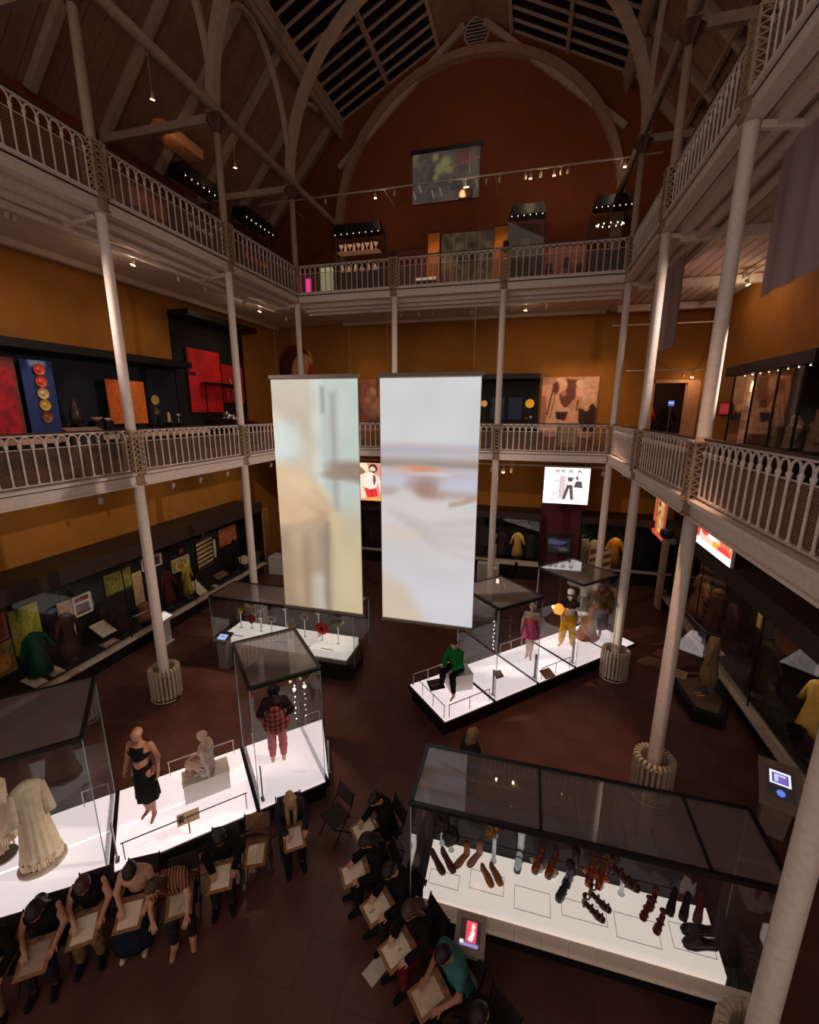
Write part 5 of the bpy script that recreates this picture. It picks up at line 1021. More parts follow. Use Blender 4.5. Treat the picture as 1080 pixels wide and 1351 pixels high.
garment('dark wine beaded dress between the small framed prints', -3.4, -4.62, .47, PI/2, fabric('wine_bead', (86, 36, 36), .5, 40), 1.45, .4, seed=6)
garment('yellow figured dress before the lettered textile', -3.35, -3.72, .47, PI/2, fabric('yellow_figured', (196, 160, 66), .4, 20), 1.4, .34, seed=7)
garment('black dress standing before the rust abstract print', -3.4, -.7, .47, PI/2, fabric('black', (26, 22, 24)), 1.5, .34, seed=8)
def flatcard(label, x, y, z, rz, w, d, col, ink, tilt=.25, cat='caption'):
    t = thing('caption_card', label, cat, (x, y, z), rz, 'caption cards in wall cases')
    MB().hexa([(-w/2, -d/2, .0), (w/2, -d/2, 0), (w/2, d/2, d*tilt), (-w/2, d/2, d*tilt), (-w/2, -d/2, .02), (w/2, -d/2, .02), (w/2, d/2, d*tilt+.02), (-w/2, d/2, d*tilt+.02)]).build('card', mat('card_%d_%d' % (col[0], col[1]), col, .7), t)
    print_panel('print', w*.92, d*.92*math.hypot(1, tilt), ink, t, (0, -d*.46, .024), rot=(-PI/2+math.atan(tilt), 0, 0), base=col, res=50)
dk = lambda c: c.rect(.1, .1, .9, .9, (64, 28, 24))
four = lambda c: [c.rect(.12+.42*i, .15+.4*j, .45+.42*i, .45+.4*j, (110, 66, 40)) for i in (0, 1) for j in (0, 1)]
flatcard('white caption card with four small pictures in the left wall case', -3.3, -9.45, .47, PI/2, .34, .5, (206, 176, 150), four); flatcard('dark framed caption card beside the green garment', -3.35, -8.95, .47, PI/2, .34, .5, (200, 170, 150), dk)
flatcard('dark framed sheet lying under the two framed prints', -3.5, -7.2, .75, PI/2, .5, .5, (206, 184, 160), dk, .6); flatcard('pale oval plate caption lying on the case deck', -3.2, -7.3, .47, PI/2, .5, .25, (150, 104, 92), lambda c: c.ell(.5, .5, .4, .35, (196, 160, 150)))
flatcard('open sketchbook propped beside the yellow dress', -3.3, -3.25, .47, PI/2, .45, .5, (220, 196, 170), dk, .9); flatcard('pair of pale gloves card in the left wall case', -3.1, -3.2, .47, PI/2, .3, .22, (196, 160, 130), lambda c: c.noise(4, 4, .1, 2)); flatcard('small white caption card near the striped panel', -3.1, -2.5, .47, PI/2, .2, .2, (206, 186, 168), lambda c: c.noise(4, 4, .1, 3))
flatcard('dark patterned tray near the end of the left wall case', -3.3, -.2, .75, PI/2, .7, .5, (196, 170, 150), dk, .4); flatcard('brocade cuff card at the bottom of the striped panel', -3.4, -1.75, .6, PI/2, .7, .3, (110, 84, 60), lambda c: c.noise(12, 4, .5, 3), .5)
t = thing('white_lectern', 'white text lectern with a lit page beside the first column', 'lectern', (-2.3, -6.05, 0), PI/2+.1)
MB().bb(-.16, .16, -.1, .1, .02, .85).build('pedestal', WHITE, t); MB().bb(-.2, .2, -.18, .18, 0, .02).build('foot', WHITE, t)
MB().hexa([(-.3, -.2, .82), (.3, -.2, .82), (.3, .18, .95), (-.3, .18, .95), (-.3, -.2, .86), (.3, -.2, .86), (.3, .18, .99), (-.3, .18, .99)]).build('desk', WHITE, t); print_panel('page', .48, .3, lambda c: [c.line([(.1, .15+.1*k), (.9, .15+.1*k)], .012, (170, 150, 140)) for k in range(8)], t, (0, -.15, .882), rot=(-PI/2+.33, 0, 0), base=(250, 240, 232), emit=.75)
t = thing('corner_plinth', 'white plinth with a round pale disc near the far left column', 'plinth', (-2.1, .85, 0), 0)
MB().bb(-.4, .4, -.35, .35, 0, .8).build('block', WHITE, t); MB().bb(-.42, .42, -.37, .37, .8, .83).build('top', WHITE, t)
MB().lathe([(.1, 0), (.34, .02), (.36, .03), (.36, .05)], 24, (0, 0, 0)).build('disc', mat('pale_disc', (214, 182, 150), .5), t, True, loc=(-1.35, .2, 1.25)).rotation_euler = (.3, PI/2-.2, 0)
MB().tube([(-1.35, .2, 0), (-1.35, .2, 1.25)], .02, 6).build('disc_stand', STEEL, t)
flatcard('white caption strip on the corner plinth', -2.1, 1.9, .7, PI/2, .9, .25, (206, 180, 160), lambda c: c.noise(4, 4, .1, 2)); t = thing('caption_stand', 'dark stand carrying a caption strip beyond the corner plinth', 'stand', (-2.1, 1.9, 0), 0); MB().bb(-.12, .12, -.42, .42, 0, .7).build('block', DARK, t)
t = thing('angled_screen', 'tan angled wall panel glowing at the end of the left case canopy', 'panel', (-3.5, 1.3, 0), .3); MB().bb(-.5, .6, -.04, .04, 0, 3.0).build('board', mat('tan_screen', (190, 128, 84), .7), t)
lamp('SPOT', (-2.8, .9, 5.3), 25, (1, .75, .5), .05, (-3.4, 1.4, 2.2), 50)

# far wall, ground floor
wallcase('dark wall case of garments on the far wall behind the screens', 'x', 3.5, YF, .5, 9.95, 2.75, True, .7, (3.0, 5.5, 7.6), cap=.3)
wallcase('dark wall case with the golden coat on the far wall', 'x', 3.5, YF, 11.75, 15.2, 2.75, True, .7, (13.4,), cap=.3)
for x in (2, 4.6, 7.0, 8.9, 12.2, 13.3): lamp('SPOT', (x, 3.75, 2.68), 14, (1, .85, .65), .04, (x, 4.6, 1.1), 75, .8)
t = thing('maroon_pier', 'maroon wall pier with dark screen niche between the far wall cases', 'wall panel', (10.85, 4.45, 0), 0)
MB().bb(-.88, .88, -.5, .44, 0, 5.2).build('panel', mat('maroon_paint', (96, 34, 40), .7), t); MB().bb(-.6, .6, -.54, -.5, 1.0, 2.1).build('niche_frame', DARKB, t)
print_panel('screen', 1.0, .75, lambda c: (c.poly([(0, .1), (.9, .25), (.6, .5), (0, .45)], (110, 110, 160)), c.poly([(.1, .6), (.6, .55), (.5, .8)], (70, 70, 110)), c.ell(.7, .75, .2, .15, (120, 112, 112))), t, (0, -.545, 1.15), base=(34, 30, 44), emit=.25)
GLD = fabric('gold_coat', (226, 140, 30), .2, 8)
garment('long golden orange coat on the far wall', 13.3, 4.1, .47, 0, GLD, 1.55, .5, 9, 2); garment('cream kimono with spread sleeves on the far wall', 8.95, 4.2, .6, 0, fabric('cream_kimono', (214, 160, 86), .25, 10), 1.3, .42, 6, 3)
garment('dark green dress beside the cream kimono', 9.6, 4.2, .47, 0, fabric('dark_green', (24, 56, 36)), 1.4, .36, 6, 4); garment('pale bustle dress beside the golden coat', 12.45, 4.2, .47, 0, fabric('pale_dress', (196, 166, 124)), 1.35, .42, 6, 5)
garment('dark grey suit in the far case between the screens', 5.1, 4.2, .47, 0, fabric('grey_suit', (84, 72, 66)), 1.5, .36, 5, 6); garment('brown coat in the far case between the screens', 5.85, 4.2, .47, 0, fabric('brown_coat2', (92, 72, 58)), 1.5, .36, 5, 7); garment('grey gown at the start of the far case', 8.2, 4.3, .47, 0, fabric('grey_gown', (60, 50, 50)), 1.4, .36, 5, 8)
def panelbox(name, label, cat, x, y, z, w, d, h, m, rz=0, fn=None, base=None, emit=0.): 
    t = thing(name, label, cat, (x, y, z), rz); MB().bb(-w/2, w/2, -d/2, d/2, 0, h).build('panel', m, t); MB().bb(-w/2-.02, w/2+.02, -d/2-.03, d/2+.03, 0, .02).build('foot', STEEL, t)
    if fn: print_panel('print', w*.94, h*.94, fn, t, (0, -d/2-.004, h*.03), base=base, emit=emit)
    return t
CRP = mat('cream_panel', (196, 162, 122), .7)
txt = lambda c: [c.line([(.15, .08+.05*k), (.85-.2*(k % 4 == 3), .08+.05*k)], .008, (120, 92, 70)) for k in range(16)]
panelbox('text_board', 'tall cream text panel at the near end of the far case', 'panel', 7.75, 4.3, .47, .42, .03, 1.3, CRP, 0, txt, (196, 162, 122)); panelbox('text_board', 'tall cream text panel beside the pale bustle dress', 'panel', 11.95, 4.3, .47, .5, .03, 1.35, CRP, 0, txt, (196, 162, 122))
for x, y, w in ((8.4, 3.4, 1.0), (9.5, 3.4, .9)): t = thing('caption_desk', 'low pale caption desk before the far wall case, %s' % ('by the cream kimono' if x > 9 else 'by the cream text panel'), 'caption desk', (x, y-.3, 0), 0); MB().bb(-w/2, w/2, -.1, .1, .0, .68).build('desk', DARK, t); MB().hexa([(-w/2, -.16, .68), (w/2, -.16, .68), (w/2, .12, .8), (-w/2, .12, .8), (-w/2, -.16, .7), (w/2, -.16, .7), (w/2, .12, .82), (-w/2, .12, .82)]).build('top', LABEL, t)
panelbox('portrait_panel', 'free-standing board with a brown wavy portrait print behind the glass case', 'panel', 12.55, 4.35-1.2, 0, 1.0, .06, 1.75, mat('cream_panel', (196, 162, 122)), .25, lambda c: (c.noise(6, 6, .2, 3), [c.poly([(0, .15+.22*k), (1, .0+.22*k), (1, .1+.22*k), (0, .27+.22*k)], (222, 186, 150)) for k in range(4)]), (120, 70, 50))
panelbox('white_pedestal', 'white text pedestal with a lit page by the far column', 'pedestal', 7.75, 2.2, 0, .95, .3, .95, WHITE, 0, lambda c: c.rect(.55, .08, .95, .25, (250, 245, 240)), (170, 156, 148))
panelbox('grey_chair_back', 'pale grey rounded bench back behind the glowing right platform', 'bench', 7.9, -2.6, 0, .95, .4, .55, GREYP, .35)

# right wall, ground floor
wallcase('dark wall case of dresses and mannequins along the right wall', 'y', 14.75, XR, -9.2, 1.9, 3.0, True, .55, (-5.6, -1.8, .6), cap=.5)
for y in (-7.5, -6.3, -3.0, -1.3, .2): lamp('SPOT', (15.0, y, 2.9), 24, (1, .8, .55), .04, (15.7, y, 1.2), 75, .8)
t = thing('maroon_wall_panel', 'maroon painted panel above the right wall case', 'wall panel', (16.05, -7.0, 3.55), 0); MB().bb(-.04, .04, -2.6, 2.6, 0, 2.2).build('panel', mat('maroon_paint', (96, 34, 40)), t)
garment('rust and cream crinoline gown beneath the red poster', 15.4, -.35, .47, -PI/2, stripemat('rust_gown', (130, 70, 48), (176, 120, 80), 4, 'DIAGONAL'), 1.6, .75, 10, 2, skirt=1.15); garment('brown fur-trimmed gown beside the rust crinoline', 15.4, -1.62, .47, -PI/2, fabric('brown_gown', (104, 68, 50), .4, 16), 1.6, .6, 9, 3)
garment('dark plum dress beside the fur-trimmed gown', 15.45, -2.62, .47, -PI/2, fabric('plum', (60, 34, 36), .3, 10), 1.55, .5, 9, 4); garment('cream yellow dress with black fan in the right wall case', 15.45, -6.75, .55, -PI/2, fabric('cream_dress', (232, 178, 96), .12, 8), 1.55, .5, 5, 5)
t = thing('black_feather_fan', 'black feathered fan hanging before the cream yellow dress', 'fan', (15.12, -7.05, .7), -PI/2)
for k in range(11): a = -.9+.18*k; MB().loft([[(r*math.sin(a)+w*math.cos(a)*math.cos(q), .02*math.sin(q)+.004*k, .5-r*math.cos(a)+w*math.sin(a)*math.cos(q)) for q in [2*PI*j/6 for j in range(6)]] for r, w in ((.05, .01), (.3, .05), (.55, .06), (.62, .01))]).build('feather', BLK, t, True)
wall_item('textile_panel', 'small cream cloth sample behind the right wall gowns', 'textile', -3.1, -2.85, 1.5, 2.3, lambda c: c.noise(4, 6, .1, 3), (216, 170, 104), x=15.98, rz=-PI/2); wall_item('textile_panel', 'tan textile panel on the right case backdrop', 'textile', -5.0, -3.9, 1.5, 2.3, weave(((150, 86, 52), (170, 100, 60))), (150, 86, 52), x=15.98, rz=-PI/2)
flatcard('white picture card on the right case deck', 15.1, -2.9, .47, -PI/2, .4, .3, (206, 186, 166), lambda c: c.rect(.3, .3, .7, .7, (130, 110, 96)))
panelbox('column_sign', 'tall narrow pinkish sign standing against the right wall case end', 'sign', 14.55, 1.35, 0, .5, .12, 2.9, mat('sign_pink', (176, 130, 112), .7), -PI/2, lambda c: [c.line([(.2, .1+.02*k), (.75, .1+.02*k)], .003, (150, 108, 92)) for k in range(9)], (186, 142, 124))
t = thing('drum_lamp', 'dark cylinder lamp crowning the narrow pinkish sign', 'lamp', (14.55, 1.35, 2.92), 0); MB().lathe([(.2, 0), (.24, .1), (.24, .25), (.2, .3)], 18).build('drum', DARK, t, True); MB().lathe([(.21, 0), (.21, .02)], 18, (0, 0, .3)).build('lid', STEEL, t)
# small stand-alone case with a gown in front of the right wall
t = thing('low_plinth', 'dark angled plinth under the cream gown near the right wall', 'plinth', (14.2, -4.9, 0), 0)
MB().prism([(-.75, .75), (-.6, -.85), (.0, -1.05), (.35, -.3), (.35, 1.0)], 0, .3).build('plinth', DARK, t); MB().prism([(-.6, .6), (-.48, -.7), (-.05, -.85), (.25, -.25), (.25, .8)], .3, .32).build('deck', mat('deck_taupe', (120, 92, 74), .6), t)
t = garment('cream lace gown on the dark angled plinth', 14.22, -4.75, .32, -PI/2-.5, fabric('lace', (176, 138, 98), .35, 30), 1.6, .5, 8, 9, skirt=.75)
lamp('SPOT', (13.6, -4.2, 5.6), 60, (1, .78, .55), .05, (14.2, -4.8, .9), 34)
tg = thing('glass_screen', 'two-pane glass screen guarding the cream lace gown', 'glass screen', (14.2, -4.9, .3), 0)
MB().box((-.62, -.05, 1.05), (.01, 1.4, 2.1), .09).build('pane', GLASS, tg); MB().box((-.28, -.86, 1.05), (.62, .01, 2.1), -.33).build('pane', GLASS, tg); MB().beam((-.7, .65, 2.1), (-.57, -.75, 2.1), .04, .04).build('top_bar', DARK, tg); MB().beam((-.57, -.75, 2.1), (.02, -.98, 2.1), .04, .04).build('top_bar', DARK, tg)
flatcard('white caption card at the corner of the dark angled plinth', 13.75, -4.2, .32, -.5, .3, .3, (216, 176, 150), lambda c: [c.line([(.15, .2+.15*k), (.85, .2+.15*k)], .02, (150, 110, 90)) for k in range(5)])
t = thing('slipper_pair', 'pair of pale slippers lying before the cream lace gown', 'shoes', (13.95, -5.05, .32), .3)
for q in (-1, 1): MB().loft([ell(-.12, .01, .0, .02), ell(-.08, .035, 0, .05), ell(0, .032, 0, .05), ell(.1, .028, 0, .05), ell(.12, .01, .01, .03)]).build('slipper', mat('slipper_gold', (214, 170, 120), .5), t, True).location = (0, q*.06, 0)
# ================================================================== HANGING SCREENS AND LIT POSTERS
def screenL(c):
    U, T = c.U, c.T; sm = lambda x: np.clip(x, 0, 1)**2*(3-2*np.clip(x, 0, 1))
    c.put(sm((.2-T)*4)*.6, (206, 198, 182)); c.put(sm((U-.42)/.2)*sm((.62-T)*6), (196, 208, 200)); c.rect(.48, -.1, .57, .6, (216, 222, 216), .05, .8); c.rect(.58, .03, .62, .13, (126, 128, 124), .02, .7); c.rect(.68, .05, .75, .54, (160, 156, 152), .03, .8); c.rect(.6, .14, .65, .5, (182, 188, 184), .03, .6)
    c.put(sm((T-.5)*7), (203, 190, 160)); c.ell(1.0, .37, .36, .042, (150, 126, 110), .7, .9, .12); c.ell(.72, .385, .16, .02, (158, 138, 122), .8, .8)
    c.poly([(-.2, .33), (.12, .345), (.38, .405), (.58, .485), (.66, .54), (.85, .63), (1.1, .74), (1.1, 1.1), (-.2, 1.1)], (209, 190, 150), .05, .9)
    c.poly([(-.2, .32), (.12, .34), (.38, .4), (.56, .47), (.66, .55), (.62, .62), (.45, .63), (-.2, .67)], (214, 180, 142), .08); c.ell(.35, .44, .3, .03, (226, 196, 160), .9, .6, .35); c.line([(-.05, .64), (.25, .618), (.45, .59), (.58, .555)], .016, (170, 132, 106), 2., .4); c.line([(.46, .455), (.58, .495), (.63, .535)], .01, (190, 150, 120), 2., .3); c.line([(.3, .515), (.5, .545), (.56, .55)], .01, (194, 154, 122), 2., .35)
    c.poly([(-.2, .645), (.3, .62), (.58, .575), (.63, .6), (.56, .8), (.54, 1.1), (-.2, 1.1)], (176, 152, 126), .04, .9)
    c.put((vnoise(U, T, 7, 5, 8)-.35)*1.2*sm((T-.64)*12)*sm((.58-U)*8), (152, 126, 102))
    for u, w, col, al in ((.03, .06, (166, 140, 116), .5), (.2, .05, (198, 174, 140), .5), (.3, .03, (156, 130, 108), .45), (.4, .04, (190, 166, 134), .4), (.53, .05, (144, 126, 112), .55)): c.line([(u+.04, .66), (u+.03, .8), (u, 1.05)], w*.6, col, 1.6, al)
    c.line([(.47, .86), (.48, 1.05)], .03, (204, 200, 190), 1.5, .8); c.line([(.6, .6), (.57, .9), (.58, 1.05)], .012, (136, 116, 102), 1.5, .5)
    c.ell(.1, .25, .24, .085, (188, 198, 196), 1., .95); c.ell(.02, .27, .16, .06, (206, 218, 220), 1., .7)
    for k in range(4): c.line([(.08+.07*k, .17+.015*((k*7) % 3)), (.07+.06*k, .3)], .014, (212, 222, 222), 1.8, .4)
    c.noise(6, 12, .025, 4)
def screenR(c):
    T = c.T; c.put(np.clip(1-abs(T-.1)*3, 0, 1)*.5, (212, 216, 214))
    for t0, t1, col, a in ((.25, .29, (178, 174, 192), .75), (.285, .33, (190, 178, 178), .7), (.31, .345, (152, 136, 130), .85), (.35, .39, (198, 188, 200), .9), (.385, .425, (196, 196, 218), .8), (.42, .465, (176, 152, 138), .65)): c.rect(-.1, t0, 1.1, t1, col, .03, a)
    c.line([(0, .258), (.3, .25), (.55, .258), (.8, .262), (1, .278)], .005, (218, 184, 170), 1.5, .5); c.ell(.4, .348, .24, .016, (226, 160, 136), 1.2, .8); c.ell(.44, .345, .12, .008, (236, 140, 104), 1.2, .7); c.ell(.5, .366, .16, .009, (244, 242, 250), 1.2, .8); c.ell(.47, .42, .16, .05, (164, 124, 106), 1.3, .8); c.rect(.62, .4, 1.0, .43, (206, 206, 226), .03, .7)
    c.poly([(-.2, .48), (.12, .46), (.22, .425), (.32, .43), (.42, .465), (.8, .49), (1.2, .455), (1.2, .8), (-.2, .8)], (214, 208, 206), .03, .95); c.line([(.97, .455), (.85, .475), (.74, .485)], .01, (178, 146, 120), 1., .7)
    for k in range(4): c.line([(.1+.1*k, .52+.03*k), (.5+.05*k, .58+.03*k), (.95, .55+.05*k)], .016, (192, 182, 178), 1., .35)
    c.ell(.15, .62, .3, .035, (224, 204, 186), 1., .6); c.put(np.clip((T-.62)*6, 0, 1)*.6, (214, 212, 218)); c.poly([(-.2, .76), (.25, .84), (.62, 1.1), (-.2, 1.1)], (216, 194, 168), .06, .85); c.noise(4, 10, .02, 3)
for x0, x1, fn, lab, base in ((3.56, 5.62, screenL, 'tall hanging screen showing a blurred tan hand and sleeve', (204, 190, 166)), (6.1, 8.2, screenR, 'tall hanging screen showing a pale face with a blurred dark eye band', (216, 214, 216))):
    t = thing('hanging_screen', lab, 'projection screen', ((x0+x1)/2, -8.0, 2.95), 0, 'hanging projection screens'); w, h = x1-x0, 5.4
    MB().bb(-w/2, w/2, 0, .012, 0, h).build('fabric', mat('screen_fabric', (200, 192, 180), .9), t); print_panel('projection', w-.02, h-.06, fn, t, (0, -.004, .03), emit=.8, base=base, res=34)
    MB().bb(-w/2-.03, w/2+.03, -.03, .04, h, h+.07).build('top_bar', mat('bar_taupe', (120, 104, 92), .5), t); MB().bb(-w/2-.02, w/2+.02, -.02, .03, -.05, 0).build('bottom_bar', mat('bar_taupe', (120, 104, 92)), t)
    for x in (-w*.42, w*.42): MB().tube([(x, 0, h+.07), (x, 0, 19.3)], .0015, 4).build('hanging_cable', STEEL, t)
INK = (58, 46, 50)
def four_girls(c):
    c.rect(.14, .06, .86, .9, (250, 246, 246), .02); GR = (150, 128, 134); DK = (70, 58, 62); PKS = (236, 220, 222)
    for u, kind in ((.29, 0), (.41, 1), (.58, 2), (.77, 3)):
        c.ell(u, .12, .042, .062, DK, .3); c.ell(u, .135, .026, .042, (240, 226, 222), .3)
        c.poly([(u-.055, .22), (u+.055, .22), (u+.07, .4), (u-.07, .4)], PKS if kind < 2 else (236, 222, 222))
        c.line([(u-.06, .22), (u-.1, .36), (u-.06, .46)], .014, PKS); c.line([(u+.06, .22), (u+.1, .36), (u+.05, .44)], .014, PKS)
        c.line([(u-.06, .22), (u-.115, .36), (u-.07, .46)], .005, GR, a=.8); c.line([(u+.06, .22), (u+.115, .36), (u+.06, .46)], .005, GR, a=.8)
        if kind == 0: c.poly([(u-.06, .38), (u+.07, .38), (u+.1, .64), (u-.1, .62)], (226, 206, 210)); c.line([(u-.05, .36), (u+.05, .36)], .01, DK); c.line([(u-.02, .64), (u-.07, .78)], .014, GR); c.line([(u+.05, .64), (u+.0, .76)], .014, GR); c.rect(u-.12, .87, u-.06, .89, DK); c.rect(u-.02, .85, u+.03, .87, DK)
        if kind == 1: c.poly([(u-.05, .2), (u+.05, .2), (u+.06, .85), (u-.06, .85)], (206, 188, 192)); [c.line([(u-.05+.02*k, .24), (u-.06+.025*k, .85)], .006, GR) for k in range(6)]
        if kind == 2: c.poly([(u-.07, .26), (u+.07, .26), (u+.04, .38), (u-.04, .38)], DK); c.poly([(u-.07, .46), (u+.06, .46), (u+.1, .88), (u+.03, .88), (u-.01, .55), (u-.09, .88), (u-.15, .88)], DK)
        if kind == 3: c.poly([(u-.06, .36), (u+.06, .36), (u+.09, .55), (u-.11, .53)], DK); c.poly([(u-.08, .28), (u-.03, .2), (u-.01, .36)], DK); c.line([(u-.03, .55), (u-.04, .84)], .014, PKS); c.line([(u+.03, .55), (u+.03, .84)], .014, PKS); c.rect(u-.07, .9, u-.02, .92, DK); c.rect(u+.0, .92, u+.05, .94, DK)
picture('lightbox_poster', 'bright white backlit poster of four standing figures drawn in grey', 'poster', 1.86, 1.58, (10.86, 2.9, 3.72), 0, four_girls, emit=1.5, base=(252, 250, 246), fm=WHITE, depth=.08, res=52, wires=.85)

def red_man(c):
    c.poly([(0, .0), (1.1, 0), (1.1, 1), (.7, 1), (.6, .4)], (226, 140, 120), .05); c.poly([(-.1, .05), (.3, .2), (.1, .35), (-.1, .35)], (150, 110, 80)); c.poly([(-.1, .0), (.2, -.1), (.45, .2), (.3, .25)], (250, 220, 180)); c.ell(.55, .14, .17, .11, (40, 30, 28), .2); c.ell(.53, .18, .12, .09, (236, 200, 180), .2); c.poly([(.38, .2), (.66, .22), (.55, .28), (.45, .27)], (40, 30, 28))
    c.poly([(.05, .32), (.45, .22), (.72, .33), (.7, .62), (.4, .7), (.2, .64)], (240, 226, 214)); c.poly([(.55, .3), (.7, .36), (.6, .6), (.54, .5)], (110, 86, 84)); c.line([(.12, .36), (.06, .62), (.18, .92)], .06, (240, 216, 196)); c.line([(.72, .38), (.85, .62), (.96, .88)], .055, (240, 216, 196)); c.poly([(.18, .64), (.42, .7), (.68, .66), (.75, .9), (.3, .92)], (226, 50, 46)); c.line([(.48, .72), (.5, .9)], .01, (60, 20, 20)); c.poly([(.05, .95), (.9, .86), (1.1, .92), (.7, 1.05), (.1, 1.05)], (240, 160, 90))
picture('lightbox_poster', 'backlit poster of a man in white shirt and red trousers between the screens', 'poster', 1.3, 1.85, (1.95, 2.9, 3.36), 0, red_man, emit=1.0, base=(236, 190, 160), fm=WHITE, depth=.08, res=40, wires=.78)
def red_poster(c):
    RD = (232, 66, 48); c.c[:] = (222, 200, 176); c.poly([(0, .1), (.12, .2), (.1, .8), (0, .82)], RD); c.line([(.08, .1), (.16, .3), (.1, .8)], .03, (250, 236, 220)); c.ell(.24, .5, .13, .2, RD, .2); c.ell(.14, .14, .06, .08, (120, 100, 90), .2); c.line([(.25, .05), (.3, .25)], .04, (240, 226, 190)); c.line([(.45, .1), (.4, .3)], .03, (236, 206, 130))
    c.poly([(.42, .3), (.6, .22), (.66, .6), (.5, .7)], (236, 228, 226)); c.poly([(.5, .36), (.56, .28), (.6, .5), (.52, .55)], (70, 66, 76)); c.ell(.46, .62, .1, .09, (250, 246, 240), .2); c.poly([(.62, .1), (1, .12), (1, .82), (.7, .78)], (228, 120, 96)); [c.line([(.66+.06*k, .15), (.7+.05*k, .75)], .012, (200, 60, 50)) for k in range(6)]; c.ell(.62, .78, .13, .09, (246, 160, 60), .3); c.ell(.8, .8, .16, .1, RD, .3); c.line([(.97, .2), (.95, .7)], .02, (240, 200, 110)); c.rect(-.1, .84, 1.1, 1.1, (255, 255, 252))
picture('lightbox_poster', 'backlit red and orange figure poster with white lower border on the right wall', 'poster', 2.6, 1.3, (14.66, -2.5, 3.52), -PI/2, red_poster, emit=1.15, fm=WHITE, depth=.08, res=40, wires=.9)
def gold_poster(c):
    c.c[:] = (206, 92, 66); c.poly([(.3, 0), (.8, 0), (.75, .4), (.7, .9), (.45, .9), (.35, .5)], (240, 190, 96)); c.ell(.45, .2, .1, .07, (120, 60, 50), .4); c.line([(.3, .5), (.55, .35), (.45, .6), (.6, .75)], .02, (120, 50, 40)); c.rect(-.1, .86, 1.1, 1.1, (226, 96, 60)); c.line([(.8, .05), (.85, .9)], .03, (226, 150, 120)); c.noise(10, 12, .12, 3)
picture('lightbox_poster', 'narrow orange and gold backlit figure poster on the right wall', 'poster', 1.6, 1.75, (14.66, 3.0, 2.5), -PI/2, gold_poster, emit=.75, fm=WHITE, depth=.06, res=36, wires=1.6)

# ================================================================== FIRST-FLOOR GALLERY
def highcase(name, label, x0, x1, y0, y1, z0, z1, backs, m=CASEBK):
    t = thing(name, label, 'display case', ((x0+x1)/2, (y0+y1)/2, z0), 0, 'gallery wall cases'); x, y, h = (x1-x0)/2, (y1-y0)/2, z1-z0
    MB().bb(-x, x, -y, y, 0, .72).build('base', DARK, t)
    if backs == 'x-': MB().bb(-x, -x+.05, -y, y, .72, h).build('back_panel', m, t)
    if backs == 'x+': MB().bb(x-.05, x, -y, y, .72, h).build('back_panel', m, t)
    if backs == 'y+': MB().bb(-x, x, y-.05, y, .72, h).build('back_panel', m, t)
    MB().bb(-x, x, -y, y, h-.22, h).build('canopy', DARK, t)
    return t
LX = -4.0
highcase('gallery_case', 'long dark first-floor case holding the red, blue and orange textiles', XL+.01, -3.2, -10.5, -2.4, G1, 9.4, 'x-', CASEBL)
t = highcase('gallery_case', 'tall black case with red lacquer panels on the first-floor left wall', XL+.01, -3.2, -2.35, 2.0, G1, 11.3, 'x-')

def shelf_strip(y0, y1): 
    t = thing('caption_ledge', 'pale caption ledge along the front of the first-floor left case', 'ledge', (-3.1, (y0+y1)/2, G1+.72), 0, 'caption ledges'); MB().hexa([(-.1, y0-(y0+y1)/2, 0), (.1, y0-(y0+y1)/2, -.1), (.1, y1-(y0+y1)/2, -.1), (-.1, y1-(y0+y1)/2, 0), (-.1, y0-(y0+y1)/2, .03), (.1, y0-(y0+y1)/2, -.07), (.1, y1-(y0+y1)/2, -.07), (-.1, y1-(y0+y1)/2, .03)]).build('strip', mat('caption_strip_lit', (216, 172, 140), .6), t); MB().bb(-.1, -.06, y0-(y0+y1)/2, y1-(y0+y1)/2, -.7, 0).build('support', DARK, t)
shelf_strip(-9.6, -2.0)
for y in (-8.5, -7.7, -6.2, -5.0, -3.7, -1.6, -.5, .9): lamp('SPOT', (-2.9, y, 9.3 if y < -2.4 else 10.9), 12, (1, .86, .66), .04, (-3.85, y, 7.9 if y < -2.4 else 8.6), 60, .8)

wall_item('textile_panel', 'crimson hanging textile beside the blue plate panel', 'textile', -8.95, -8.25, 6.95, 8.95, lambda c: (c.noise(8, 16, .25, 3), c.rect(-.1, -.1, 1.1, .12, (120, 46, 50)), c.rect(.9, -.1, 1.1, 1.1, (110, 60, 50))), (178, 22, 40), x=-3.6)
pn = wall_item('plate_board', 'upright blue panel carrying five round plates', 'display panel', -8.12, -7.32, 6.95, 8.95, lambda c: (c.ell(.35, .03, .12, .05, (150, 170, 220), .9), c.ell(.52, .03, .12, .05, (150, 170, 220), .9), c.ell(.7, .03, .12, .05, (150, 170, 220), .9)), (42, 58, 118), x=-3.6)
for k, (z, col, lab) in enumerate(((8.71, (206, 70, 44), 'topmost scarlet plate'), (8.4, (214, 78, 48), 'second scarlet plate'), (8.09, (232, 180, 120), 'middle cream plate'), (7.79, (226, 170, 66), 'mustard yellow plate'), (7.47, (150, 86, 52), 'lowest brown plate'))):
    t = thing('plate', lab+' on the blue panel', 'plate', (-3.575, -7.7, z), 0, 'plates on the blue panel'); o = MB().lathe([(.02, .0), (.1, .004), (.145, .03), (.15, .035), (.148, .028), (.1, .0)], 24).build('dish', mat('glaze%d' % k, col, .35, var=.15, scale=14), t, True); o.rotation_euler = (0, PI/2, 0); o2 = MB().lathe([(.07, .006), (.07, .008)], 16).build('well', mat('glazew%d' % k, tuple(min(255, int(v*1.15)) for v in col), .35, var=.3, scale=30), t, True); o2.rotation_euler = (0, PI/2, 0)
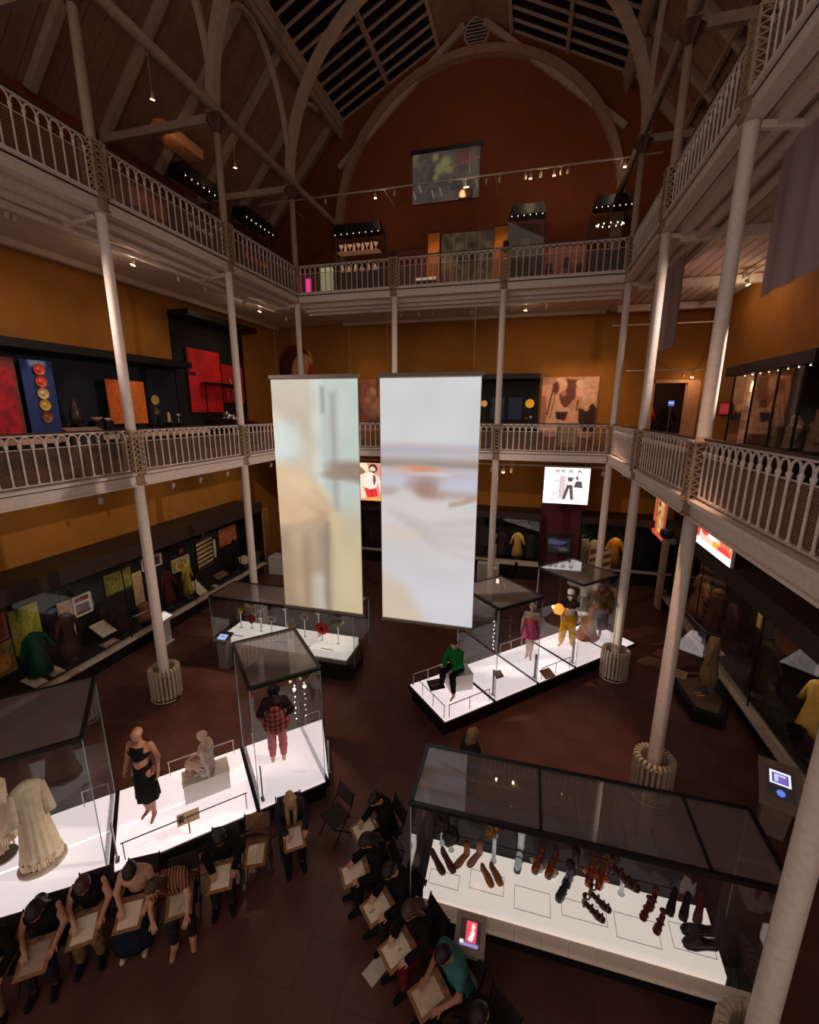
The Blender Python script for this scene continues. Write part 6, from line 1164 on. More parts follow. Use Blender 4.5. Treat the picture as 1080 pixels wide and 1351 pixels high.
wall_item('textile_panel', 'square burnt orange woven panel behind the first column', 'textile', -5.75, -4.33, 7.22, 8.6, lambda c: (c.put(c.U*.6, (232, 130, 30)), c.noise(20, 20, .08, 2)), (206, 88, 24), x=-3.6)
for (y, z, r, col, lab) in ((-3.93, 8.0, .17, (226, 196, 100), 'round yellow dish'), (-3.93, 7.62, .12, (150, 124, 80), 'small olive dish under the yellow one')):
    t = thing('plate', lab+' in the first-floor left case', 'plate', (-3.62, y, z), 0, 'dishes beside the orange panel'); o = MB().lathe([(.02, 0), (r*.7, .01), (r, .04), (r*.95, .03), (r*.6, 0)], 22).build('dish', mat('glz%d' % int(r*100), col, .35, var=.2, scale=20), t, True); o.rotation_euler = (0, PI/2, 0); MB().tube([(0, 0, -r), (-.03, 0, -r-.2)], .008, 5).build('stand', STEEL, t)
def vessel(label, x, y, z, prof, m, group='vessels in gallery cases', cat='vessel'): 
    t = thing('vessel', label, cat, (x, y, z), 0, group); MB().lathe(prof, 18).build('body', m, t, True); r, zz = prof[-1]; MB().lathe([(r*.8, zz), (r*1.1, zz+.012), (r*.8, zz+.02)], 14).build('rim', m, t, True); return t
VB = [(.05, 0), (.09, .06), (.1, .14), (.05, .24), (.03, .3)]; VL = [(.06, 0), (.07, .02), (.055, .1), (.06, .25), (.02, .36)]; VC = [(.02, 0), (.07, .01), (.015, .05), (.015, .15), (.09, .26), (.1, .3)]
Z1 = G1+.73
vessel('glowing tan bottle beside the dishes in the left case', -3.5, -3.5, Z1+.32, VL, mat('tan_bottle', (226, 166, 104), .4)); vessel('silver goblet beside the tan bottle', -3.45, -3.1, Z1+.3, VC, ST); vessel('dark vase in shadow between the blue and orange panels', -3.5, -6.95, Z1+.35, [(.1, 0), (.16, .15), (.13, .4), (.06, .6), (.08, .7)], mat('dark_glaze', (64, 44, 40), .3)); vessel('small pink bowl before the blue backdrop', -3.4, -6.4, Z1+.42, [(.04, 0), (.13, .06), (.16, .1)], mat('pinkish', (206, 150, 130), .5)); vessel('low white bowl before the orange panel', -3.4, -6.05, Z1+.42, [(.04, 0), (.09, .05), (.1, .07)], WHITE)
for y, h in ((-6.4, .42), (-6.05, .42), (-3.5, .32), (-3.1, .3), (-6.95, .35), (-8.4, .1)):
    t = thing('display_block', 'small dark block raising an object in the first-floor left case', 'block', (-3.45, y, Z1), 0, 'small dark blocks'); MB().bb(-.14, .14, -.14, .14, 0, h-.012).build('block', DARK, t); MB().bb(-.15, .15, -.15, .15, h-.012, h).build('cap', DARKB, t)
t = thing('caption_desk', 'slanted caption desk with a lit page before the blue plate panel', 'caption desk', (-2.7, -7.4, G1), PI/2); MB().bb(-.45, .45, -.1, .1, 0, .85).build('desk', DARKB, t); MB().hexa([(-.5, -.2, .85), (.5, -.2, .85), (.5, .15, .98), (-.5, .15, .98), (-.5, -.2, .88), (.5, -.2, .88), (.5, .15, 1.01), (-.5, .15, 1.01)]).build('top', mat('desk_tan', (176, 136, 112), .6), t)
REDL = mat('red_lacquer', (206, 22, 28), .4, var=.1, scale=3); 
t = wall_item('lacquer_panel', 'large scarlet lacquer panel with an offset lower half', 'painting', -1.8, .14, 7.58, 10.05, lambda c: (c.rect(-.1, -.1, .03, .36, (30, 10, 12)), c.rect(-.1, .36, .22, .42, (40, 8, 10)), c.noise(6, 8, .15, 3), [c.line([(.2+.2*k, .6), (.3+.2*k, .9)], .008, (236, 90, 70), a=.5) for k in range(3)]), (206, 20, 28), x=-3.93, fm=REDL)
wall_item('lacquer_panel', 'smaller scarlet panel with pale characters beside the large one', 'painting', .22, 1.7, 8.0, 9.6, lambda c: (c.rect(-.1, .55, 1.1, .6, (30, 8, 10)), [c.line([(.2+.25*k, .66), (.22+.25*k, .9)], .02, (230, 180, 150)) for k in range(3)], c.line([(.35, .35), (.42, .5), (.3, .52)], .02, (226, 170, 130)), c.rect(.04, .62, .96, .96, (180, 30, 34), a=.4)), (176, 20, 28), x=-3.93, fm=REDL)
t = thing('black_shelf', 'thin black shelf crossing the scarlet panels', 'shelf', (-3.7, -.1, 8.72), 0); MB().bb(-.2, .2, -1.1, 1.1, 0, .05).build('board', DARK, t); MB().bb(-.02, .02, -1.1, -1.06, -1.8, 0).build('leg', DARK, t); MB().bb(-.02, .02, 1.06, 1.1, -1.8, 0).build('leg', DARK, t)
t = thing('silver_sculpture', 'bunched shiny silver bubble sculpture before the scarlet panels', 'sculpture', (-2.75, -1.05, G1), 0); MB().bb(-.25, .25, -.45, .45, 0, .95).build('plinth', DARK, t)
for k in range(16): a = k*2.4; r = .07+.04*random.random(); MB().lathe([(r*.2, -r*.95), (r*.8, -r*.6), (r, 0), (r*.8, r*.6), (r*.2, r*.95)], 10, (.12*math.cos(a), -.3+.045*k*.9, 1.05+.3*random.random()*(1-k/20)+.05)).build('bubble', ST, t, True)
vessel('low red lacquer bowl on the gallery edge case', -2.75, .35, G1+.97, [(.06, 0), (.17, .05), (.2, .12)], REDL); t = thing('dark_plinth', 'dark plinth under the red lacquer bowl', 'plinth', (-2.75, .35, G1), 0); MB().bb(-.2, .2, -.25, .25, 0, .95).build('block', DARK, t); MB().bb(-.22, .22, -.27, .27, .95, .97).build('cap', DARKB, t)
# niche with curved lit back
t = thing('niche_figure', 'pale arched panel with a red figure inside the wall niche', 'panel', (-2.75, 5.45, 7.3), 0)
ar = [(-.72, 0)]+[(.72*math.cos(PI-PI*k/12), 2.5+.85*math.sin(PI-PI*k/12)) for k in range(13)]+[(.72, 0)]
n = len(ar); MB().add([(x, 0, z) for x, z in ar]+[(x, .05, z) for x, z in ar], [tuple(range(n)), tuple(range(n, 2*n))[::-1]]+[(k, n+k, n+(k+1) % n, (k+1) % n) for k in range(n)]).build('arched_board', mat('niche_board', (176, 128, 92), .7), t)
MB().loft(rings([(1.6, .12, .05), (2.0, .2, .06), (2.4, .16, .05), (2.8, .05, .03)], 20, 5, .1, 2)).build('figure', fabric('red_figure', (170, 40, 44)), t, True, loc=(.45, -.1, 0))
lamp('SPOT', (-2.0, 3.6, 11.2), 30, (1, .8, .55), .05, (-2.6, 5.3, 9.9), 40)
# far first floor
t = highcase('gallery_case', 'dark first-floor case with gold dishes between the screens and the photo mural', 6.5, 9.52, 4.1, 4.88, G1, 9.3, 'y+', mat('case_black', (14, 14, 18), .7))
for x0 in (7.35, 8.15): MB().bb(x0-8.01, x0-8.01+.62, .32, .36, 1.1, 2.1).build('blue_window', mat('blue_backing', (40, 46, 74), .5, emit=.05), t)
for x, r, col, lab in ((9.12, .2, (232, 156, 40), 'large amber glowing dish'), (7.05, .15, (226, 150, 70), 'amber jar-shaped dish')):
    t = thing('plate', lab+' in the dark far case', 'plate', (x, 4.45, 8.0), 0, 'amber dishes in the far case'); o = MB().lathe([(.02, 0), (r*.7, .01), (r, .05), (r*.94, .05), (r*.6, .02)], 24).build('dish', mat('amber%d' % int(r*100), col, .35, emit=.35, ecol=col), t, True); o.rotation_euler = (PI/2, 0, 0); MB().tube([(0, .02, -r), (0, .04, -1.08)], .01, 5).build('stand', STEEL, t)
vessel('tiny gold cup under the amber dish', 9.0, 4.35, Z1+.35, [(.03, 0), (.06, .05), (.07, .09)], GO); vessel('tiny pale cup beside the gold cup', 9.2, 4.35, Z1+.42, [(.03, 0), (.05, .05), (.05, .09)], WHITE)
t = thing('caption_ledge', 'pale caption ledge before the dark far case', 'ledge', (8.2, 4.0, G1+.72), 0, 'caption ledges'); MB().bb(-1.3, 1.3, -.12, .06, 0, .05).build('strip', LABEL, t); MB().bb(-1.3, 1.3, .0, .06, -.7, 0).build('support', DARK, t)
def mural(c):
    L = (236, 176, 146); M = (190, 122, 96); D = (110, 60, 46); X = (56, 30, 26); c.put(np.clip(c.U*1.2-.4, 0, 1)*(c.T < .5), (206, 146, 120)); c.poly([(.3, .02), (.65, .05), (.6, .35), (.45, .5), (.35, .5)], D, .02); c.poly([(.75, .0), (1, 0), (1, .25), (.72, .22)], (216, 166, 140))
    c.poly([(0, .12), (.25, .12), (.35, .4), (.45, .55), (.3, .75), (.0, .8)], L); c.poly([(0, .3), (.08, .3), (.14, .8), (0, .8)], M); c.line([(.2, .2), (.12, .6)], .012, D); c.line([(.26, .2), (.18, .65)], .012, M); c.ell(.33, .13, .12, .13, (240, 186, 156), .2); c.ell(.25, .17, .06, .1, D, .5); c.ell(.4, .26, .05, .05, M, .4); c.poly([(.25, .45), (.52, .5), (.55, .55), (.25, .58)], L); c.poly([(.1, .65), (.5, .72), (.5, .8), (.1, .75)], L); c.poly([(.27, .56), (.5, .56), (.45, .7), (.3, .68)], X, .02)
    c.poly([(.55, .38), (.7, .32), (.85, .4), (.8, .7), (.55, .7)], (206, 146, 116)); c.ell(.68, .2, .075, .12, (232, 176, 146), .2); c.ell(.67, .1, .075, .05, (226, 186, 160), .3); c.line([(.66, .38), (.65, .55)], .012, D); c.poly([(.5, .55), (.68, .54), (.66, .82), (.5, .82)], (226, 160, 130)); c.ell(.85, .32, .12, .13, (236, 186, 156), .2); c.ell(.84, .42, .09, .09, (226, 166, 136), .2)
    c.poly([(.68, .5), (.82, .52), (.92, .42), (1, .5), (1, 1), (.75, 1), (.7, .75)], X); c.ell(.82, .5, .05, .05, L, .4); c.rect(-.1, .82, .75, .88, (246, 206, 180), .02, .8); c.rect(-.1, .88, 1.1, 1.1, (110, 56, 46)); c.ell(.2, .93, .12, .05, (200, 140, 126), .4); c.ell(.82, .93, .14, .05, (206, 150, 136), .4); c.noise(30, 34, .06, 3)
picture('photo_mural', 'sepia photo mural of three elderly people at work on the first-floor far wall', 'photograph', 2.42, 2.75, (10.83, 4.78, 6.42), 0, mural, base=(206, 146, 118), fm=mat('mural_edge', (110, 40, 26), .6), depth=.1, res=34)

for x in (10.2, 11.2, 12.2): lamp('SPOT', (x, 2.4, 11.3), 150, (1, .66, .38), .05, (x+.1, 4.8, 7.9), 58, .9)
t = thing('text_plinth', 'cream plinth with three text leaves before the photo mural', 'plinth', (10.72, 3.0, G1), 0); MB().bb(-.4, .4, -.12, .12, 0, .95).build('block', mat('cream_plinth', (216, 170, 138), .7), t); MB().bb(-.44, .44, -.2, .2, .95, 1.0).build('top', WHITE, t)
for k in range(3): MB().bb(-.36+.25*k, -.14+.25*k, -.135, -.12, .3, .78).build('text_leaf', mat('cream_panel', (196, 162, 122)), t)
wall_item('portrait_panel', 'pinkish portrait photograph between the hanging screens on the first floor', 'photograph', 4.4, 5.7, 6.6, 9.2, lambda c: (c.ell(.5, .25, .2, .1, (226, 166, 136), .3), c.ell(.5, .5, .35, .22, (216, 150, 120), .4), c.noise(8, 8, .2, 3)), (180, 110, 86), x=0, rz=0)
o = [ob for ob in bpy.data.objects if ob.name.startswith('portrait_panel') and ob.parent is None][-1]; o.location = (1.3, 4.84, 6.6)
lamp('SPOT', (1.3, 2.4, 11.3), 40, (1, .66, .36), .05, (1.3, 4.8, 8.8), 50)
# doorway room at the right end of the far wall
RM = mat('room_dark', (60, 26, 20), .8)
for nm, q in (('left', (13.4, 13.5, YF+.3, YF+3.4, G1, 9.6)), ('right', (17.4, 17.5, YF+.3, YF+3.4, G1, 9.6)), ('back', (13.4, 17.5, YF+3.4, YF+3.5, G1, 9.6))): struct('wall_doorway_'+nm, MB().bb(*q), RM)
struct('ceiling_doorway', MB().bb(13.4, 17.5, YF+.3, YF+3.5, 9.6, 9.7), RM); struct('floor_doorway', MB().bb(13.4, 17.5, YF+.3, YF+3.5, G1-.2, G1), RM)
JAM = mat('door_jamb', (214, 150, 108), .7)
struct('door_1', MB().bb(14.25, 16.05, YF-.04, YF+.34, 8.86, 8.98).bb(14.2, 14.32, YF-.04, YF+.34, G1, 8.98).bb(15.6, 16.08, YF-.02, YF+.3, G1, 8.9), JAM)
lamp('POINT', (15.0, YF+.9, 9.2), 34, (1, .75, .5), .1)
for x, h, m, lab in ((14.45, 1.9, fabric('red_dress', (190, 40, 36)), 'red garment seen through the gallery doorway'), (15.35, 1.8, BLK, 'black garment seen through the gallery doorway')): garment(lab, x, YF+1.7, G1, 0, m, h, .5, 7, 3)
wall_item('lit_sign', 'small blue lit sign inside the gallery doorway', 'sign', 15.25, 15.5, 7.9, 8.15, lambda c: c.rect(.1, .3, .9, .5, (200, 220, 255)), (70, 100, 190), x=0, rz=0, emit=.9)
o = [ob for ob in bpy.data.objects if ob.name.startswith('lit_sign') and ob.parent is None][-1]; o.location = (15.4, YF+1.3, 7.9)
t = bpy.data.objects['lit_sign']; MB().bb(-.02, .02, .04, .08, -1.715, 0).build('post', STEEL, t)
# right first floor
for y0, y1, z0, z1, base, lab, em in ((1.42, 2.5, 7.55, 8.0, (200, 40, 36), 'small scarlet lit picture on the first-floor right wall', .35), (.05, 1.3, 7.4, 8.0, (120, 86, 52), 'dim landscape picture beside the scarlet one', 0)):
    wall_item('framed_picture', lab, 'picture', y0, y1, z0, z1, (lambda c: [c.line([(.2+.12*k, .25), (.22+.12*k, .75)], .03, (240, 110, 90)) for k in range(5)]) if em else (lambda c: (c.ell(.5, .35, .35, .25, (190, 160, 90), .8), c.rect(-.1, .7, 1.1, 1.1, (70, 46, 30), .1))), base, .04, DARK, x=16.04, rz=-PI/2, emit=em)
t = thing('figure_case', 'dark-framed glass case with canopy on the first-floor right gallery', 'display case', (15.3, -4.1, G1), 0)
MB().bb(-.75, .75, -1.95, 1.95, 0, .6).build('base', DARK, t); MB().bb(-.85, .8, -2.1, 2.05, 2.45, 2.7).build('canopy', DARK, t); MB().bb(.7, .75, -1.95, 1.95, .6, 2.45).build('back_panel', CASEBK, t)
for x, y in ((-.72, 1.72), (-.72, .52), (-.72, -.6), (-.72, -1.62)): MB().bb(x-.02, x+.02, y-.02, y+.02, .6, 2.45).build('post', DARK, t)
for y0, y1 in ((-1.6, -.62), (-.58, .5), (.54, 1.7)): MB().bb(-.724, -.716, y0, y1, .62, 2.43).build('pane', GLASS, t)
for k in range(8): MB().lathe([(.014, 0), (.018, .015)], 6, (-.6, -1.5+.42*k, 2.42)).build('spot', BULBS, t)
lamp('SPOT', (15.0, -2.1, 8.6), 45, (1, .85, .65), .04, (15.3, -2.6, 7.4), 80); lamp('SPOT', (14.9, -4.6, 8.6), 14, (1, .8, .6), .04, (15.4, -4.6, 7.2), 80)
t = thing('totem', 'tall cream carved totem slab behind the case glass', 'sculpture', (15.35, -2.12, G1), 0); MB().hexa([(-.08, -.2, 0), (.08, -.2, 0), (.08, .2, 0), (-.08, .2, 0), (-.08, -.24, 2.6), (.08, -.24, 2.6), (.08, .24, 2.6), (-.08, .24, 2.6)]).build('slab', mat('totem_cream', (226, 184, 150), .6), t)
for z in (1.2, 1.6, 2.0, 2.3): MB().bb(-.1, -.08, -.15, .05, z, z+.03).build('notch', mat('totem_dark', (120, 84, 64), .6), t)
t.location = (15.2, -1.98, G1)
for k, (y, h, col, lab) in enumerate(((-2.9, 1.75, (110, 66, 46), 'brown figure group beside the cream totem'), (-3.6, 1.6, (92, 72, 60), 'grey-brown bust on the dark plinth'), (-4.6, 1.35, (150, 120, 98), 'pale stone seated sculpture'), (-5.5, 1.5, (140, 108, 84), 'tan stone torso at the case end'))):
    t = thing('sculpture', lab, 'sculpture', (15.15, y, G1+.6), -PI/2, 'sculptures in the right gallery case'); hh = h-.6; mm = mat('stone%d' % k, col, .8, var=.3, scale=6, bump=.4)
    link('figure', surf_mesh('figure', [surface([(V3(0, 0, .05), V3(0, 0, hh*.4), .22, .17), (V3(0, 0, hh*.4), V3(.02, 0, hh*.72), .18, .15), (V3(-.2, -.02, hh*.65), V3(.2, -.02, hh*.65), .08, .08), (V3(.2, -.02, hh*.62), V3(.22, -.12, hh*.3), .06, .05), (V3(0, -.02, hh*.9), V3(0, -.04, hh*.98), .1, .09)], .02, .05)], mm), t); MB().bb(-.24, .24, -.22, .22, 0, .06).build('base', DARKB, t)
# soft grey banners hanging below the upper right gallery
BNR = glassmat('banner_gauze', (.5, .46, .46), .7, .2, (190, 164, 166))
for (y0, y1, z0, z1, lab) in ((-10.2, -7.95, 9.5, 11.7, 'large plain mauve-grey gauze banner under the upper right gallery'), (-3.5, -.45, 9.35, 11.7, 'second mauve-grey gauze banner nearer the far corner')):
    t = thing('hanging_banner', lab, 'banner', (12.65, (y0+y1)/2, z0), 0, 'hanging gauze banners'); L = (y1-y0)/2; n = 24
    MB().add([(.03*math.sin(k*.9)+.015*s, -L+2*L*k/n, z) for s in (0, 1) for z in (0, z1-z0) for k in range(n+1)], [(k, k+1, n+1+k+1, n+1+k) for k in range(n)]+[(2*(n+1)+n+1+k, 2*(n+1)+n+1+k+1, 2*(n+1)+k+1, 2*(n+1)+k) for k in range(n)]).build('cloth', BNR, t, True); MB().tube([(.01, -L, z1-z0), (.01, L, z1-z0)], .02, 6).build('top_rod', STEEL, t)

# ================================================================== UPPER GALLERY
def canopy_case(label, x, y, rz, w, n, low=True, back=False):
    t = thing('canopy_case', label, 'display case', (x, y, G2), rz, 'canopied cases on the upper gallery')
    MB().hexa([(-w/2, -.35, 3.35), (w/2, -.35, 3.35), (w/2, .35, 3.35), (-w/2, .35, 3.35), (-w/2+.1, -.25, 3.75), (w/2-.1, -.25, 3.75), (w/2-.1, .3, 3.75), (-w/2+.1, .3, 3.75)]).build('canopy', DARK, t)
    for k in range(n): MB().lathe([(.006, 0), (.011, .015), (.006, .03)], 8, (-w/2+.12+(w-.24)*k/(n-1), -.3, 3.3)).build('spot', BULBS, t)
    MB().bb(-w/2, w/2, -.3, .3, 0, 1.75 if low else .9).build('base', mat('case_ink', (26, 26, 34), .5), t)
    for sx in (-1, 1): MB().bb(sx*w/2-.025, sx*w/2+.025, .26, .31, 0, 3.36).build('post', DARKB, t)
    for p in ((-w/2, -.3, w/2, -.292), (-w/2, -.3, -w/2+.008, .3), (w/2-.008, -.3, w/2, .3)): MB().bb(p[0], p[2], p[1], p[3], 1.75 if low else .9, 3.3).build('pane', GLASS, t)
    return t
t = canopy_case('canopied glassware case at the left of the upper far wall', 1.15, 3.9, 0, 2.3, 8); MB().bb(-1.0, 1.0, -.2, .25, 2.6, 2.64).build('shelf', mat('warm_shelf', (190, 130, 90), .5, emit=.2), t)
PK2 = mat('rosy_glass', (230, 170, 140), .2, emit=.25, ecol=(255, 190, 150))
for k in range(9): vessel('rosy glass flask on the upper glassware shelf' if k % 2 else 'rosy glass goblet on the upper glassware shelf', .3+.21*k, 3.85, G2+2.64, VL if k % 2 else VC, PK2, 'glassware on the upper shelf')
for k in range(6): vessel('rosy glass vase on the lower glassware level' if k % 2 else 'rosy glass jar on the lower glassware level', .35+.32*k, 3.8, G2+1.75, VB if k % 2 else VL, PK2, 'glassware on the lower level')
canopy_case('small canopied case right of the pale tree mural', 8.55, 3.9, 0, 1.45, 6); t = canopy_case('canopied case with a sparkling chandelier in the far right corner', 11.8, 3.9, 0, 1.5, 7)
t = thing('chandelier', 'small sparkling glass chandelier in the corner case', 'chandelier', (11.75, 3.85, G2+2.75), 0); MB().tube([(0, 0, .05), (0, 0, .6)], .01, 5).build('rod', STEEL, t); MB().tube([(.5*math.cos(2*PI*k/16), .2*math.sin(2*PI*k/16), .05) for k in range(17)], .012, 5, False).build('hoop', STEEL, t)
for k in range(12): a = 2*PI*k/12; MB().lathe([(.005, 0), (.022, .03), (.005, .06)], 6, (.5*math.cos(a), .2*math.sin(a), -.02)).build('drop', BULBS, t)
t = canopy_case('canopied case on the upper left gallery nearest the far corner column', -2.9, 1.9, PI/2, 2.2, 7); canopy_case('canopied case on the upper left gallery beside the second column', -2.9, -1.6, PI/2, 2.0, 7)
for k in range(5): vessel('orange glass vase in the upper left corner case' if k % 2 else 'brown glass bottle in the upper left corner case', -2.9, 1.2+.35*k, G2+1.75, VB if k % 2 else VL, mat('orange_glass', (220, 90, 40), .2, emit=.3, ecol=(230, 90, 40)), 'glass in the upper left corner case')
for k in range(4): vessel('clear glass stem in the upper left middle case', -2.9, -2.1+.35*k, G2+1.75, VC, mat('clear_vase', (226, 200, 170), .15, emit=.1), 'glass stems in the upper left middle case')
t = thing('display_crate', 'lit tan crate-like case on the upper left gallery', 'display case', (-3.0, -4.3, G2), 0); MB().bb(-.4, .4, -.75, .75, 0, 2.0).build('body', mat('tan_crate', (176, 106, 74), .7), t)
for y in (-.75, 0, .75): MB().bb(.4, .43, y-.03, y+.03, 0, 2.0).build('batten', DARKB, t)
MB().bb(.4, .43, -.75, .75, 1.45, 1.5).build('crossbar', DARKB, t)
lamp('SPOT', (-1.5, -4.6, 15.6), 30, (1, .7, .45), .05, (-2.7, -4.3, 13.2), 50); lamp('SPOT', (-1.2, -7.4, 15.4), 30, (1, .6, .36), .05, (-1.0, -7.6, 12.1), 70)
t = thing('angled_reflector', 'tilted copper-lit panel under the left aisle roof', 'panel', (-2.9, -2.4, 16.3), 0); MB().hexa([(-.3, -.9, 0), (.3, -.9, .0), (.3, .9, .0), (-.3, .9, .0), (-.05, -.9, .35), (.35, -.9, .3), (.35, .9, .3), (-.05, .9, .35)]).build('panel', mat('copper_panel', (226, 150, 100), .5), t); MB().tube([(0, 0, .3), (-.2, 0, 1.6)], .015, 6).build('hanger', STEEL, t)
lamp('SPOT', (-2.2, -3.6, 15.9), 14, (1, .7, .42), .03, (-2.8, -2.0, 16.5), 60)
def trees(c):
    c.noise(10, 12, .35, 5); n = vnoise(c.U, c.T, 14, 16, 3); c.put((n > .58)*.6*(c.T > .25), (60, 56, 40)); c.ell(.2, .55, .18, .12, (120, 60, 50), .8, .6); c.ell(.35, .75, .25, .1, (140, 110, 90), .8, .5); c.ell(.6, .6, .2, .12, (70, 80, 50), .9, .6)
    [c.rect(.22+.25*k, -.1, .25+.25*k, 1.1, (186, 160, 126), .01) for k in range(3)]; c.line([(.95, .3), (.8, .45), (.95, .5)], .02, (60, 60, 44))
picture('tree_mural', 'pale forest mural divided by light uprights on the upper far wall', 'mural', 2.3, 3.15, (6.05, 4.3, G2+.01), 0, trees, base=(140, 128, 104), depth=.1, res=34, fm=mat('mural_wood', (150, 100, 60), .6))

for x, w in ((4.55, .52), (7.5, .55)): t = thing('orange_pier', 'lit orange panel %s the forest mural' % ('left of' if x < 6 else 'right of'), 'panel', (x, 4.35, G2), 0); MB().bb(-w/2, w/2, -.06, .1, 0, 3.25).build('panel', mat('orange_panel', (226, 130, 44), .7), t); MB().bb(-w/2-.01, w/2+.01, -.08, .12, 3.25, 3.3).build('cap', DARKB, t)
for x in (4.6, 6.0, 7.5): lamp('SPOT', (x, 2.6, 16.4), 90, (1, .68, .38), .05, (x, 4.3, 13.8), 40, .9)
t = thing('maroon_screen', 'maroon wall panel left of the forest mural', 'panel', (3.4, 4.6, G2), 0); MB().bb(-.95, .95, -.05, .05, 0, 2.75).build('panel', mat('rosewood', (120, 56, 44), .7), t); MB().bb(-.97, .97, -.06, .06, 2.75, 2.8).build('cap', DARKB, t)
t = thing('booklet_rack', 'white lit row of open booklets behind the upper railing', 'booklets', (4.42, 3.3, G2), 0); MB().bb(-.45, .45, -.12, .12, 0, 1.05).build('desk', DARKB, t)
for k in range(3): MB().hexa([(-.45+.31*k, -.15, 1.06), (-.16+.31*k, -.15, 1.06), (-.16+.31*k, .12, 1.22), (-.45+.31*k, .12, 1.22), (-.45+.31*k, -.15, 1.08), (-.16+.31*k, -.15, 1.08), (-.16+.31*k, .12, 1.24), (-.45+.31*k, .12, 1.24)]).build('page', mat('lit_page', (240, 214, 190), .6, emit=.45), t)
t = thing('white_column_lamp', 'white glowing upright panel beside the glassware case', 'lamp', (-.35, 3.6, G2), 0); MB().bb(-.3, .3, -.05, .05, 0, 2.0).build('panel', mat('glow_panel', (206, 200, 160), .6, emit=.35), t); MB().bb(-.32, .32, -.07, .07, 2.0, 2.05).build('cap', STEEL, t)
t = thing('pink_display', 'pinkish display wall with ornate small objects beside the small canopied case', 'display wall', (10.15, 4.2, G2), 0); MB().bb(-.84, .84, -.05, .05, 0, 2.2).build('panel', mat('pink_wall', (196, 120, 92), .7), t)
for k, (x, z) in enumerate(((-.6, .8), (-.6, 1.3), (.1, 1.45), (.1, .7), (.6, 1.2), (.6, .5))): MB().lathe([(.02, 0), (.13, .03), (.1, .16), (.15, .24), (.04, .32)], 12, (x, -.16, z)).build('ornament', DARKB, t, True); MB().bb(x-.16, x+.16, -.26, -.05, z-.03, z).build('bracket', DARKB, t)
lamp('SPOT', (10.2, 2.6, 16.4), 30, (1, .72, .5), .05, (10.2, 4.1, 13.3), 40, .9)
wall_item('small_sign', 'small pale square label above the small canopied case base', 'label', 8.36, 8.74, 14.5, 14.85, lambda c: c.noise(4, 4, .06, 3), (176, 136, 104), x=0, rz=0); o = [ob for ob in bpy.data.objects if ob.name.startswith('small_sign') and ob.parent is None][-1]; o.location = (8.5, 4.86, 14.6)
t = thing('pink_sign', 'small glowing pink sign at the upper far left corner', 'sign', (.35, .35, G2+.1), 0); MB().bb(-.1, .1, -.03, .03, .0, .55).build('tube', mat('neon_pink', (255, 60, 150), .5, emit=1.2, ecol=(255, 50, 140)), t); MB().bb(-.13, .13, -.05, .05, -.1, 0).build('foot', DARK, t)
def proj(c):
    c.noise(10, 8, .25, 3); c.put((vnoise(c.U, c.T, 16, 12, 5) > .6)*.5, (120, 104, 96)); 
    for u, t, r in ((.35, .1, .06), (.5, .2, .09), (.42, .35, .1), (.55, .38, .07), (.35, .5, .05), (.58, .6, .04)): c.ell(u, t, r*.8, r*1.1, (186, 186, 110), .8, .7)
    c.line([(.58, .35), (1.0, .2)], .01, (200, 110, 90)); c.line([(.85, .1), (.86, .6)], .006, (190, 160, 140)); [c.line([(u, t), (u+.03, t+.15)], .015, (196, 196, 150), a=.8) for u, t in ((.02, .75), (.1, .6), (.3, .75), (.42, .72), (.76, .6), (.8, .75), (.95, .65))]; c.rect(-.1, -.1, .1, .25, (150, 150, 100), .05, .5); c.poly([(.62, .05), (.9, .0), (.9, .3), (.65, .35)], (130, 60, 56), .05, .5)
picture('projection_panel', 'dim projected picture of olive leaves high on the terracotta wall', 'projection screen', 3.0, 1.95, (4.92, 4.82, 16.75), 0, proj, emit=.3, base=(92, 78, 72), depth=.05, res=30, fm=DARK)
o = bpy.data.objects['projection_panel']
MB().bb(-1.6, 1.6, -.02, .05, 1.95, 2.1).build('top_case', DARK, o)
wall_item('door_leaf_panel', 'brown door-like panel in the upper gallery wall beside the corner', 'panel', 13.0, 14.2, 12.2, 14.6, lambda c: c.noise(3, 6, .1, 2), (90, 44, 26), x=0, rz=0); o = [ob for ob in bpy.data.objects if ob.name.startswith('door_leaf_panel') and ob.parent is None][-1]; o.location = (13.6, 4.86, 12.11)
# ------------------------------------------------------------------ track lights
SPM = MB().lathe([(.03, 0), (.05, .02), (.055, .13), (.045, .16), (.02, .17)], 10).mesh('spot_head', FIXT, True)
LNS = MB().lathe([(.045, .0), (.045, .004)], 10, (0, 0, -.003)).mesh('lens', FIXT)
LNL = MB().lathe([(.05, .0), (.06, .01), (.05, .02)], 10, (0, 0, -.014)).mesh('lens', BULB)
STM = MB().tube([(0, 0, .1), (0, 0, .28)], .012, 5).mesh('stem', FIXT)
def track(label, p, q, spots, group, lit=(), aim=0., hang=(0, 0, .2)):
    p, q = Vector(p), Vector(q); t = thing('light_track', label, 'light track', (p+q)/2, 0, group); c = (p+q)/2; d = q-p
    MB().beam(p-c, q-c, .04, .05).build('rail', FIXT, t)
    for k in range(4): c0 = p+d*(.08+.28*k)-c; MB().beam(c0, c0+Vector(hang), .025, .025).build('bracket', FIXT, t)
    for k, s in enumerate(spots):
        on = k in lit; st = thing('spotlight', '%s spotlight on the track %s' % ('lit' if on else 'unlit', label[len('light track '):]), 'spotlight', tuple(p+d*s-Vector((0, 0, .3))), 0, ('lit' if on else 'unlit')+' '+group+' spots'); h = link('spot_head', SPM, st); link('lens', LNL if on else LNS, h); link('stem', STM, st)
        h.rotation_euler = (.45*math.cos(aim)*(1 if k % 2 else .6), .45*math.sin(aim)*(1 if k % 3 else .5), 0)
        if on: lamp('POINT', tuple(p+d*s-Vector((0, 0, .4))), 10, (1, .78, .5), .04)
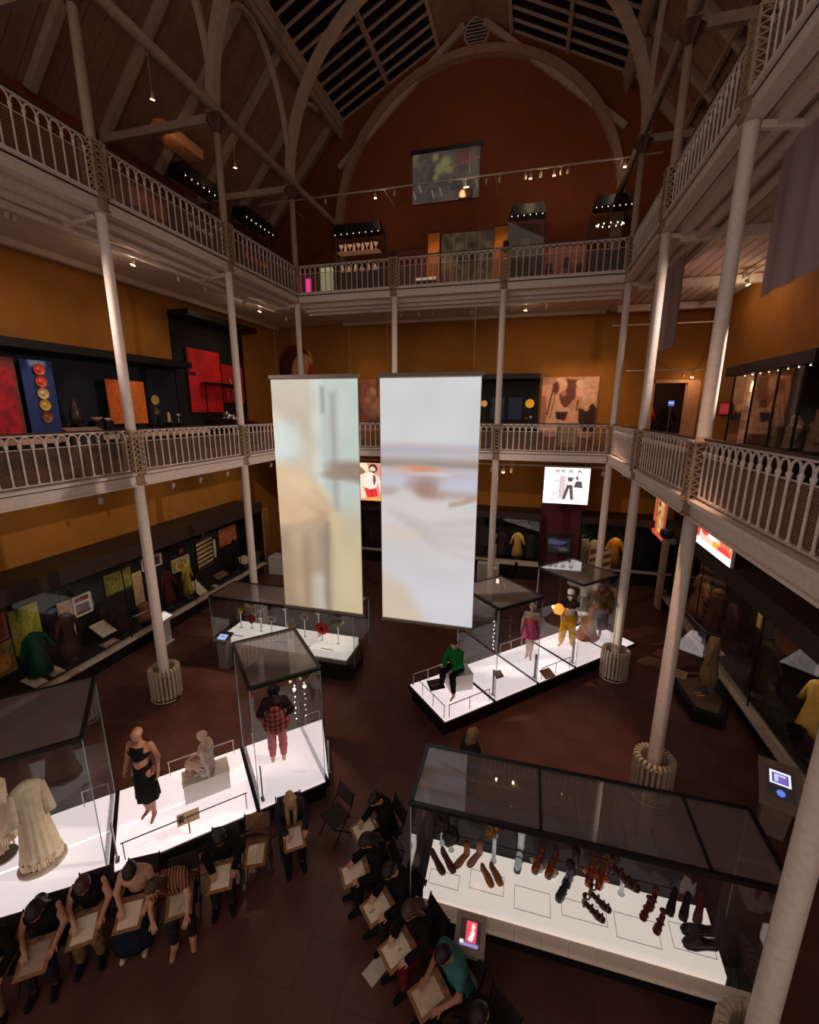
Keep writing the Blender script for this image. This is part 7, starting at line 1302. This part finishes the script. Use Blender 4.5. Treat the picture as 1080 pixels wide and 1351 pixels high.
track('light track under the upper left gallery', (-1.45, -10.5, 11.78), (-1.45, 2.6, 11.78), (.09, .1, .32, .445, .53, .69, .7, .77, .92), 'upper left soffit', (2, 7), 1.5)
track('light track under the upper far gallery', (.8, 1.95, 11.78), (11.6, 1.95, 11.78), (.27, .34, .395, .54, .735, .81), 'upper far soffit', (4,), 0)
track('light track under the upper right gallery', (15.2, -8.0, 11.66), (15.2, 4.0, 11.66), (.45, .62, .75, .8), 'upper right soffit', (1, 2), -1.5)
track('light track across the upper end wall', (-3.3, 3.0, 16.72), (13.2, 3.0, 16.72), (.1, .2, .338, .39, .62, .65, .71, .722, .745, .775, .79, .805, .925, .945), 'end wall', (2, 7, 9, 12), 0, (0, 1.88, 0))
track('light track along the first-floor left gallery edge', (-.45, -10.2, 5.82), (-.45, -.3, 5.82), (.11, .33, .44, .57, .83), 'first-floor left edge', (), 1.5)
track('light track along the first-floor far gallery edge', (.4, .6, 5.62), (13.2, .6, 5.62), (.58, .615, .64, .9, .955), 'first-floor far edge', (1,), 0, (0, 0, .4))
track('light track in the first-floor right corner doorway', (13.0, 4.3, 9.35), (16.0, 4.3, 9.35), (.72, .84), 'doorway', (1,), 0, (0, .58, 0))
t = thing('roof_spotlight', 'bright round spotlight under the left aisle boards', 'spotlight', (-2.0, -4.3, 16.45), 0); h = link('spot_head', SPM, t); link('lens', LNL, h); h.rotation_euler = (.3, .4, 0); MB().tube([(0, 0, .1), (0, 0, 1.6)], .012, 5).build('stem', FIXT, t)
t = thing('roof_spotlight', 'smaller bright spotlight under the left aisle boards nearer the end wall', 'spotlight', (-2.0, -.5, 16.45), 0); h = link('spot_head', SPM, t); link('lens', LNL, h); h.rotation_euler = (.3, .4, 0); MB().tube([(0, 0, .1), (0, 0, 1.6)], .012, 5).build('stem', FIXT, t)
t = thing('floodlight', 'small box floodlight mounted under the projected picture', 'floodlight', (6.1, 3.0, 16.0), 0); MB().hexa([(-.25, -.15, 0), (.25, -.15, 0), (.25, .1, 0), (-.25, .1, 0), (-.3, -.2, .3), (.3, -.2, .3), (.3, .1, .3), (-.3, .1, .3)]).build('housing', mat('flood_grey', (140, 104, 84), .6), t); MB().bb(-.05, .15, -.18, .0, .3, .34).build('lamp_face', BULB, t); MB().tube([(0, 0, .3), (0, 0, .72)], .012, 5).build('stem', FIXT, t)
